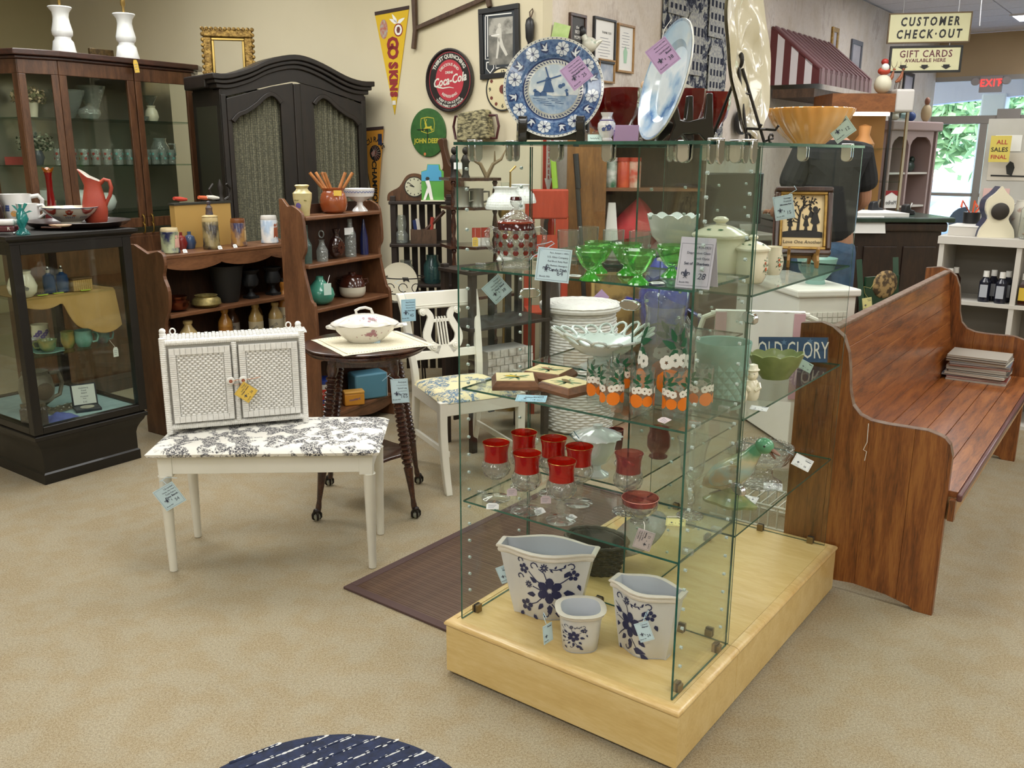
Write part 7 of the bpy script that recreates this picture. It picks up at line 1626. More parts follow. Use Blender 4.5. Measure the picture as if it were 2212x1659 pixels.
for z0,z1,c in ((0,.05,'#b8352c'),(.05,.075,'#2c4aa0'),(.075,.135,'#c7392f'),(.135,.165,'#d8d4cc')):MB().lathe([(.001,z0),(.062,z0),(.062,z1),(.001,z1)],26).obj('band',mat('tin'+c[1:],c,.35),t)
MB().lathe([(.064,.165),(.066,.168),(.066,.188),(.001,.19)],26).obj('lid',mat('tin_blue','#2544a0',.35),t);MB().add(*txt('Bazooka',.036,Matrix.Rotation(radians(-20),4,'Z')@XZ(0,-.064,.105,15),.0006)).obj('lettering',mat('white_enamel','#ece6dc'),t,smooth=0)
t=thing('mustard_tin','small orange rectangular tin on the bottom shelf','tin',b2(.34,.02,y5),S2R-40);MB().box(-.06,.06,-.035,.035,0,.07).obj('body',mat('orange_tin','#d1902f',.4),t,bevel=.006);MB().box(-.061,.061,-.036,.036,.0702,.085).obj('lid',mat('orange_lid','#d9a34a',.4),t,bevel=.004);MB().add(*txt('mustard',.02,XZ(0,-.0362,.038,6),.0004)).obj('lettering',mat('tin_blue','#2544a0'),t,smooth=0)
t=thing('cracker_tin','blue cracker tin with a printed side, on the bottom shelf','tin',b2(.50,.05,y5),S2R-30);MB().box(-.09,.12,-.06,.075,0,.16).obj('body',mat('cracker_blue','#5a8fa5',.35),t,bevel=.012)
MB().box(.1202,.1215,-.055,.07,.005,.155).obj('printed_side',TAGC['white'],t,smooth=0);R_=Matrix.Rotation(radians(90),4,'Z')
MB().add(*txt('PREMIUM',.032,R_@XZ(0,-.122,.09,78),.0004,.001)).obj('lettering',mat('tin_navy','#27315c',.5),t,smooth=0);MB().add(*txt('SALTINE',.018,R_@XZ(.04,-.122,.06,78),.0004)).obj('lettering',mat('tin_red','#c0392f',.5),t,smooth=0)
# ================================================================ hung on the back wall
RED_,YEL_=mat('pennant_maroon','#8c2a2c',.8),mat('pennant_yellow','#d8b222',.8)
def wall_thing(name,label,cat,p,side='b'):
 return thing(name,label,cat,p,AV if side=='b' else AU)
def on(t,m,nm,mt,**k):return m.obj(nm,mt,t,smooth=k.pop('smooth',0),**k)
F0=lambda y:(lambda a,b:(a,y,b))
p=(-0.874,6.988,1.875)
t=wall_thing('pennant','yellow felt pennant reading GO SKINS, hung point down','pennant',(p[0],p[1],1.876))
on(t,MB().prism([(-.17,.70),(.165,.715),(.0,.0)],-.006,-.002,'y'),'felt',YEL_);on(t,MB().prism([(-.17,.70),(.165,.715),(.167,.74),(-.172,.725)],-.008,-.001,'y'),'band',mat('pennant_band','#3b2a26',.8))
for s,z,sz in (('G',.50,.11),('O',.435,.105),('S',.345,.088),('K',.285,.080),('I',.242,.074),('N',.200,.070),('S',.145,.066)):
 on(t,MB().add(*txt(s,sz*1.35,XZ(-.004,-.0075,z,-90),.0005,.0075,sx=.80)),'lettering',RED_)
m=MB();m.fan([(-.085+.04*cos(j*.4),.6+.068*sin(j*.4)) for j in range(16)],F0(-.0068));on(t,m,'oval_badge',mat('badge_grey','#a9a79c',.7,c2='#b4553f',sc=40))
m=MB();m.fan([(.06+.045*cos(j*.4),.585+.045*sin(j*.4)) for j in range(16)],F0(-.0068));on(t,m,'round_emblem',RED_)
m=MB();m.fan([(.06+.036*cos(j*.4),.585+.036*sin(j*.4)) for j in range(16)],F0(-.0072));[m.fan(leaf(.05,.63,a,.085,.028),F0(-.0072)) for a in (.4,2.2,2.7)];on(t,m,'emblem_white',M_paper)
m=MB();m.fan([(.05,.565),(.042,.585),(.05,.605),(.07,.608),(.08,.59),(.072,.565)],F0(-.0076));on(t,m,'emblem_head',mat('emblem_brown','#6a3428',.7))
on(t,MB().box(-.016,.016,-.009,-.007,.07,.10),'price_sticker',M_paper)
p=(-1.019,7.096,1.299)
t=wall_thing('pennant','orange pennant with a ram head emblem, half behind the armoire','pennant',(p[0]-.03,p[1]+.0,1.10))
on(t,MB().prism([(-.14,.66),(.10,.672),(.0,0)],-.006,-.002,'y'),'felt',mat('pennant_orange','#c98a2c',.8));on(t,MB().prism([(-.14,.66),(.10,.672),(.102,.695),(-.142,.684)],-.008,-.001,'y'),'band',mat('pennant_band','#3b2a26'))
m=MB();m.add(*txt('VCU RAMS',.052,XZ(.0,-.0068,.5),.0004,.001,arc=(.1,pi/2,1)));m.add(*txt('CHAMPIONS',.068,XZ(-.008,-.0068,.25,-90),.0004,.002));m.fan([(.01+.06*cos(j*.45),.5+.06*sin(j*.45)) for j in range(14)],F0(-.007));on(t,m,'lettering',M_ink)
m=MB();[m.strip([(.005+.015*cos(a),.5+.015*sin(a)),(.01+.055*cos(a),.5+.055*sin(a))],.004,F0(-.0078)) for a in [j*.42-1.6 for j in range(10)]];m.fan([(-.02,.47),(-.035,.5),(0,.525),(.015,.5),(0,.48)],F0(-.0078));on(t,m,'ram_emblem',mat('badge_grey','#a9a79c'))
on(t,MB().box(.045,.085,-.009,-.007,.56,.64),'hang_card',M_navy)
p=(-0.695,6.855,2.320)
t=wall_thing('saw_frame','old wooden bow saw frame hung above the round soda sign','saw',p)
M_old=wood('old_brown_wood','#4a3524','#5a4330','#36261a',(10,10,3),.6,5,.0,.1)
m=MB();ribbon(m,[(0,0),(.02,.12),(.015,.34),(-.01,.55)],[.028,.03,.036,.03],-.04,-.012);on(t,m,'left_arm',M_old,bevel=.004)
m=MB();ribbon(m,[(.69,.22),(.66,.32),(.66,.5)],[.03,.034,.03],-.04,-.012);on(t,m,'right_arm',M_old,bevel=.004)
m=MB();ribbon(m,[(.02,.135),(.35,.21),(.68,.285)],[.028,.034,.028],-.034,-.016);on(t,m,'crossbar',M_old,bevel=.004)
def pic(name,label,p,side,w,h,f,mf,mp_,z0=None,tilt=0,cat='picture'):
 t=wall_thing(name,label,cat,p,side);m=MB();m.T=Matrix.Rotation(radians(tilt),4,'Y')@Matrix.Translation((0,0,-h/2));frame(m,w,h,f,-.022,0);on(t,m,'frame',mf,bevel=.003)
 m=MB();m.T=Matrix.Rotation(radians(tilt),4,'Y');m.box(-w/2+f,w/2-f,-.010,-.006,-h/2+f,h/2-f);on(t,m,'print',mp_);return t
M_blk=mat('frame_black','#1f1f20',.4)
t=pic('framed_photo','black framed picture of a baseball batter swinging',(-0.086,6.403,2.317),'b',.335,.45,.034,M_blk,mat('matte_charcoal','#2c3237',.6),None,-2)
m=MB();[m.strip(q,.007,F0(-.0105)) for q in ([(-.12,.17),(-.12,-.10),(-.03,-.10),(-.03,-.16),(.10,-.16)],[(-.10,.17),(-.10,-.085)],[(-.12,.175),(.10,.175)],[(-.03,-.185),(.10,-.185)],[(-.11,-.12),(-.05,-.12),(-.05,-.16),(-.08,-.19),(-.11,-.16),(-.11,-.12)])];on(t,m,'white_lines',M_paper)
MB().box(-.09,.11,-.0112,-.0105,-.14,.155).obj('photo',mat('photo_grey','#5d5c56',.6,c2='#8d8a80',sc=14),t,smooth=0);MB().box(-.09,.11,-.0114,-.0112,.05,.155).obj('photo_sky',mat('photo_sky','#a7a49a',.6,c2='#6b6a62',sc=10,lo=.5,hi=.6),t,smooth=0)
m=MB();f=F0(-.0118);m.fan([(-.0+.014*cos(j*.6),.105+.016*sin(j*.6)) for j in range(11)],f);m.fan([(-.03,.07),(-.015,.09),(.015,.09),(.02,.03),(-.01,.02),(-.02,.04)],f);m.fan([(-.015,.03),(.018,.03),(.035,-.02),(.07,-.08),(.055,-.09),(.01,-.03)],f);m.fan([(-.015,.03),(.005,.02),(-.005,-.05),(-.015,-.1),(-.03,-.1),(-.02,-.03)],f);m.strip([(-.03,.05),(-.06,.045),(-.02,.04)],.012,f);on(t,m,'batter',mat('photo_pale','#c9c6bb',.6))
m=MB();m.strip([(-.07,.046),(0,.05)],.006,F0(-.0122));on(t,m,'bat',M_paper)
small_tag('white slip tucked at the lower right of the batter picture',((0.014,6.290,2.166)),AV,0,8,.055,.09)
p=(-0.432,6.660,2.094)
t=wall_thing('tin_sign','round black and red tin Coca-Cola sign with white lettering','sign',p)
m=MB().at(rx=90);m.lathe([(.001,.0),(.205,.0),(.212,.02),(.212,.035),(.202,.036),(.197,.022),(.001,.020)],48);on(t,m,'tin_disc',mat('tin_black','#231d1b',.4,coat=.3),smooth=40)
m=MB();m.fan([(.128*cos(j*pi/20),.138*sin(j*pi/20)) for j in range(40)],F0(-.0225),(0,0));on(t,m,'red_disc',mat('soda_red','#b3343f',.5))
m=MB();ring(m,.184,.188,F0(-.0225));on(t,m,'red_line',mat('soda_red','#b3343f'))
T_=lambda z:XZ(0,-.024,z)
m=MB();m.add(*txt('THIRST QUENCHING',.036,T_(0),.0004,.001,arc=(.160,pi/2,1)));m.add(*txt('KEEP IT ON ICE FOR',.023,T_(0),.0004,.0005,arc=(.150,-pi/2,-1)));m.add(*txt('YOUR FAMILY AND YOUR',.023,T_(0),.0004,.0005,arc=(.174,-pi/2,-1)))
m.add(*txt('DELICIOUS AND',.026,T_(0),.0004,.0005,arc=(.106,pi/2,1)));m.add(*txt('DRINK',.024,T_(.052),.0004,.0005));m.add(*txt('REFRESHING',.026,T_(0),.0004,.0005,arc=(.108,-pi/2,-1)));m.add(*txt('Coca-Cola',.082,XZ(0,-.024,.0,8),.0005,.002,shear=.35,sx=.86));m.strip([(-.11,-.04),(-.06,-.05),(0,-.045),(.04,-.052)],[.012,.008,.006,.003],F0(-.024));on(t,m,'lettering',mat('sign_offwhite','#d9d8cc'))
p=(-0.609,6.791,1.744)
t=wall_thing('wall_clock','green round clock with a leaping deer, lettered JOHN DEERE','clock',p)
m=MB().at(rx=90);m.lathe([(.001,0),(.168,0),(.17,.003),(.17,.010),(.168,.012),(.001,.012)],44);on(t,m,'face',mat('deere_green','#2f5a2a',.55,c2='#38652f',sc=30),smooth=40)
M_dy=mat('deere_yellow','#c2b83c',.6)
m=MB();f=F0(-.0132);m.add(*txt('JOHN DEERE',.046,XZ(0,-.0132,-.058),.0004,.0012))
m.strip([(-.06,.10),(0,.108),(.06,.10),(.067,.06),(.06,.01),(0,-.005),(-.06,.01),(-.067,.06),(-.06,.10)],.005,f)
m.fan([(-.035,.025),(-.02,.045),(.015,.042),(.035,.048),(.042,.04),(.03,.03),(0,.028)],f);m.fan([(-.02,.04),(-.028,.07),(-.018,.08),(-.008,.06),(-.005,.042)],f)
for q in ([(-.022,.075),(-.03,.09),(-.022,.098)],[(-.015,.078),(-.008,.095)],[(-.03,.03),(-.045,.02)],[(-.02,.03),(-.035,.012)],[(.025,.03),(.045,.012)],[(.03,.035),(.052,.02)]):m.strip(q,.006,f)
on(t,m,'deer_emblem',M_dy)
m=MB();m.strip([(-.002,.024),(-.10,.022)],.005,F0(-.017));m.strip([(-.002,.03),(.003,-.06)],.006,F0(-.017));on(t,m,'hands',M_ink)
m=MB();m.fan([(-.03+.012*cos(j),-.15+.012*sin(j)) for j in range(6)],F0(-.0135));on(t,m,'price_sticker',mat('orange_dot','#d07a4a',.6))
p=(-0.063,6.386,2.019)
t=wall_thing('wall_clock','cream round clock with apples for hours, behind the windmill plate','clock',p)
m=MB().at(rx=90);m.lathe([(.001,0),(.14,0),(.142,.012),(.132,.014),(.001,.012)],40);on(t,m,'face',mat('clock_cream','#d3c7a0',.5),smooth=40)
m=MB();ring(m,.131,.142,F0(-.0145));[m.add(*txt(s,.036,XZ(x,-.0142,z),.0004,.001)) for s,x,z in (('12',0,.108),('3',.108,0),('6',0,-.108),('9',-.108,0))];m.strip([(0,0),(.05,.045)],.004,F0(-.019));m.strip([(0,0),(.022,-.06)],.005,F0(-.019));on(t,m,'numerals_and_hands',M_ink)
m=MB();[m.fan([(.108*cos(a)+.013*cos(j),.108*sin(a)+.013*sin(j)) for j in range(6)],F0(-.0145)) for a in [k*pi/6 for k in range(12) if k%3]];m.fan([(.028*cos(j*.6),.03*sin(j*.6)) for j in range(10)],F0(-.0145));on(t,m,'apples',mat('apple_brown','#6a3226',.6))
p=(0.126,6.245,2.375)
t=wall_thing('hand_drill','black handled tool hung by a cord near the wall corner','tool',p)
MB().lathe([(.001,-.11),(.014,-.108),(.013,-.08),(.026,-.05),(.03,.03),(.024,.06),(.008,.075),(.001,.075)],14,(0,-.035,0)).obj('handle',M_blk,t);MB().tube([(0,-.035,-.3),(0,-.035,-.105)],.008,8).obj('shaft',M_chrome,t);MB().tube([(0,-.03,.07),(-.012,-.02,.11),(0,-.006,.13),(.014,-.02,.11),(.004,-.03,.07)],.004,6).obj('cord',M_old,t)
t=wall_thing('handbag','camouflage handbag with dark red handles hung below the apple clock','bag',(p[0]-.33,p[1]+.24,1.68))
MB().at((-.02,-.06,0),ry=-6).prism([(-.14,0),(.14,0),(.125,.2),(-.11,.2)],-.05,.05,'y').obj('body',mat('camouflage','#4a4632',.8,c2='#a39a74',sc=30,lo=.42,hi=.6,st=(1,1,2.5)),t,bevel=.02)
for s in (-1,1):MB().tube([(s*.12-.02,-.06,.17),(s*.18-.02,-.06,.17),(s*.2-.02,-.06,.1),(s*.18-.02,-.06,.02),(s*.13-.02,-.06,.02)],.009,8).obj('handle',mat('oxblood','#43191b',.4),t)
p=(-0.420,6.650,1.398)
t=wall_thing('bellows','brown wooden fireplace bellows hung behind the whatnot','bellows',(p[0],p[1],p[2]));on(t,MB().at(ry=-16).prism(smoothline([(0,-.17),(-.075,-.1),(-.10,0),(-.06,.09),(-.03,.13),(-.022,.25),(-.03,.31),(.03,.31),(.022,.25),(.03,.13),(.06,.09),(.10,0),(.075,-.1),(0,-.17)],3)[:-1],-.05,-.01,'y'),'boards',mat('bellows_wood','#4e3322',.4),bevel=.006);m=MB().at((0,-.052,0),ry=-16);m.ell((0,0,-.01),.055,.004,.05);on(t,m,'carved_disc',mat('bellows_disc','#5f4028',.5),smooth=50)
p=(2.092,8.715,1.898)
t=wall_thing('wall_thermometer','small black-rimmed round dial on the mottled wall behind the wire easel','clock',p,'t');on(t,MB().at(rx=90).lathe([(.001,0),(.10,0),(.12,.015),(.12,.04),(.1,.045),(.095,.025),(.001,.025)],30),'rim',M_blk,smooth=40);m=MB();m.fan([(.096*cos(j*.3),.096*sin(j*.3)) for j in range(21)],F0(-.027));on(t,m,'dial',M_paper)
# ================================================================ on the mottled wall
t=pic('certificate','dark framed notice, leftmost of the small frames on the mottled wall',(0.426,6.521,2.408),'t',.20,.21,.02,M_sf,mat('notice_grey','#4b4a4a',.6));m=MB();[m.add(*txt(s,.03,XZ(0,-.011,z),.0003)) for s,z in (('the',.02),('BEST',-.01),('MOMS',-.045))];on(t,m,'lettering',M_paper)
def lines(t,w,n_,z0,dz):m=MB();[m.box(-w*(.9 if k%3 else .6),w*(.9 if k%3 else .6),-.0112,-.0104,z0-k*dz-.003,z0-k*dz) for k in range(n_)];on(t,m,'print_lines',mat('grey_print','#8a8a94'),stuff=True)
t=pic('certificate','black framed certificate headed THANK YOU',(0.635,6.803,2.375),'t',.295,.30,.016,M_blk,M_paper);lines(t,.09,8,.02,.02);on(t,MB().add(*txt('THANK YOU',.022,XZ(.03,-.011,.055),.0003)),'lettering',M_ink)
t=pic('certificate','oak framed certificate with a green child drawing',(0.815,7.046,2.348),'t',.24,.335,.016,M_ply,M_paper);lines(t,.06,6,.11,.02);m=MB();m.fan([(-.02,-.1),(-.03,-.02),(0,.02),(.03,-.02),(.02,-.1)],F0(-.0112));on(t,m,'drawing',mat('crayon_green','#a9cdb0',.7))
pic('certificate','low framed photo and note under the black certificate',(0.659,6.835,2.175),'t',.22,.16,.014,M_ply,mat('blue_note','#7f8ea6',.6,c2='#c9ccd0',sc=9))
p=(1.514,7.987,1.754)
t=wall_thing('tapestry','navy and white woven wall tapestry of town buildings, lettered ASHLAND, VIRGINIA','tapestry',(p[0],p[1],1.62),'t')
n=Nt('tapestry_weave');v=n.obj((1,1,1));br=n.new('TexBrick',Scale=9.0);n.t.links.new(n.obj((1,1,1),(radians(90),0,0)),br.inputs['Vector']);f=n.noise(v,14,5,.75,.8)
n.P(Base_Color=n.ramp(f,[(.46,'#1d2233'),(.5,'#5d6270'),(.55,'#a9a89c')]),Roughness=.95);m=MB();m.grid(lambda u,w_:(-.62+1.24*u,-.012-.006*sin(u*25)*(1-w_),w_*1.7),40,20);on(t,m,'cloth',n.m,smooth=60)
M_tw=mat('tapestry_white','#b5b3a6',.9,c2='#83858a',sc=40)
for x,z,w_,h_ in ((-.4,1.05,.3,.24),(.0,1.25,.34,.3),(.34,.95,.3,.3),(-.05,.62,.28,.4),(.36,.5,.26,.3),(-.38,.22,.3,.2),(.32,.12,.34,.24)):
 m=MB();m.box(x-w_/2,x+w_/2,-.026,-.02,z,z+h_);m.prism([(x-w_/2-.02,z+h_),(x+w_/2+.02,z+h_),(x+w_/2-.04,z+h_+.08),(x-w_/2+.04,z+h_+.08)],-.026,-.02,'y');on(t,m,'woven_building',M_tw)
 m=MB();[m.box(x-w_/2+.03+i*w_/4,x-w_/2+.03+i*w_/4+w_/8,-.0275,-.026,z+.04+j*h_/3,z+.04+j*h_/3+h_/6) for i in range(4) for j in range(3 if h_>.22 else 2)];on(t,m,'woven_windows',mat('tapestry_navy','#1f2436',.95),stuff=True)
m=MB();m.grid(lambda u,w_:(-.34+.56*u,-.03,.44+.11*w_-.12*u*u),14,2);on(t,m,'banner',mat('tapestry_cream','#c9c6b8',.9))
m=MB();[m.add(*txt(c_,.085,XZ(-.31+.031*i,-.032,.49-.12*((i*.031+.03)/.56)**2,-2-i),.0005,.002,sx=.62)) for i,c_ in enumerate('ASHLAND,VIRGINIA')];on(t,m,'lettering',M_ink)
m=MB();[m.box(-.62+.02*k,-.612+.02*k,-.014,-.01,-.06,0) for k in range(62)];on(t,m,'fringe',mat('tapestry_cream','#c9c6b8'),stuff=True)
p=(2.487,9.296,2.766)
t=wall_thing('awning','striped maroon and white metal awning on the mottled wall','awning',(p[0],p[1],0),'t')
AWL,AWD,Zt,Zm,Zb=1.72,.5,2.80,2.39,2.255
M_mar2=mat('awning_maroon','#5b2426',.45);M_aw=mat('awning_white','#d5cfd0',.5);k=22
for i in range(k):
 x0,x1=AWL*i/k,AWL*(i+1)/k-.004;m=MB();o=.012*(i%2)
 m.add([(x0,-.01,Zt+o),(x1,-.01,Zt+o),(x1,-AWD,Zm+o),(x0,-AWD,Zm+o),(x0,-AWD-.004,Zb),(x1,-AWD-.004,Zb),(x0,-.01,Zt-.02+o),(x1,-.01,Zt-.02+o),(x1,-AWD+.02,Zm-.02+o),(x0,-AWD+.02,Zm-.02+o)],[(0,3,2,1),(3,4,5,2),(6,7,8,9),(0,6,9,3),(1,2,8,7)])
 on(t,m,'slat',M_mar2 if i%2==0 else mat('awning_rose','#8d6a6c',.5))
m=MB();k=7
for i in range(k):
 y0,y1=-AWD*i/k,-AWD*(i+1)/k;z=lambda y:Zt+(Zm-Zt)*(-y/AWD)-.015
 on(t,MB().add([(.0,y0,z(y0)),(0,y1,z(y1)),(0,y1,Zb),(0,y0,Zb),(.02,y0,z(y0)),(.02,y1,z(y1)),(.02,y1,Zb),(.02,y0,Zb)],[(0,1,2,3),(7,6,5,4),(0,4,5,1),(3,2,6,7)]),'end_slat',M_mar2 if i%2==0 else M_aw)
MB().box(.02,AWL,-.46,-.05,Zb-.12,Zb-.04).obj('underside_beam',M_old,t,smooth=0)
for uv,w_,h_,mf,lb in (((3.596,10.790,2.829),.22,.30,M_gold,'small gilt frame on the wall above the awning end'),((4.088,11.451,2.711),.42,.42,mat('pewter_frame','#5d6068',.4),'grey framed picture at the upper end of the awning'),((5.591,13.475,2.419),.55,.62,M_blk,'black framed mirror-like picture near the shop windows')):
 pic('framed_picture',lb,uv,'t',w_,h_,.05,mf,mat('pale_print','#bdbac0',.3,c2='#9f9da6',sc=3))
p=(0.236,6.266,1.523)
t=wall_thing('fire_sign','red and white arrow sign reading EXTINGUISHER, pointing down','sign',(p[0],p[1],1.30),'t');on(t,MB().box(-.06,.06,-.004,0,0,.62),'plate',mat('safety_red','#b53a2a',.5));on(t,MB().prism([(-.026,.60),(.026,.60),(.026,.14),(.045,.14),(0,.03),(-.045,.14),(-.026,.14)],-.006,-.0042,'y'),'arrow',M_paper)
m=MB();[m.add(*txt(c_,.036,XZ(0,-.0065,.55-.037*i),.0004,.001)) for i,c_ in enumerate('EXTINGUISHER')];on(t,m,'lettering',mat('safety_red','#b53a2a'))
p=(0.296,6.146,1.091)
t=thing('fire_extinguisher','red fire extinguisher with a black hose and yellow tag behind the candy dish','fire extinguisher',(p[0],p[1],.80),10)
MB().lathe([(.001,0),(.075,0),(.08,.02),(.08,.4),(.06,.45),(.03,.47),(.001,.47)],26).obj('cylinder',mat('extinguisher_red','#b02a1c',.3,coat=.4),t);MB().tube([(0,-.02,.5),(-.06,-.06,.48),(-.09,-.07,.35),(-.085,-.07,.1)],.014,8).obj('hose',M_void,t);m=MB();m.box(-.03,.06,-.02,.02,.47,.52);m.box(-.06,.05,-.015,.015,.53,.55);on(t,m,'valve',M_blk);on(t,MB().box(-.035,.055,-.088,-.086,.22,.42),'yellow_tag',TAGC['yellow'])
t=thing('greeting_card','folded green golf card standing high behind the windmill plate','card',(0.307,6.278,2.359),face((0.307,6.278,2.359),8));MB().at((0,0,0),ry=12).box(-.055,.055,-.002,.002,-.06,.06).obj('front',mat('golf_green','#b7c98a',.6,c2='#8fae5e',sc=8),t,smooth=0);MB().at((-.075,.02,0),ry=-14).box(-.02,.02,-.002,.002,-.06,.05).obj('back',TAGC['pale'],t,smooth=0)
t=thing('bird_ornament','small white ceramic bird with a black head hung by the certificates','ornament',(0.520,6.548,2.322),0);m=MB();m.ell((0,0,0),.055,.04,.05);m.tube([(-.02,0,.02),(-.045,0,.06)],[.028,.02],8);m.tube([(.03,0,0),(.085,0,.03)],[.03,.006],8);on(t,m,'body',mat('speckled_white','#cfcdbd',.3,c2='#8aa08a',sc=40,lo=.55,hi=.7),smooth=50);m=MB();m.ell((-.05,0,.085),.026,.024,.036);on(t,m,'head',M_blk,smooth=50)
# ================================================================ the pew
M_pew=wood('pew_pine','#854a20','#a3642f','#4f2a12',(1.6,14,14),.3,5,.4,.08);M_pewv=wood('pew_pine_end','#7d471f','#98602e','#4b2811',(14,14,1.3),.35,5,.3,.08);M_pewe=mat('worn_pew_edge','#7d6a58',.6,c2='#6a4a34',sc=30)
PL=2.104;t=pew=thing('church_pew','long pine church pew with scrolled end panels and a stack of magazines on it','pew',(1.514,2.931,0),54.5)
topf=[(.009,.60),(.02,.64),(.039,.66),(.061,.668),(.096,.677),(.232,.676),(.285,.68),(.324,.694),(.353,.726),(.368,.781),(.375,.852),(.385,.914),(.408,.971),(.449,1.002),(.489,1.014),(.563,1.004)]
botf=[(.009,0),(.071,0),(.09,.015),(.172,.035),(.29,.045),(.40,.035),(.47,.015),(.49,0),(.563,0)]
def lerp(f,x):
 for (a,b),(c,d) in zip(f,f[1:]):
  if a<=x<=c:return b+(d-b)*(x-a)/(c-a)
 return f[0][1] if x<f[0][0] else f[-1][1]
for x0 in (0,PL-.032):
 for a,b in ((.009,.135),(.1355,.285),(.2855,.42),(.4205,.563)):
  xs=sorted({a,b,*[p[0] for p in topf+botf if a<p[0]<b]});o=[(x,lerp(botf,x)) for x in xs]+[(x,lerp(topf,x)) for x in xs[::-1]]
  MB().prism(o,x0,x0+.032,'x').obj('end_plank',M_pewv,t,smooth=0,bevel=.0015)
 m=MB()
 for (a,b),(c,d) in zip(topf,topf[1:]):m.add([(x0-.001,a,b+.001),(x0+.033,a,b+.001),(x0+.033,c,d+.001),(x0-.001,c,d+.001)],[(0,1,2,3)])
 m.obj('worn_edge',M_pewe,t)
ys=[-.02,.065,.15,.235,.31,.385]
for a,b in zip(ys,ys[1:]):MB().box(.034,PL-.034,a+.0008,b-.0008,.445+.02*(.1-a)*0,.468).obj('seat_plank',M_pew,t,smooth=0,bevel=.002)
MB().at((0,-.026,.457)).box(.0,PL,-.012,.006,-.014,.014).obj('seat_nosing',mat('plum_nosing','#5a3130',.35,coat=.3),t,bevel=.006);MB().box(.034,PL-.034,-.01,.012,.36,.445).obj('front_rail',wood('plain_pine','#a8845a','#b6946a','#977248',(2,14,14),.5,5,.1,.05),t,smooth=0);MB().box(-.004,.028,-.02,.0,.37,.445).obj('rail_end',M_pewv,t,smooth=0)
k=6
for i in range(k):
 z0,z1=.47+.52*i/k,.47+.52*(i+1)/k-.0015;y=lambda z:.375+(z-.47)*.13
 MB().prism([(y(z0),z0),(y(z1),z1),(y(z1)+.02,z1),(y(z0)+.02,z0)],.034,PL-.034,'x').obj('back_plank',M_pew,t,smooth=0,bevel=.002)
MB().box(.034,PL-.034,.437,.47,.985,1.0).obj('top_rail',M_pewe,t,smooth=0,bevel=.004)
MB().tube([(-.002,.292,.67),(-.003,.29,.60),(-.003,.30,.57),(-.003,.288,.565),(-.003,.292,.53)],.0012,5).obj('string',M_stringw,t)
r=random.Random(3);z=.4682;oc=('first','second','third','fourth','fifth','sixth','seventh','eighth','ninth','tenth','eleventh','twelfth')
pw=lambda x,y,z:(1.514+x*cos(radians(54.5))-y*sin(radians(54.5)),2.931+x*sin(radians(54.5))+y*cos(radians(54.5)),z)
for i in range(12):
 h=r.uniform(.008,.0125);q=pw(1.90+r.gauss(0,.006),.215+r.gauss(0,.006),z)
 tt=thing('magazine',('thin' if h<.01 else 'thick')+' magazine, %s from the bottom of the stack on the pew'%oc[i],'magazine',q,54.5+r.uniform(-4,4),'stack of magazines on the pew');c=('#b9b6ae','#8f4a44','#6d7784','#c9c5b8','#55524f','#a9a59a')[i%6]
 MB().box(-.11,.11,-.14,.14,0,h*.25).obj('cover',mat('cover'+c[1:],c,.3),tt,smooth=0);MB().box(-.107,.108,-.138,.138,h*.25,h*.8).obj('pages',mat('page_edges','#cfcbc0',.8,c2='#b5b1a6',sc=8,st=(1,1,300)),tt,smooth=0);MB().box(-.11,.11,-.14,.14,h*.8,h).obj('cover',mat('cover'+c[1:],c),tt,smooth=0);z+=h+.0003
# ================================================================ beyond the tower
M_drk=mat('slat_dark','#211812',.5,c2='#2d2019',sc=6)
def slatunit(name,label,p,rz,w,d,shelves,H,nsl,mt=M_drk):
 t=thing(name,label,'shelf',(p[0],p[1],0),rz)
 for x in (0,w-.035):
  for y in (0,d-.035):MB().box(x,x+.035,y,y+.035,0,H).obj('post',mt,t,smooth=0,bevel=.003)
 for z in shelves:MB().box(-.01,w+.01,-.01,d+.01,z-.02,z).obj('shelf_board',mt,t,smooth=0,bevel=.003)
 for i in range(nsl):x=.09+(w-.18)*i/(nsl-1);MB().box(x-.02,x+.02,d-.02,d-.008,.12,H-.02).obj('back_slat',mt,t,smooth=0)
 return t
slatunit('slatted_stand','dark slatted wooden stand seen through the tower, behind the chair',(-.215,4.72),39.8,.56,.28,(.70,.29,1.0),1.02,4)
U2=(-.80,6.0);slatunit('slatted_stand','dark slatted wooden rack holding clocks and jars, beside the tall pine shelf',U2,4,.40,.26,(1.295,1.02,.75,.30),1.33,5)
u2=lambda x,y,z:(U2[0]+x,U2[1]+y,z+.001)
t=thing('mantel_clock','brown humped wooden mantel clock on the slatted rack','clock',u2(.13,.12,1.295),4);MB().prism(smoothline([(-.16,0),(-.15,.05),(-.08,.09),(-.03,.16),(.03,.175),(.09,.15),(.13,.08),(.2,.05),(.21,0)],4),-.04,.04,'y').obj('case',M_wal,t,smooth=30)
m=MB().at((.02,-.042,.09),rx=90);m.lathe([(.001,0),(.062,0),(.062,.004),(.001,.004)],28);on(t,m,'dial',mat('dial_silver','#c5c2a8',.4));m=MB();[m.strip([(.02+.045*sin(a),.09+.045*cos(a)),(.02+.055*sin(a),.09+.055*cos(a))],.005,F0(-.047)) for a in [k*pi/6 for k in range(12)]];m.strip([(.02,.09),(-.01,.10)],.006,F0(-.048));m.strip([(.02,.09),(-.02,.12)],.004,F0(-.048));ring(m,.06,.066,lambda a,b:(a+.02,-.0465,b+.09));on(t,m,'hands',M_ink)
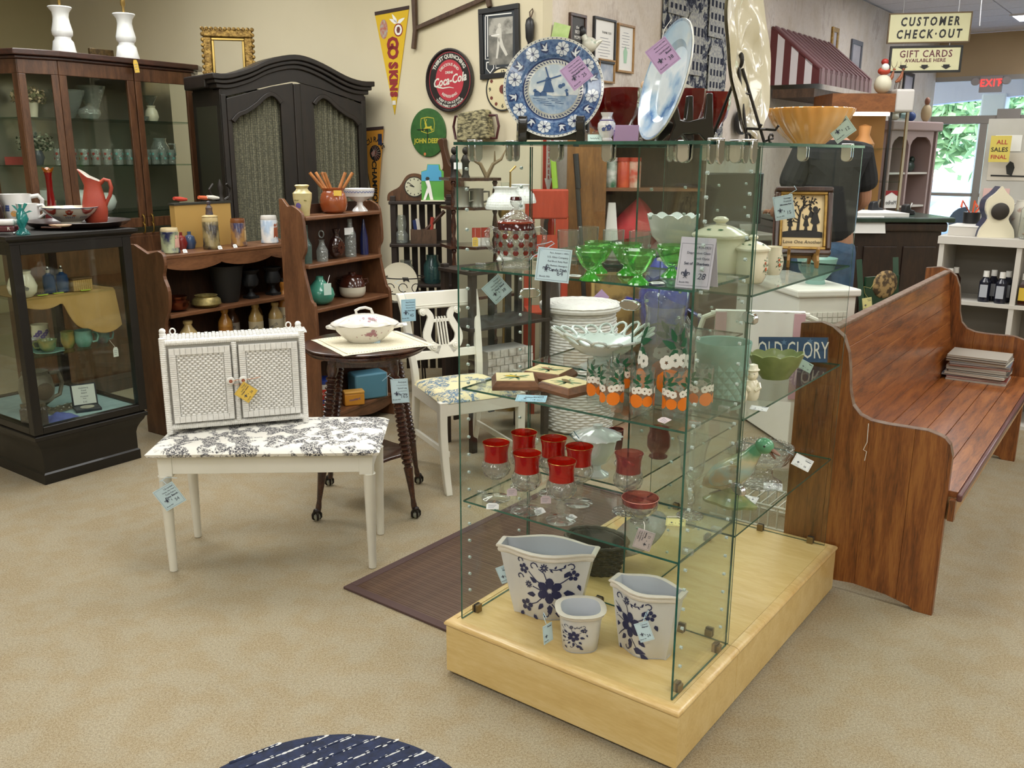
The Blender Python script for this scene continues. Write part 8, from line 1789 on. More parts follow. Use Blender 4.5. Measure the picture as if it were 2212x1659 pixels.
t=thing('baseball_clock','small painted clock with a batter before a green ballpark','clock',u2(.275,.04,1.295),4);MB().prism([(-.07,0),(.075,0),(.075,.19),(.055,.205),(.05,.235),(-.03,.235),(-.035,.2),(-.07,.19)],-.02,.01,'y').obj('board',mat('ballpark_green','#59a045',.5),t,smooth=0);MB().prism([(-.069,.13),(.06,.13),(.06,.19),(.045,.2),(.042,.232),(-.028,.232),(-.033,.197),(-.069,.187)],-.0215,-.0205,'y').obj('sky',mat('ballpark_blue','#4a9ac0',.5),t,smooth=0);MB().box(-.075,.08,-.04,.012,0,.008).obj('base',M_creamc,t)
m=MB();f=F0(-.027);m.fan([(-.03,.1),(-.045,.13),(-.02,.135),(-.01,.1),(.005,.01),(-.015,.01),(-.025,.06),(-.045,.01),(-.06,.01)],f);on(t,m,'batter',M_paper);m=MB();m.fan([(-.03+.014*cos(j),.145+.012*sin(j)) for j in range(6)],f);on(t,m,'helmet',M_ink)
simple('oil_lamp','small clear glass lamp at the left of the slatted rack','lamp',u2(.06,.1,1.02),[(.001,0),(.04,0),(.045,.05),(.025,.08),(.035,.12),(.025,.18),(.001,.18)],G_cryst)
t=thing('wooden_crate','small wooden cigar crate of oddments on the slatted rack','crate',u2(.21,.06,1.02),4);MB().box(-.085,.085,-.05,.05,0,.09).obj('box',M_old,t,smooth=0)
for a,c,q in ((.05,'#b5483c',(.06,.17)),(-.03,'#d9d5cc',(-.04,.16)),(-.05,'#2c3a6a',(-.06,.15)),(.0,'#4a3124',(.14,.21))):MB().tube([(a,0,.07),(q[0],-.01,q[1])],.013,8).obj('handle',mat('hd'+c[1:],c,.5),t)
simple('mason_jar','blue-green mason jar on the lower board of the slatted rack','jar',u2(.26,.1,.75),[(.001,0),(.055,0),(.06,.02),(.06,.12),(.04,.155),(.04,.19),(.001,.19)],glass('jar_teal','#7ea5a0',1.4,'#3f6463',.4));simple('mason_jar','clear mason jar at the left of the lower board','jar',u2(.08,.12,.75),[(.001,0),(.045,0),(.05,.1),(.035,.13),(.04,.15),(.001,.15)],G_cryst)
t=thing('wire_basket','black wire basket with a cream plate standing in it','basket',u2(.10,-.14,.66),0,None);[MB().tube([(.13*cos(j*pi/12)*s,.1*sin(j*pi/12)*s,zz) for j in range(24)],.004,6,True).obj('hoop',M_iron,t) for s,zz in ((1,.16),(.95,.06))];[MB().tube([(.1*cos(a)+.028*cos(j),-.09+.01*sin(a),.1+.028*sin(j)) for j in [k*.6 for k in range(10)]],.003,5).obj('scroll',M_iron,t) for a in (.6,1.6,2.6)]
MB().box(-.1,.1,-.08,.08,0,.004).obj('floor',M_iron,t);[MB().tube([(s*.09,y,.002),(s*.12,y*1.3,-.66)],.006,6).obj('leg',M_iron,t) for s in (-1,1) for y in (-.06,.06)];t=thing('bear_plate','cream plate with a small dark bear print, standing in the wire basket','plate',u2(.06,-.13,.665),-10,rx=-8);MB().at((0,0,.12),rx=90,ry=0).lathe([(.001,0),(.09,0),(.125,.012),(.127,.015),(.09,.006),(.001,.006)],36).obj('plate',M_creamc,t);m=MB();m.fan([(.03,.12),(.02,.15),(.06,.15),(.07,.12),(.06,.13),(.04,.13)],F0(-.008));on(t,m,'bear',M_ink)
E0=(-.40,5.68);t=thing('corner_whatnot','dark corner whatnot with turned posts and scalloped shelves','shelf',(*E0,0),20);e0=lambda x,y,z:(E0[0]+x*.94-y*.34,E0[1]+x*.34+y*.94,z+.001)
for z,s in ((1.455,.8),(1.28,.92),(1.04,1),(.73,1.05),(.4,1.1)):MB().prism([(.42*s*i/12,-.02*s-.10*sin(i/12*pi)-.02*cos(i*1.6)) for i in range(13)]+[(.42*s,.2),(0,.2)],z-.018,z,'z').obj('shelf_board',M_mahog,t,smooth=0)
for x in (.03,.30):
 z=0
 for h in (.4,.73,1.04,1.28,1.455):MB().at((x,-.02,z)).lathe([(.001,0),(.014,0),(.02,.03),(.01,.06),(.018,(h-z)*.5),(.01,h-z-.05),(.018,h-z-.03),(.012,h-z-.018),(.001,h-z-.018)],10).obj('post',M_mahog,t);z=h
t=thing('metal_figures','dark metal figure group with a white tag on the top whatnot shelf','figurine',e0(.1,.05,1.455),0)
for x in (-.04,.03):m=MB();m.lathe([(.001,0),(.028,0),(.02,.02),(.02,.08),(.03,.1),(.015,.135),(.001,.14)],10,(x,0,0));m.ell((x,0,.16),.02,.02,.024);on(t,m,'figure',M_iron,smooth=50)
on(t,MB().box(-.04,.01,-.05,-.048,.05,.09),'tag',TAGC['white'])
t=thing('antler_piece','small pair of deer antlers on the top whatnot shelf','antlers',e0(.27,.05,1.455),0);M_ant=mat('antler','#7d6a4c',.6)
for s in (-1,1):MB().tube([(0,0,.0),(s*.04,0,.08),(s*.09,-.01,.11),(s*.12,0,.17)],[.014,.012,.009,.003],7).obj('beam',M_ant,t);MB().tube([(s*.05,0,.085),(s*.05,-.02,.16)],[.009,.003],6).obj('tine',M_ant,t)
for x,s,lb in ((.08,1,'large pewter tankard on the whatnot, left'),(.18,.9,'pewter tankard on the whatnot, right')):simple('pewter_tankard',lb,'tankard',e0(x,-.02,1.28),[(.001,0),(.055,0),(.05,.02),(.048,.11),(.052,.12),(.046,.12),(.001,.02)],mat('pewter','#8d8b80',.3,.7),s,handle=((.045,.1),(.085,.1),(.085,.04),(.047,.03)))
for x,lb in ((.17,'left'),(.23,'right')):t=thing('drink_can','red and white printed tin on the whatnot shelf, '+lb,'can',e0(x,-.04,1.04),5);MB().box(-.026,.026,-.01,.01,0,.05).obj('body',M_paper,t,smooth=0);MB().box(-.027,.027,-.011,.011,.05,.11).obj('red_band',mat('safety_red','#b53a2a'),t,smooth=0)
small_tag('yellow tag hanging before the red tins on the whatnot',(-0.225,5.500,1.083),0,0,0,.034,.055,[(0,0,.03),(0,0,.08)],'yellow')
p=(-0.044,5.300,1.242);t=thing('kerosene_lamp','brass hanging oil lamp with white hobnail milk glass shades','lamp',(p[0],p[1],1.0),0)
n=Nt('hobnail');vo=n.new('TexVoronoi',Scale=70.0,Randomness=.0);n.t.links.new(n.obj(),vo.inputs['Vector']);n.P(Base_Color=hx('#eceeeb'),Roughness=.2);n.bump(vo.outputs['Distance'],.7,.004);M_hob=n.m
for q,s in (((0,0,.29),1),((.085,.1,.32),.85)):MB().at(q,sc=s).lathe([(.112,0),(.115,.01),(.10,.06),(.062,.095),(.06,.11),(.072,.125),(.068,.126),(.055,.11),(.057,.095),(.095,.06),(.108,.01),(.112,0)],40,fn=lambda th,i,r,z:(r*(1+(.05*cos(th*16) if 4<i<7 else 0)),z)).obj('shade',M_hob,t)
MB().lathe([(.001,.05),(.03,.05),(.045,.1),(.05,.15),(.03,.18),(.02,.22),(.04,.26),(.04,.29),(.001,.29)],20).obj('font',mat('lamp_brass','#a98d55'),t);MB().lathe([(.001,-.06),(.02,-.06),(.05,0),(.03,.04),(.001,.05)],24).obj('globe',M_hob,t);MB().lathe([(.02,.29),(.025,.44),(.02,.44)],16).obj('chimney',G_clear,t);MB().tube([(.03,0,.29),(.03,0,.50),(.06,.02,.53)],.006,6).obj('bracket',mat('lamp_brass','#a98d55'),t)
MB().lathe([(.001,-.9),(.09,-.9),(.09,-.88),(.02,-.86),(.012,-.06),(.001,-.06)],16).obj('stand',mat('lamp_brass','#a98d55'),t)
p=(0.162,5.800,1.062);t=thing('red_chair','worn orange-red painted child chair with cut-out back','chair',(p[0]+.05,p[1],0),6);M_oj=mat('orange_red_paint','#b5442a',.5,c2='#a33a22',sc=8,st=(4,4,1))
for q in ((-.135,.14,1.20,1.385),(-.135,.14,.95,1.10),(-.135,-.075,1.10,1.20),(.06,.14,1.10,1.20)):MB().box(q[0],q[1],-.01,.012,q[2],q[3]).obj('back_board',M_oj,t,smooth=0,bevel=.02 if q[3]>1.3 else 0)
MB().box(-.14,.14,-.28,.01,.62,.65).obj('seat',M_oj,t,smooth=0);[MB().box(x,x+.04,y,y+.04,0,z).obj('leg',M_oj,t,smooth=0) for x in (-.14,.1) for y,z in ((-.28,.62),(-.03,.95))]
p=(0.398,5.250,0.702);t=thing('wicker_hamper','round white wicker hamper with a flat lid behind the lace edged bowl','hamper',(p[0],p[1],0),0)
m=MB();[m.tube([((.2+.03*sin(k/42*pi)+.004*(1 if (j+k)%2 else -1))*cos(j*pi/20),(.2+.03*sin(k/42*pi)+.004*(1 if (j+k)%2 else -1))*sin(j*pi/20),.02+k*.0163) for j in range(40)],.0088,5,True) for k in range(43)];m.obj('woven_side',M_wwick,t,stuff=True)
MB().lathe([(.001,.76),(.2,.752),(.235,.745),(.24,.735),(.235,.72),(.001,.72)],40,fn=lambda th,i,r,z:(r,z)).obj('lid',M_wwick,t);m=MB();[m.tube([(q*cos(j*pi/24),q*sin(j*pi/24),.757-q*.03+.002*(j%2)) for j in range(48)],.006,5,True) for q in (.235,.215,.19,.16,.13)];m.obj('lid_braid',M_wwick,t,stuff=True)
t=thing('woven_basket','white woven wood-strip basket standing on the lower board of the slatted stand','basket',(-.08,4.94,.2905),36);MB().box(-.12,.17,-.08,.08,0,.26).obj('lining',M_wgap,t,smooth=0);m=MB();[m.box(-.125+i*.028,-.125+i*.028+.025,-.089+.004*((i+j)%2),-.08,.005+j*.044,.005+j*.044+.04) for i in range(11) for j in range(6)];m.obj('woven_strips',mat('white_strip','#cfcdc6',.7,c2='#a9a296',sc=30),t,smooth=0,stuff=True)
price_tag('blue tag priced 38, turned on its corner under the first shelf at the left',(-0.047,2.720,1.202),0,.068,.066,'blue',('Vintage','Hand Painted','Wooden Chair','Plant Stand'),'38',42,0,[(0,0,.045),(.008,0,.02),(0,0,.045)],M_stringw)
p=(0.359,6.150,1.633);t=thing('storage_cabinet','open wooden storage cabinet with a scratched side, behind the sherbets','cabinet',(p[0],p[1],0),0)
MB().box(0,.26,-.02,.02,0,1.98).obj('front_panel',wood('oak_panel','#7a5226','#8d6230','#64421d',(10,10,2),.5,4,.1,.05),t,smooth=0);MB().box(.24,.9,.36,.38,0,1.98).obj('back',M_old,t,smooth=0);[MB().box(.26,.9,0,.36,z,z+.022).obj('shelf_board',M_pine,t,smooth=0) for z in (.72,1.36,1.66,1.96)];MB().box(.9,.92,0,.36,0,1.98).obj('side',M_old,t,smooth=0)
cb=lambda x,y,z:(p[0]+x,p[1]+y,z+.0225)
for x,c1,c2,lb in ((.30,'#d9d8d2','#2f6b4c','white and green canister in the storage cabinet'),(.385,'#b5402a','#c95a36','orange-labelled treat jar with a red lid, left'),(.46,'#b5442c','#c8b8a0','orange-labelled treat jar, right')):tt=simple('treat_jar',lb,'jar',cb(x,.1,1.36),[(.001,0),(.042,0),(.045,.16),(.04,.17),(.001,.17)],mat('jr'+c1[1:],c1,.3,c2=c2,sc=14));MB().lathe([(.001,.17),(.044,.17),(.044,.195),(.001,.196)],20).obj('lid',mat('jl'+c1[1:],c1,.4),tt)
t=thing('red_bag','crumpled red bag stuffed in the storage cabinet','bag',cb(.5,.14,.96),0);m=MB();m.grid(lambda u,v:(lambda a,z:(.18*(1+.12*sin(a*3+z*9))*cos(a)*(1.05-z*z*1.2),.12*(1+.1*sin(a*5))*sin(a)*(1.05-z*z*1.2),.36*z))(2*pi*u,v*.92),36,14,True);m.obj('bag',mat('red_cloth','#b0252a',.7,c2='#8c1a20',sc=8),t);t=thing('paper_sack','white paper sack at the left of the red bag','bag',cb(.31,.06,.9),0);MB().taper((0,0),.36,.11,.07,None,.05,.02).obj('sack',M_paper,t,smooth=0,bevel=.004)
t=thing('flowered_hat','straw hat trimmed with dusty flowers on top of the storage cabinet','hat',(p[0]+.62,p[1]+.17,1.980),0);MB().lathe([(.001,.11),(.07,.10),(.09,.03),(.11,.015),(.2,.005),(.2,0),(.001,0)],28).obj('straw',mat('straw','#a08d5f',.9,bump=.4,bsc=90),t);r=random.Random(5);m=MB();[m.ell((.1*cos(a),.1*sin(a),.05+.02*sin(a*3)),.035,.035,.03,8,6) for a in [k*.7 for k in range(9)]];m.obj('flowers',mat('dusty_flowers','#c5a08a',.9,c2='#d8c79a',sc=20),t,stuff=True)
for u_,c,lb in ((1212,'#b9b9b6','white mop handle with a green grip'),(1236,'#2c2c2a','black broom handle')):q=(p[0]+(-.10 if u_<1220 else .05),p[1]-.08);t=thing('broom',lb+' leaning on the storage cabinet','broom',(q[0],q[1],0),0);MB().tube([(.12,-.1,.03),(0,0,1.6)],.016,8).obj('handle',mat('pole'+c[1:],c,.5),t);MB().box(.06,.16,-.16,-.06,0,.06).obj('head',M_blk,t);MB().tube([(.02,-.02,1.38),(0,0,1.6)],.019,8).obj('grip',mat('lime_grip','#8fb83a',.5) if u_<1220 else M_blk,t)
p=(0.729,5.750,0.561);t=thing('painted_tray','old yellow-brown tray painted with horses, standing behind the hamper','tray',(p[0],p[1],.45),4,rx=-8);MB().box(-.22,.24,0,.02,0,.42).obj('tray',mat('aged_painting','#a5864a',.6,c2='#5f4a26',sc=9,lo=.45,hi=.62),t,bevel=.008);m=MB().at((.01,0,.0));frame(m,.46,.42,.02,-.012,0);on(t,m,'rim',mat('tray_rim','#b09455',.5));price_tag('lilac tag on the upper corner of the painted tray',(0.556,5.600,0.735),0,.07,.07,'lilac',(),'',45,0,None,None,0)
t=thing('side_table','low brown table behind the tower carrying the tray and fish jug','table',(p[0]-.28,p[1]-.05,0),0);MB().box(0,1.0,-.25,.36,.42,.45).obj('top',M_pine,t,smooth=0);[MB().box(x,x+.05,y,y+.05,0,.42).obj('leg',M_pine,t,smooth=0) for x in (.02,.93) for y in (-.22,.28)]
p=(0.946,5.600,0.499);t=thing('fish_jug','deep blue glass jug shaped like a gurgling fish','jug',(p[0],p[1],.4505),0);t.scale=(1.15,1.15,1.15);M_cb=mat('cobalt_glass','#2a3288',.12,c2='#4a5ab0',sc=22,coat=.6,bump=.4,bsc=40);m=MB();m.tube([(.0,0,.0),(0,0,.14),(.0,0,.28),(-.01,0,.36),(-.02,0,.44),(-.03,0,.49)],[.09,.13,.14,.10,.06,.045],18);on(t,m,'body',M_cb,smooth=50);m=MB();m.tube([(-.1,0,.22),(-.2,0,.24),(-.26,0,.16)],[.03,.05,.01],8,flat=.3);m.tube([(.1,0,.2),(.2,0,.14),(.2,0,.04)],[.03,.05,.01],8,flat=.3);on(t,m,'fins',M_cb,smooth=50)
t=thing('copper_basin','round copper basin behind the fish jug','bowl',(p[0]+.16,p[1]+.32,.86),0);MB().lathe([(.001,0),(.06,0),(.15,.05),(.19,.12),(.18,.12),(.001,.01)],30).obj('bowl',mat('copper_tan','#8d5f3e',.4,.4),t);MB().lathe([(.001,-.41),(.05,-.41),(.02,-.3),(.02,0),(.001,0)],12).obj('stand',M_old,t)
p=(1.136,4.100,0.878);t=thing('quilt_rack','white metal towel rack draped with a white and pink cloth','rack',(p[0],p[1],0),-8)
for s in (-1,1):MB().tube([(s*.27,0,.02),(s*.27,0,.80),(s*.25,0,.87),(s*.2,0,.89)],.013,8).obj('upright',M_cpaint,t);MB().tube([(s*.27,-.15,.02),(s*.27,.15,.02)],.013,8).obj('foot',M_cpaint,t);m=MB();m.ell((s*.3,0,.78),.02,.02,.02);on(t,m,'ball',M_cpaint,smooth=50)
MB().tube([(-.22,0,.89),(.22,0,.89)],.013,8).obj('top_bar',M_cpaint,t);tt=thing('draped_towel','white cloth with pink ends hung over the towel rack','towel',(p[0],p[1],0),-8);m=MB();m.grid(lambda u,v:(-.2+.4*u,-.018-.004*sin(u*30),.905-.42*v),30,6);m.grid(lambda u,v:(-.2+.4*u,.018,.905-.4*v),30,6);m.grid(lambda u,v:(-.2+.4*u,-.018+.036*v,.905+.004*sin(pi*v)),30,4);on(tt,m,'cloth',M_paper,smooth=60);[on(tt,MB().box(x,x+.05,-.026,-.023,.5,.9),'pink_band',mat('pink_cloth','#d3a9b2',.8)) for x in (-.2,.15)]
p=(1.123,3.803,0.000);t=thing('wire_rack','low white wire rack on the carpet behind the tower','rack',(p[0],p[1],0),-36.6)
for k in range(9):MB().tube([(-.17+.04*k,-.1,.02),(-.17+.04*k,-.1,.12),(-.17+.04*k,.1,.12),(-.17+.04*k,.1,.02)],.004,5).obj('wire',M_cpaint,t)
for y in (-.1,.1):[MB().tube([(-.2,y,z),(.18,y,z)],.005,6).obj('rail',M_cpaint,t) for z in (.02,.12)]
t=thing('storage_chest','white wicker-fronted cabinet behind the pew','cabinet',(1.535,4.80,0),10)
MB().box(0,.33,0,.8,.02,.86).obj('carcass',M_wpaint,t,smooth=0,bevel=.004);MB().box(-.02,.35,-.02,.82,.86,.90).obj('top',M_wpaint,t,smooth=0,bevel=.01);m=MB();[m.box(.05+.03*i,.05+.03*i+.026,-.006-.003*((i+j)%2),0,.3+.03*j,.3+.03*j+.026) for i in range(8) for j in range(16)];m.obj('woven_front',M_wpaint,t,smooth=0,stuff=True)
simple('aqua_bowl','pale blue frosted glass footed bowl on the white cabinet','bowl',(1.70,5.06,.9005),[(.001,0),(.05,0),(.045,.02),(.055,.03),(.085,.07),(.1,.13),(.096,.13),(.001,.04)],M_aqua,1.1)
p=(2.229,5.350,0.734);t=thing('green_chair','dark green wooden chair with a carved panel, behind the pew','chair',(p[0],p[1],0),24);M_gc=mat('bottle_green','#1f3d28',.4)
for s in (-1,1):MB().tube([(s*.13,.0,0),(s*.13,0,.45),(s*.145,.1,1.0)],.022,4).obj('post',M_gc,t,smooth=0);MB().box(s*.13-.02,s*.13+.02,-.35,-.31,0,.43).obj('front_leg',M_gc,t,smooth=0)
MB().box(-.15,.15,-.36,.02,.42,.45).obj('seat',M_gc,t,smooth=0);MB().box(-.13,.13,.04,.06,.72,.9).obj('back_panel',M_gc,t,smooth=0);m=MB();m.ell((.02,.04,.85),.10,.02,.085);on(t,m,'carved_panel',mat('carved_tan','#a5895a',.7,c2='#4a3a26',sc=30,lo=.45,hi=.55),smooth=60);price_tag('pale yellow tag tied to the green chair',(2.059,5.200,0.764),0,.055,.07,'pale',('Folding','Chair'),'',10,0,[(0,0,.035),(-.02,0,.06),(-.03,0,.10),(.01,0,.09),(.03,0,.12)],mat('yellow_twine','#d5cd7a',.8))
t=thing('checkout_counter','dark panelled wood checkout counter with a green top','counter',(2.25,7.6,0),0);M_cnt=wood('counter_wood','#2a1b14','#372419','#1f140f',(10,10,2),.4,4,.2,.05)
MB().box(0,1.33,.03,.85,0,.98).obj('body',M_cnt,t,smooth=0);MB().box(-.03,1.37,0,.88,.98,1.06).obj('cornice',M_cnt,t,bevel=.02);MB().box(-.06,1.41,-.03,.9,1.06,1.10).obj('top',mat('green_marble','#26372c',.25,c2='#31463a',sc=10),t,bevel=.01);[MB().box(.03+.33*i,.31+.33*i,.018,.03,.08,.86).obj('panel',M_cnt,t,smooth=0,bevel=.006) for i in range(4)]
t=thing('wrapping_paper','white packing paper sheets on the counter with one edge hanging down','paper',(2.68,7.64,1.101),0);MB().box(-.08,.62,0,.5,0,.03).obj('stack',M_paper,t,smooth=0);m=MB();m.grid(lambda u,v:(-.14+.55*u,.02-.06*v if v<.3 else -.02-.07*(v-.3),.032-.0*v if v<.15 else .032-.19*(v-.15)),4,12);on(t,m,'hanging_sheet',M_paper,smooth=60)
for x,y,w_,h_,c,lb in ((3.2,8.1,.07,.11,'#2a2b2e','black tape dispenser on the counter'),(3.42,7.95,.06,.09,'#222325','black stapler stand on the counter end'),(3.05,8.2,.1,.13,'#2b3450','small dark blue stand with silver fittings on the counter')):t=thing('desk_gadget',lb,'office supply',(x,y,1.101),20);MB().prism([(-w_,0),(w_,0),(w_*.8,h_*.4),(w_*.1,h_*.5),(-w_*.2,h_),(-w_*.9,h_*.9)],-.03,.03,'y').obj('body',mat('gd'+c[1:],c,.4),t,bevel=.008);MB().tube([(0,0,h_*.4),(.03,0,h_*1.1)],.012,8).obj('reel',M_chrome,t)
t=thing('cash_register','dark monitor and register on the counter behind the canisters','register',(1.46,6.64,0),12);MB().box(-.15,.55,0,.5,0,1.0).obj('stand',M_cnt,t,smooth=0);MB().box(-.02,.42,.1,.14,1.10,1.47).obj('screen',mat('screen_dark','#2b2c2e',.2),t,bevel=.01);MB().box(.15,.25,.1,.25,1.0,1.12).obj('neck',M_blk,t);MB().box(-.1,.4,-.2,.1,1.0,1.05).obj('keyboard',mat('beige_plastic','#8d8a7a',.5),t,bevel=.01)
t=thing('canvas_bag','grey-brown canvas bag hanging beside the register','bag',(1.244,6.600,1.149),0);m=MB();m.grid(lambda u,v:(.13*(1+.1*sin(u*20))*cos(2*pi*u)*(.55+.5*v),.05*sin(2*pi*u),.62-.75*v+.03*sin(6*pi*u)),40,10,True);on(t,m,'bag',mat('canvas','#6d6854',.9,c2='#575340',sc=5),smooth=60)
QX,QY=2.60,5.55;q0=lambda x,y,z:(QX-VX*x+UX*y,QY-VY*x+UY*y,z);t=thing('cube_shelf','white cube shelving unit behind the far end of the pew','shelf',(QX,QY,0),AV);M_lam=mat('white_laminate','#cbc6bd',.5);CW=.40
for z in (0,.34,.72):MB().box(0,1.4,0,.38,z,z+.022).obj('shelf_board',M_lam,t,smooth=0)
MB().box(-.01,1.42,-.005,.385,1.08,1.125).obj('top',M_lam,t,smooth=0);[MB().box(x,x+.028,.004,.38,0,1.08).obj('divider',M_lam,t,smooth=0) for x in (0,.42,.84,1.37)];MB().box(0,1.4,.37,.385,0,1.08).obj('back',mat('laminate_grey','#8f887d',.7),t,smooth=0)
def bot(lb,x,y,c,cl_,sq=False):
 t=thing('polish_bottle',lb,'bottle',q0(x,y,.7425),AV,'bottles on the white cube shelf');MB().lathe([(.001,0),(.03,0),(.032,.01),(.032,.12),(.014,.145),(.014,.15),(.001,.15)],4 if sq else 18).obj('body',mat('pb'+c[1:],c,.2),t,smooth=30,rz=45 if sq else 0);MB().lathe([(.001,.15),(.017,.15),(.016,.185),(.001,.186)],14).obj('cap',M_paper,t);on(t,MB().box(-.021,.021,-.034,-.031,.03,.105),'label',mat('pl'+cl_[1:],cl_,.5))
for i,(x,y,c,cl_,sq) in enumerate(((.07,.06,'#3a1d14','#a88a6a',0),(.085,.15,'#3a1d14','#a88a6a',0),(.27,.06,'#1d1f2c','#a9adb5',0),(.36,.05,'#1d1f2c','#a9adb5',0),(.30,.14,'#1d1f2c','#a9adb5',0),(.38,.13,'#1d1f2c','#a9adb5',0),(.48,.05,'#3b1f16','#d0b03c',1),(.545,.05,'#3b1f16','#d0b03c',1),(.61,.05,'#3b1f16','#d0b03c',1))):bot(('brown','rear brown','silver-labelled dark','second silver-labelled dark','rear silver-labelled dark','last rear silver-labelled dark','yellow-labelled','middle yellow-labelled','outer yellow-labelled')[i]+' polish bottle on the cube shelf',x,y,c,cl_,sq)
zc=1.1255;t=thing('birdhouse','white and navy house-shaped wooden bird feeder on the cube shelf','birdhouse',q0(.28,.10,zc),AV+25)
sh_=smoothline([(-.1,0),(-.09,.05),(-.055,.11),(-.075,.16),(-.07,.22),(-.03,.26),(0,.30)],3);sh_=sh_+[(-x,z) for x,z in sh_[::-1][1:]]
MB().prism(sh_,-.03,.0,'y').obj('front',M_creamc,t,smooth=30);MB().prism([(x*.97,z*.98+.003) for x,z in sh_],0,.12,'y').obj('body',mat('navy_paint','#2a3350',.4),t,smooth=30);m=MB().at((0,-.031,.155),rx=90);m.lathe([(.001,0),(.045,0),(.05,.012),(.035,.02),(.001,.02)],26);on(t,m,'round_door',mat('dark_door','#2b251f',.5),smooth=40)
for x,y,s,lb in ((.50,.1,1,'big clear plastic jar of sea shells on the cube shelf'),(.78,.12,1,'second jar of shells at the right edge of the picture')):
 t=simple('shell_jar',lb,'jar',q0(x,y,zc),[(.001,0),(.09,0),(.1,.02),(.1,.17),(.06,.22),(.065,.25),(.001,.251)],G_clear);r=random.Random(int(x*100));m=MB()
 for k in range(26):m.ell((r.uniform(-.06,.06),r.uniform(-.06,.06),.02+k*.004),r.uniform(.012,.028),r.uniform(.01,.02),r.uniform(.008,.016),7,5)
 m.obj('shells',mat('sea_shells','#b9a68d',.5,c2='#6a4a34',sc=18),t,stuff=True)
simple('floral_jar','white floral ceramic jar behind the bird feeder','jar',q0(.40,.26,zc),[(.001,0),(.07,0),(.085,.08),(.075,.17),(.05,.2),(.05,.215),(.001,.215)],mat('floral_glaze','#d6d1c2',.25,c2='#9a6a5a',sc=12,lo=.6,hi=.7))
t=thing('paper_box','flat white box of papers left of the bird feeder','box',q0(.12,.22,zc),AV);MB().box(-.1,.12,-.12,.12,0,.05).obj('box',M_lam,t,smooth=0);MB().box(-.1,.12,-.12,.12,.052,.06).obj('papers',M_paper,t,smooth=0)
t=thing('pen_cup','black cup with an orange ribbon behind the bird feeder','cup',q0(.10,.34,zc),0);MB().lathe([(.001,0),(.045,0),(.05,.13),(.001,.12)],14).obj('cup',M_blk,t);m=MB();[m.tube([(0,0,.1),(.08*cos(a),.03*sin(a),.2),(.1*cos(a),0,.16)],.012,6,flat=.3) for a in (.3,1.3,2.4)];on(t,m,'ribbon',mat('orange_ribbon','#d9582c',.5),smooth=50)
p=(3.172,5.900,1.649);t=thing('notice_board','pale standing board covered with pinned papers at the right edge','notice board',(p[0],p[1],zc),AV+8);MB().box(-.17,.5,.0,.012,0,.70).obj('board',mat('board_grey','#bfbdb6',.8,c2='#b3b1a8',sc=4),t,smooth=0);f=F0(-.004)
for x0,x1,z0,z1,c in ((-.12,.03,.50,.60,'#e2e2dc'),(-.14,.25,.32,.49,'#c9c2b4'),(-.15,.0,.2,.27,'#d9b5ae'),(-.1,.3,.03,.18,'#d0d0cc')):on(t,MB().box(x0,x1,-.004,0,z0,z1),'paper',mat('nb'+c[1:],c,.8))
m=MB();m.fan([(-.02,.44),(-.04,.41),(-.03,.36),(0,.35),(.01,.4),(.0,.43)],F0(-.0055));m.strip([(-.12,.35),(.2,.345)],.01,F0(-.0055));on(t,m,'bird_print',M_ink)
t=thing('paper_sign','yellow handwritten sign reading ALL SALES FINAL','sign',(3.051,5.860,1.635),AV+8);on(t,MB().box(-.055,.06,-.002,0,-.075,.085),'sheet',mat('sign_yellow','#cdbb5a',.7));on(t,MB().add(*txt('SALES',.037,XZ(0,-.003,0),.0003,.0005)),'lettering',M_ink);on(t,(lambda m:(m.add(*txt('ALL',.037,XZ(.01,-.003,.045),.0003,.0005)),m.add(*txt('FINAL',.034,XZ(0,-.003,-.045),.0003,.0005)),m)[2])(MB()),'red_lettering',mat('ink_red','#a83a3a',.7))
p=(3.463,8.600,1.133);SX=.70;SHX,SHY=p[0]-.57,p[1];t=thing('lit_showcase','wooden showcase with a bright lit top and glass corner, beyond the counter','display case',(SHX,SHY,0),0);t.scale=(SX,1,1);M_ow=wood('orange_oak','#7d4a22','#8d562a','#693c1a',(3,10,10),.4,4,.2,.05)
MB().box(0,1.0,0,.5,0,.95).obj('cupboard',M_ow,t,smooth=0);MB().box(0,.82,-.02,.5,1.98,2.14).obj('top_board',M_ow,t,smooth=0);MB().box(.82,1.06,-.03,.5,1.98,2.18).obj('white_end',M_lam,t,smooth=0,bevel=.02);MB().box(0,1.0,.48,.5,.95,1.98).obj('back',mat('tan_back','#a97d45',.7),t,smooth=0);MB().box(.1,.78,.02,.06,1.95,1.975).obj('light_strip',emit('led_strip','#fff6ea',14),t,smooth=0)
for q in ((.78,.81,0,.03),(1.0,1.03,0,.03)):MB().box(*q,.95,1.98).obj('corner_post',M_blk if q[0]<.9 else M_chrome,t,smooth=0)
MB().box(.81,1.0,.01,.014,.95,1.98).obj('pane',G_win,t,smooth=0);[MB().box(.03,1.0,.04,.48,z,z+.012).obj('glass_shelf',G_win,t,smooth=0) for z in (1.35,1.65)];on(t,MB().box(.83,.99,.004,.009,1.12,1.28),'box_panel',M_paper);on(t,MB().prism([(.83,1.28),(.99,1.28),(.99,1.23),(.91,1.265),(.83,1.23)],.002,.004,'y'),'red_chevron',RED_);on(t,MB().add(*txt('Marlbo',.05,Matrix.Translation((.91,0,1.17))@Matrix.Scale(-1,4,(1,0,0))@XZ(),.0005)),'mirrored_lettering',M_ink)
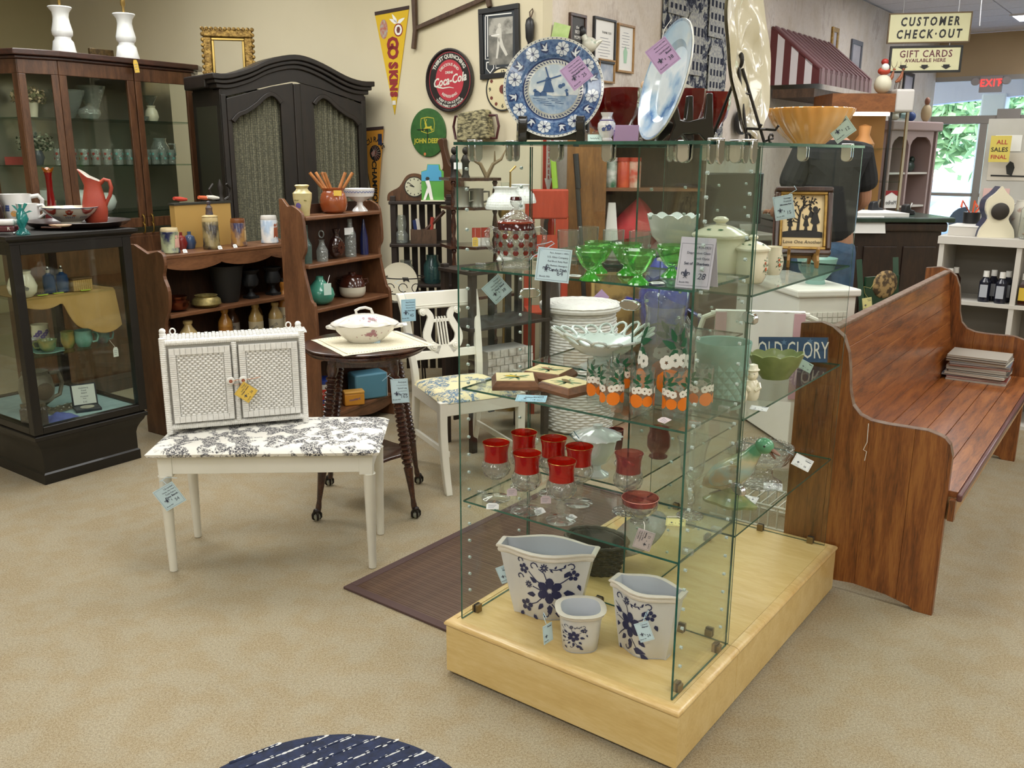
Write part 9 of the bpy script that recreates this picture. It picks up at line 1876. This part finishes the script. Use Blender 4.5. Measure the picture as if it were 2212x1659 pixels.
for x,z,c,lb in ((.3,1.362,'#8d6a44','brown wooden carving'),(.55,1.362,'#6d4a2c','dark wooden hand mirror'),(.2,1.662,'#a8874f','tan basket'),(.6,1.662,'#c08a50','orange wooden tray')):simple('carving',lb+' inside the lit showcase','carving',(SHX+x*SX,SHY+.25,z),[(.001,0),(.09,0),(.1,.04),(.05,.12),(.06,.2),(.001,.22)],mat('cv'+c[1:],c,.6))
p=(4.276,9.800,1.067);BKX,BKY=p[0]-.32,p[1];t=thing('arched_bookcase','pinkish wood bookcase with arched openings near the front window','bookcase',(BKX,BKY,0),AU-20);M_pk=mat('pink_oak','#a08a86',.5)
for x in (0,.32,.72,.80):MB().box(x,x+.03,0,.35,0,1.85).obj('upright',M_pk,t,smooth=0)
MB().box(0,.83,.33,.35,0,1.85).obj('back',M_ow,t,smooth=0);[MB().box(.03,.72,.01,.34,z,z+.02).obj('shelf_board',M_lam,t,smooth=0) for z in (.1,.6,1.05,1.4)];MB().box(-.03,.87,-.03,.36,1.85,1.95).obj('cornice',M_pk,t,bevel=.015);[MB().prism([(a,1.85),(b,1.85),(b,1.70),(b-.03,1.75),(b-.1,1.79),(a+.1,1.79),(a+.03,1.75),(a,1.70)],0,.02,'y').obj('arch',M_pk,t,smooth=0) for a,b in ((.03,.32),(.35,.72))]
ba=radians(AU-20);bb=lambda x,y,z:(BKX+x*cos(ba)-y*sin(ba),BKY+x*sin(ba)+y*cos(ba),z)
for x,z,c,lb in ((.45,1.42,'#c08a3a','amber ceramic duck in the arched bookcase'),(.6,1.42,'#2f3f38','dark green ceramic duck in the arched bookcase'),(.15,1.42,'#8a7a66','pale carved bird in the arched bookcase'),(.18,1.07,'#8a9098','silver toy car in the arched bookcase')):tt=thing('shelf_figurine',lb,'figurine',bb(x,.15,z),AU);m=MB();m.ell((0,0,.06),.10,.05,.058);m.ell((.07,0,.13),.035,.03,.04);on(tt,m,'body',mat('sf'+c[1:],c,.35),smooth=50)
def fig(name,label,cat,c,parts):
 t=thing(name,label,cat,c,0);t.scale=(.44,.44,.44) if name=='reindeer' else (.72,.72,.72)
 for nm,col,kind,*a in parts:m=MB();(m.ell if kind=='e' else m.tube)(*a);on(t,m,nm,mat('fg'+col[1:],col,.5),smooth=50)
 return t
BR='#8d4f2a'
for x,lb in ((.78,'left brown reindeer with antlers on the lit showcase'),(.90,'right brown reindeer with antlers on the lit showcase')):
 fig('reindeer',lb,'figurine',(SHX+x*SX,SHY+.1,2.181),[('body',BR,'t',[(-.06,0,.15),(.0,0,.18),(.05,0,.26),(.07,0,.36)],[.02,.045,.04,.02],8),('head',BR,'e',(.08,0,.40),.035,.02,.022)]+[('leg','#4a3a30','t',[(a,0,.17),(a-.02,0,.005)],.007,6) for a in (-.05,-.02,.03,.05)]+[('antler','#4a3624','t',[(.07,0,.41),(.07+s*.05,0,.48),(.07+s*.06,0,.56)],[.006,.005,.002],6) for s in (-1,1)])
fig('santa_figure','red-capped santa figure on a white jar on the lit showcase','figurine',(SHX+.70*SX,SHY+.1,2.141),[('jar','#cfc9ae','e',(0,0,.12),.11,.1,.12),('coat','#b5442c','e',(0,0,.28),.08,.06,.05),('beard','#e0dcd2','e',(0,-.03,.32),.05,.04,.05),('cap','#a83228','e',(0,0,.39),.045,.045,.04)])
fig('shelf_ornament','black and white animal ornament on the arched bookcase','figurine',bb(.15,.1,1.951),[('base','#b8b0a0','e',(0,0,.05),.08,.06,.05),('body','#d5cfae','e',(0,0,.18),.05,.05,.1),('head','#2a2a2c','e',(0,0,.31),.045,.045,.05)]);fig('toy_helmet','small blue toy helmet on the arched bookcase','toy',bb(.45,.1,1.951),[('shell','#27437c','e',(0,0,.07),.07,.07,.07)]);fig('carved_sailor','carved figure in a tan coat at the end of the arched bookcase','figurine',bb(.72,.1,1.951),[('coat','#b5a27e','e',(0,0,.13),.08,.06,.13),('head','#8d5f4a','e',(0,0,.3),.04,.04,.06)])
# ---------------------------------------------------------------- the customer, seen from behind
t=thing('person','person in a black short-sleeved shirt and blue jeans at the counter, seen from behind','person',(1.985,5.80,0),8);t.scale=(1.1,1.1,1.12);M_skin=mat('skin','#b58468',.6);M_shirt=mat('black_shirt','#17181a',.85,c2='#1f2022',sc=5,bump=.2,bsc=20,bd=.01);M_jean=mat('blue_jeans','#47617f',.8,c2='#3a526e',sc=20)
def skinned(name,vs,es,rs,mt):
 me=bpy.data.meshes.new(name);me.from_pydata(vs,es,[]);me.materials.append(mt);o=bpy.data.objects.new(name,me);COL.objects.link(o);o.parent=t
 sk=o.modifiers.new('body','SKIN');o.modifiers.new('smooth','SUBSURF').levels=2;o.modifiers['smooth'].render_levels=2
 for d,(a,b) in zip(me.skin_vertices[0].data,rs):d.radius=(a,b)
 me.skin_vertices[0].data[0].use_root=True
 return o
J=[(0,0,.95),(0,0,1.1),(0,.01,1.3),(0,.0,1.44),(0,.04,1.51),(0,.10,1.56),(0,.14,1.60)]
vs=J+[v for s in (-1,1) for v in ((s*.17,0,1.42),(s*.24,.03,1.17),(s*.20,.26,1.10),(s*.17,.34,1.10))]+[v for s in (-1,1) for v in ((s*.1,0,.88),(s*.1,-.01,.48),(s*.11,.0,.09),(s*.12,.12,.04))]
es=[(i,i+1) for i in range(6)]+[(3,7),(7,8),(8,9),(9,10),(3,11),(11,12),(12,13),(13,14),(0,15),(15,16),(16,17),(17,18),(0,19),(19,20),(20,21),(21,22)]
rs=[(.15,.11),(.14,.10),(.16,.11),(.13,.09),(.055,.06),(.075,.09),(.07,.09)]+[(.06,.06),(.045,.045),(.034,.034),(.04,.02)]*2+[(.09,.09),(.065,.065),(.045,.05),(.045,.035)]*2
skinned('body',vs,es,rs,M_skin)
skinned('shirt',[(0,0,.90),(0,.0,1.12),(0,.01,1.32),(0,.005,1.45),(0,.015,1.495)]+[v for s in (-1,1) for v in ((s*.17,0,1.43),(s*.235,.02,1.22))],[(0,1),(1,2),(2,3),(3,4),(3,5),(5,6),(3,7),(7,8)],[(.19,.14),(.185,.13),(.20,.135),(.15,.105),(.075,.075)]+[(.085,.085),(.082,.085)]*2,M_shirt)
skinned('jeans',[(0,0,1.0),(0,0,.9)]+[v for s in (-1,1) for v in ((s*.1,0,.84),(s*.1,-.01,.48),(s*.11,0,.08))],[(0,1),(1,2),(2,3),(3,4),(1,5),(5,6),(6,7)],[(.165,.125),(.17,.13)]+[(.105,.11),(.08,.085),(.07,.075)]*2,M_jean)
m=MB();m.ell((0,.13,1.60),.082,.10,.09);m.ell((0,.09,1.575),.076,.075,.075);on(t,m,'hair',mat('dark_hair','#241a14',.7,c2='#3a2a20',sc=30),smooth=60)
for s in (-1,1):
 m=MB();m.ell((s*.085,.15,1.56),.012,.02,.03);on(t,m,'ear',M_skin,smooth=60)
 for k in range(4):MB().tube([(s*.17+(k-1.5)*.018,.36,1.102),(s*.17+(k-1.5)*.02,.40+.012*(1-abs(k-1.5)/1.5),1.10),(s*.17+(k-1.5)*.02,.425+.012*(1-abs(k-1.5)/1.5),1.085)],[.0095,.0085,.006],7).obj('finger',M_skin,t)
 MB().tube([(s*.145,.335,1.10),(s*.12,.365,1.095),(s*.118,.39,1.088)],[.012,.010,.007],7).obj('thumb',M_skin,t)
m=MB();m.ell((0,.235,1.55),.012,.02,.02);on(t,m,'nose',M_skin,smooth=60)
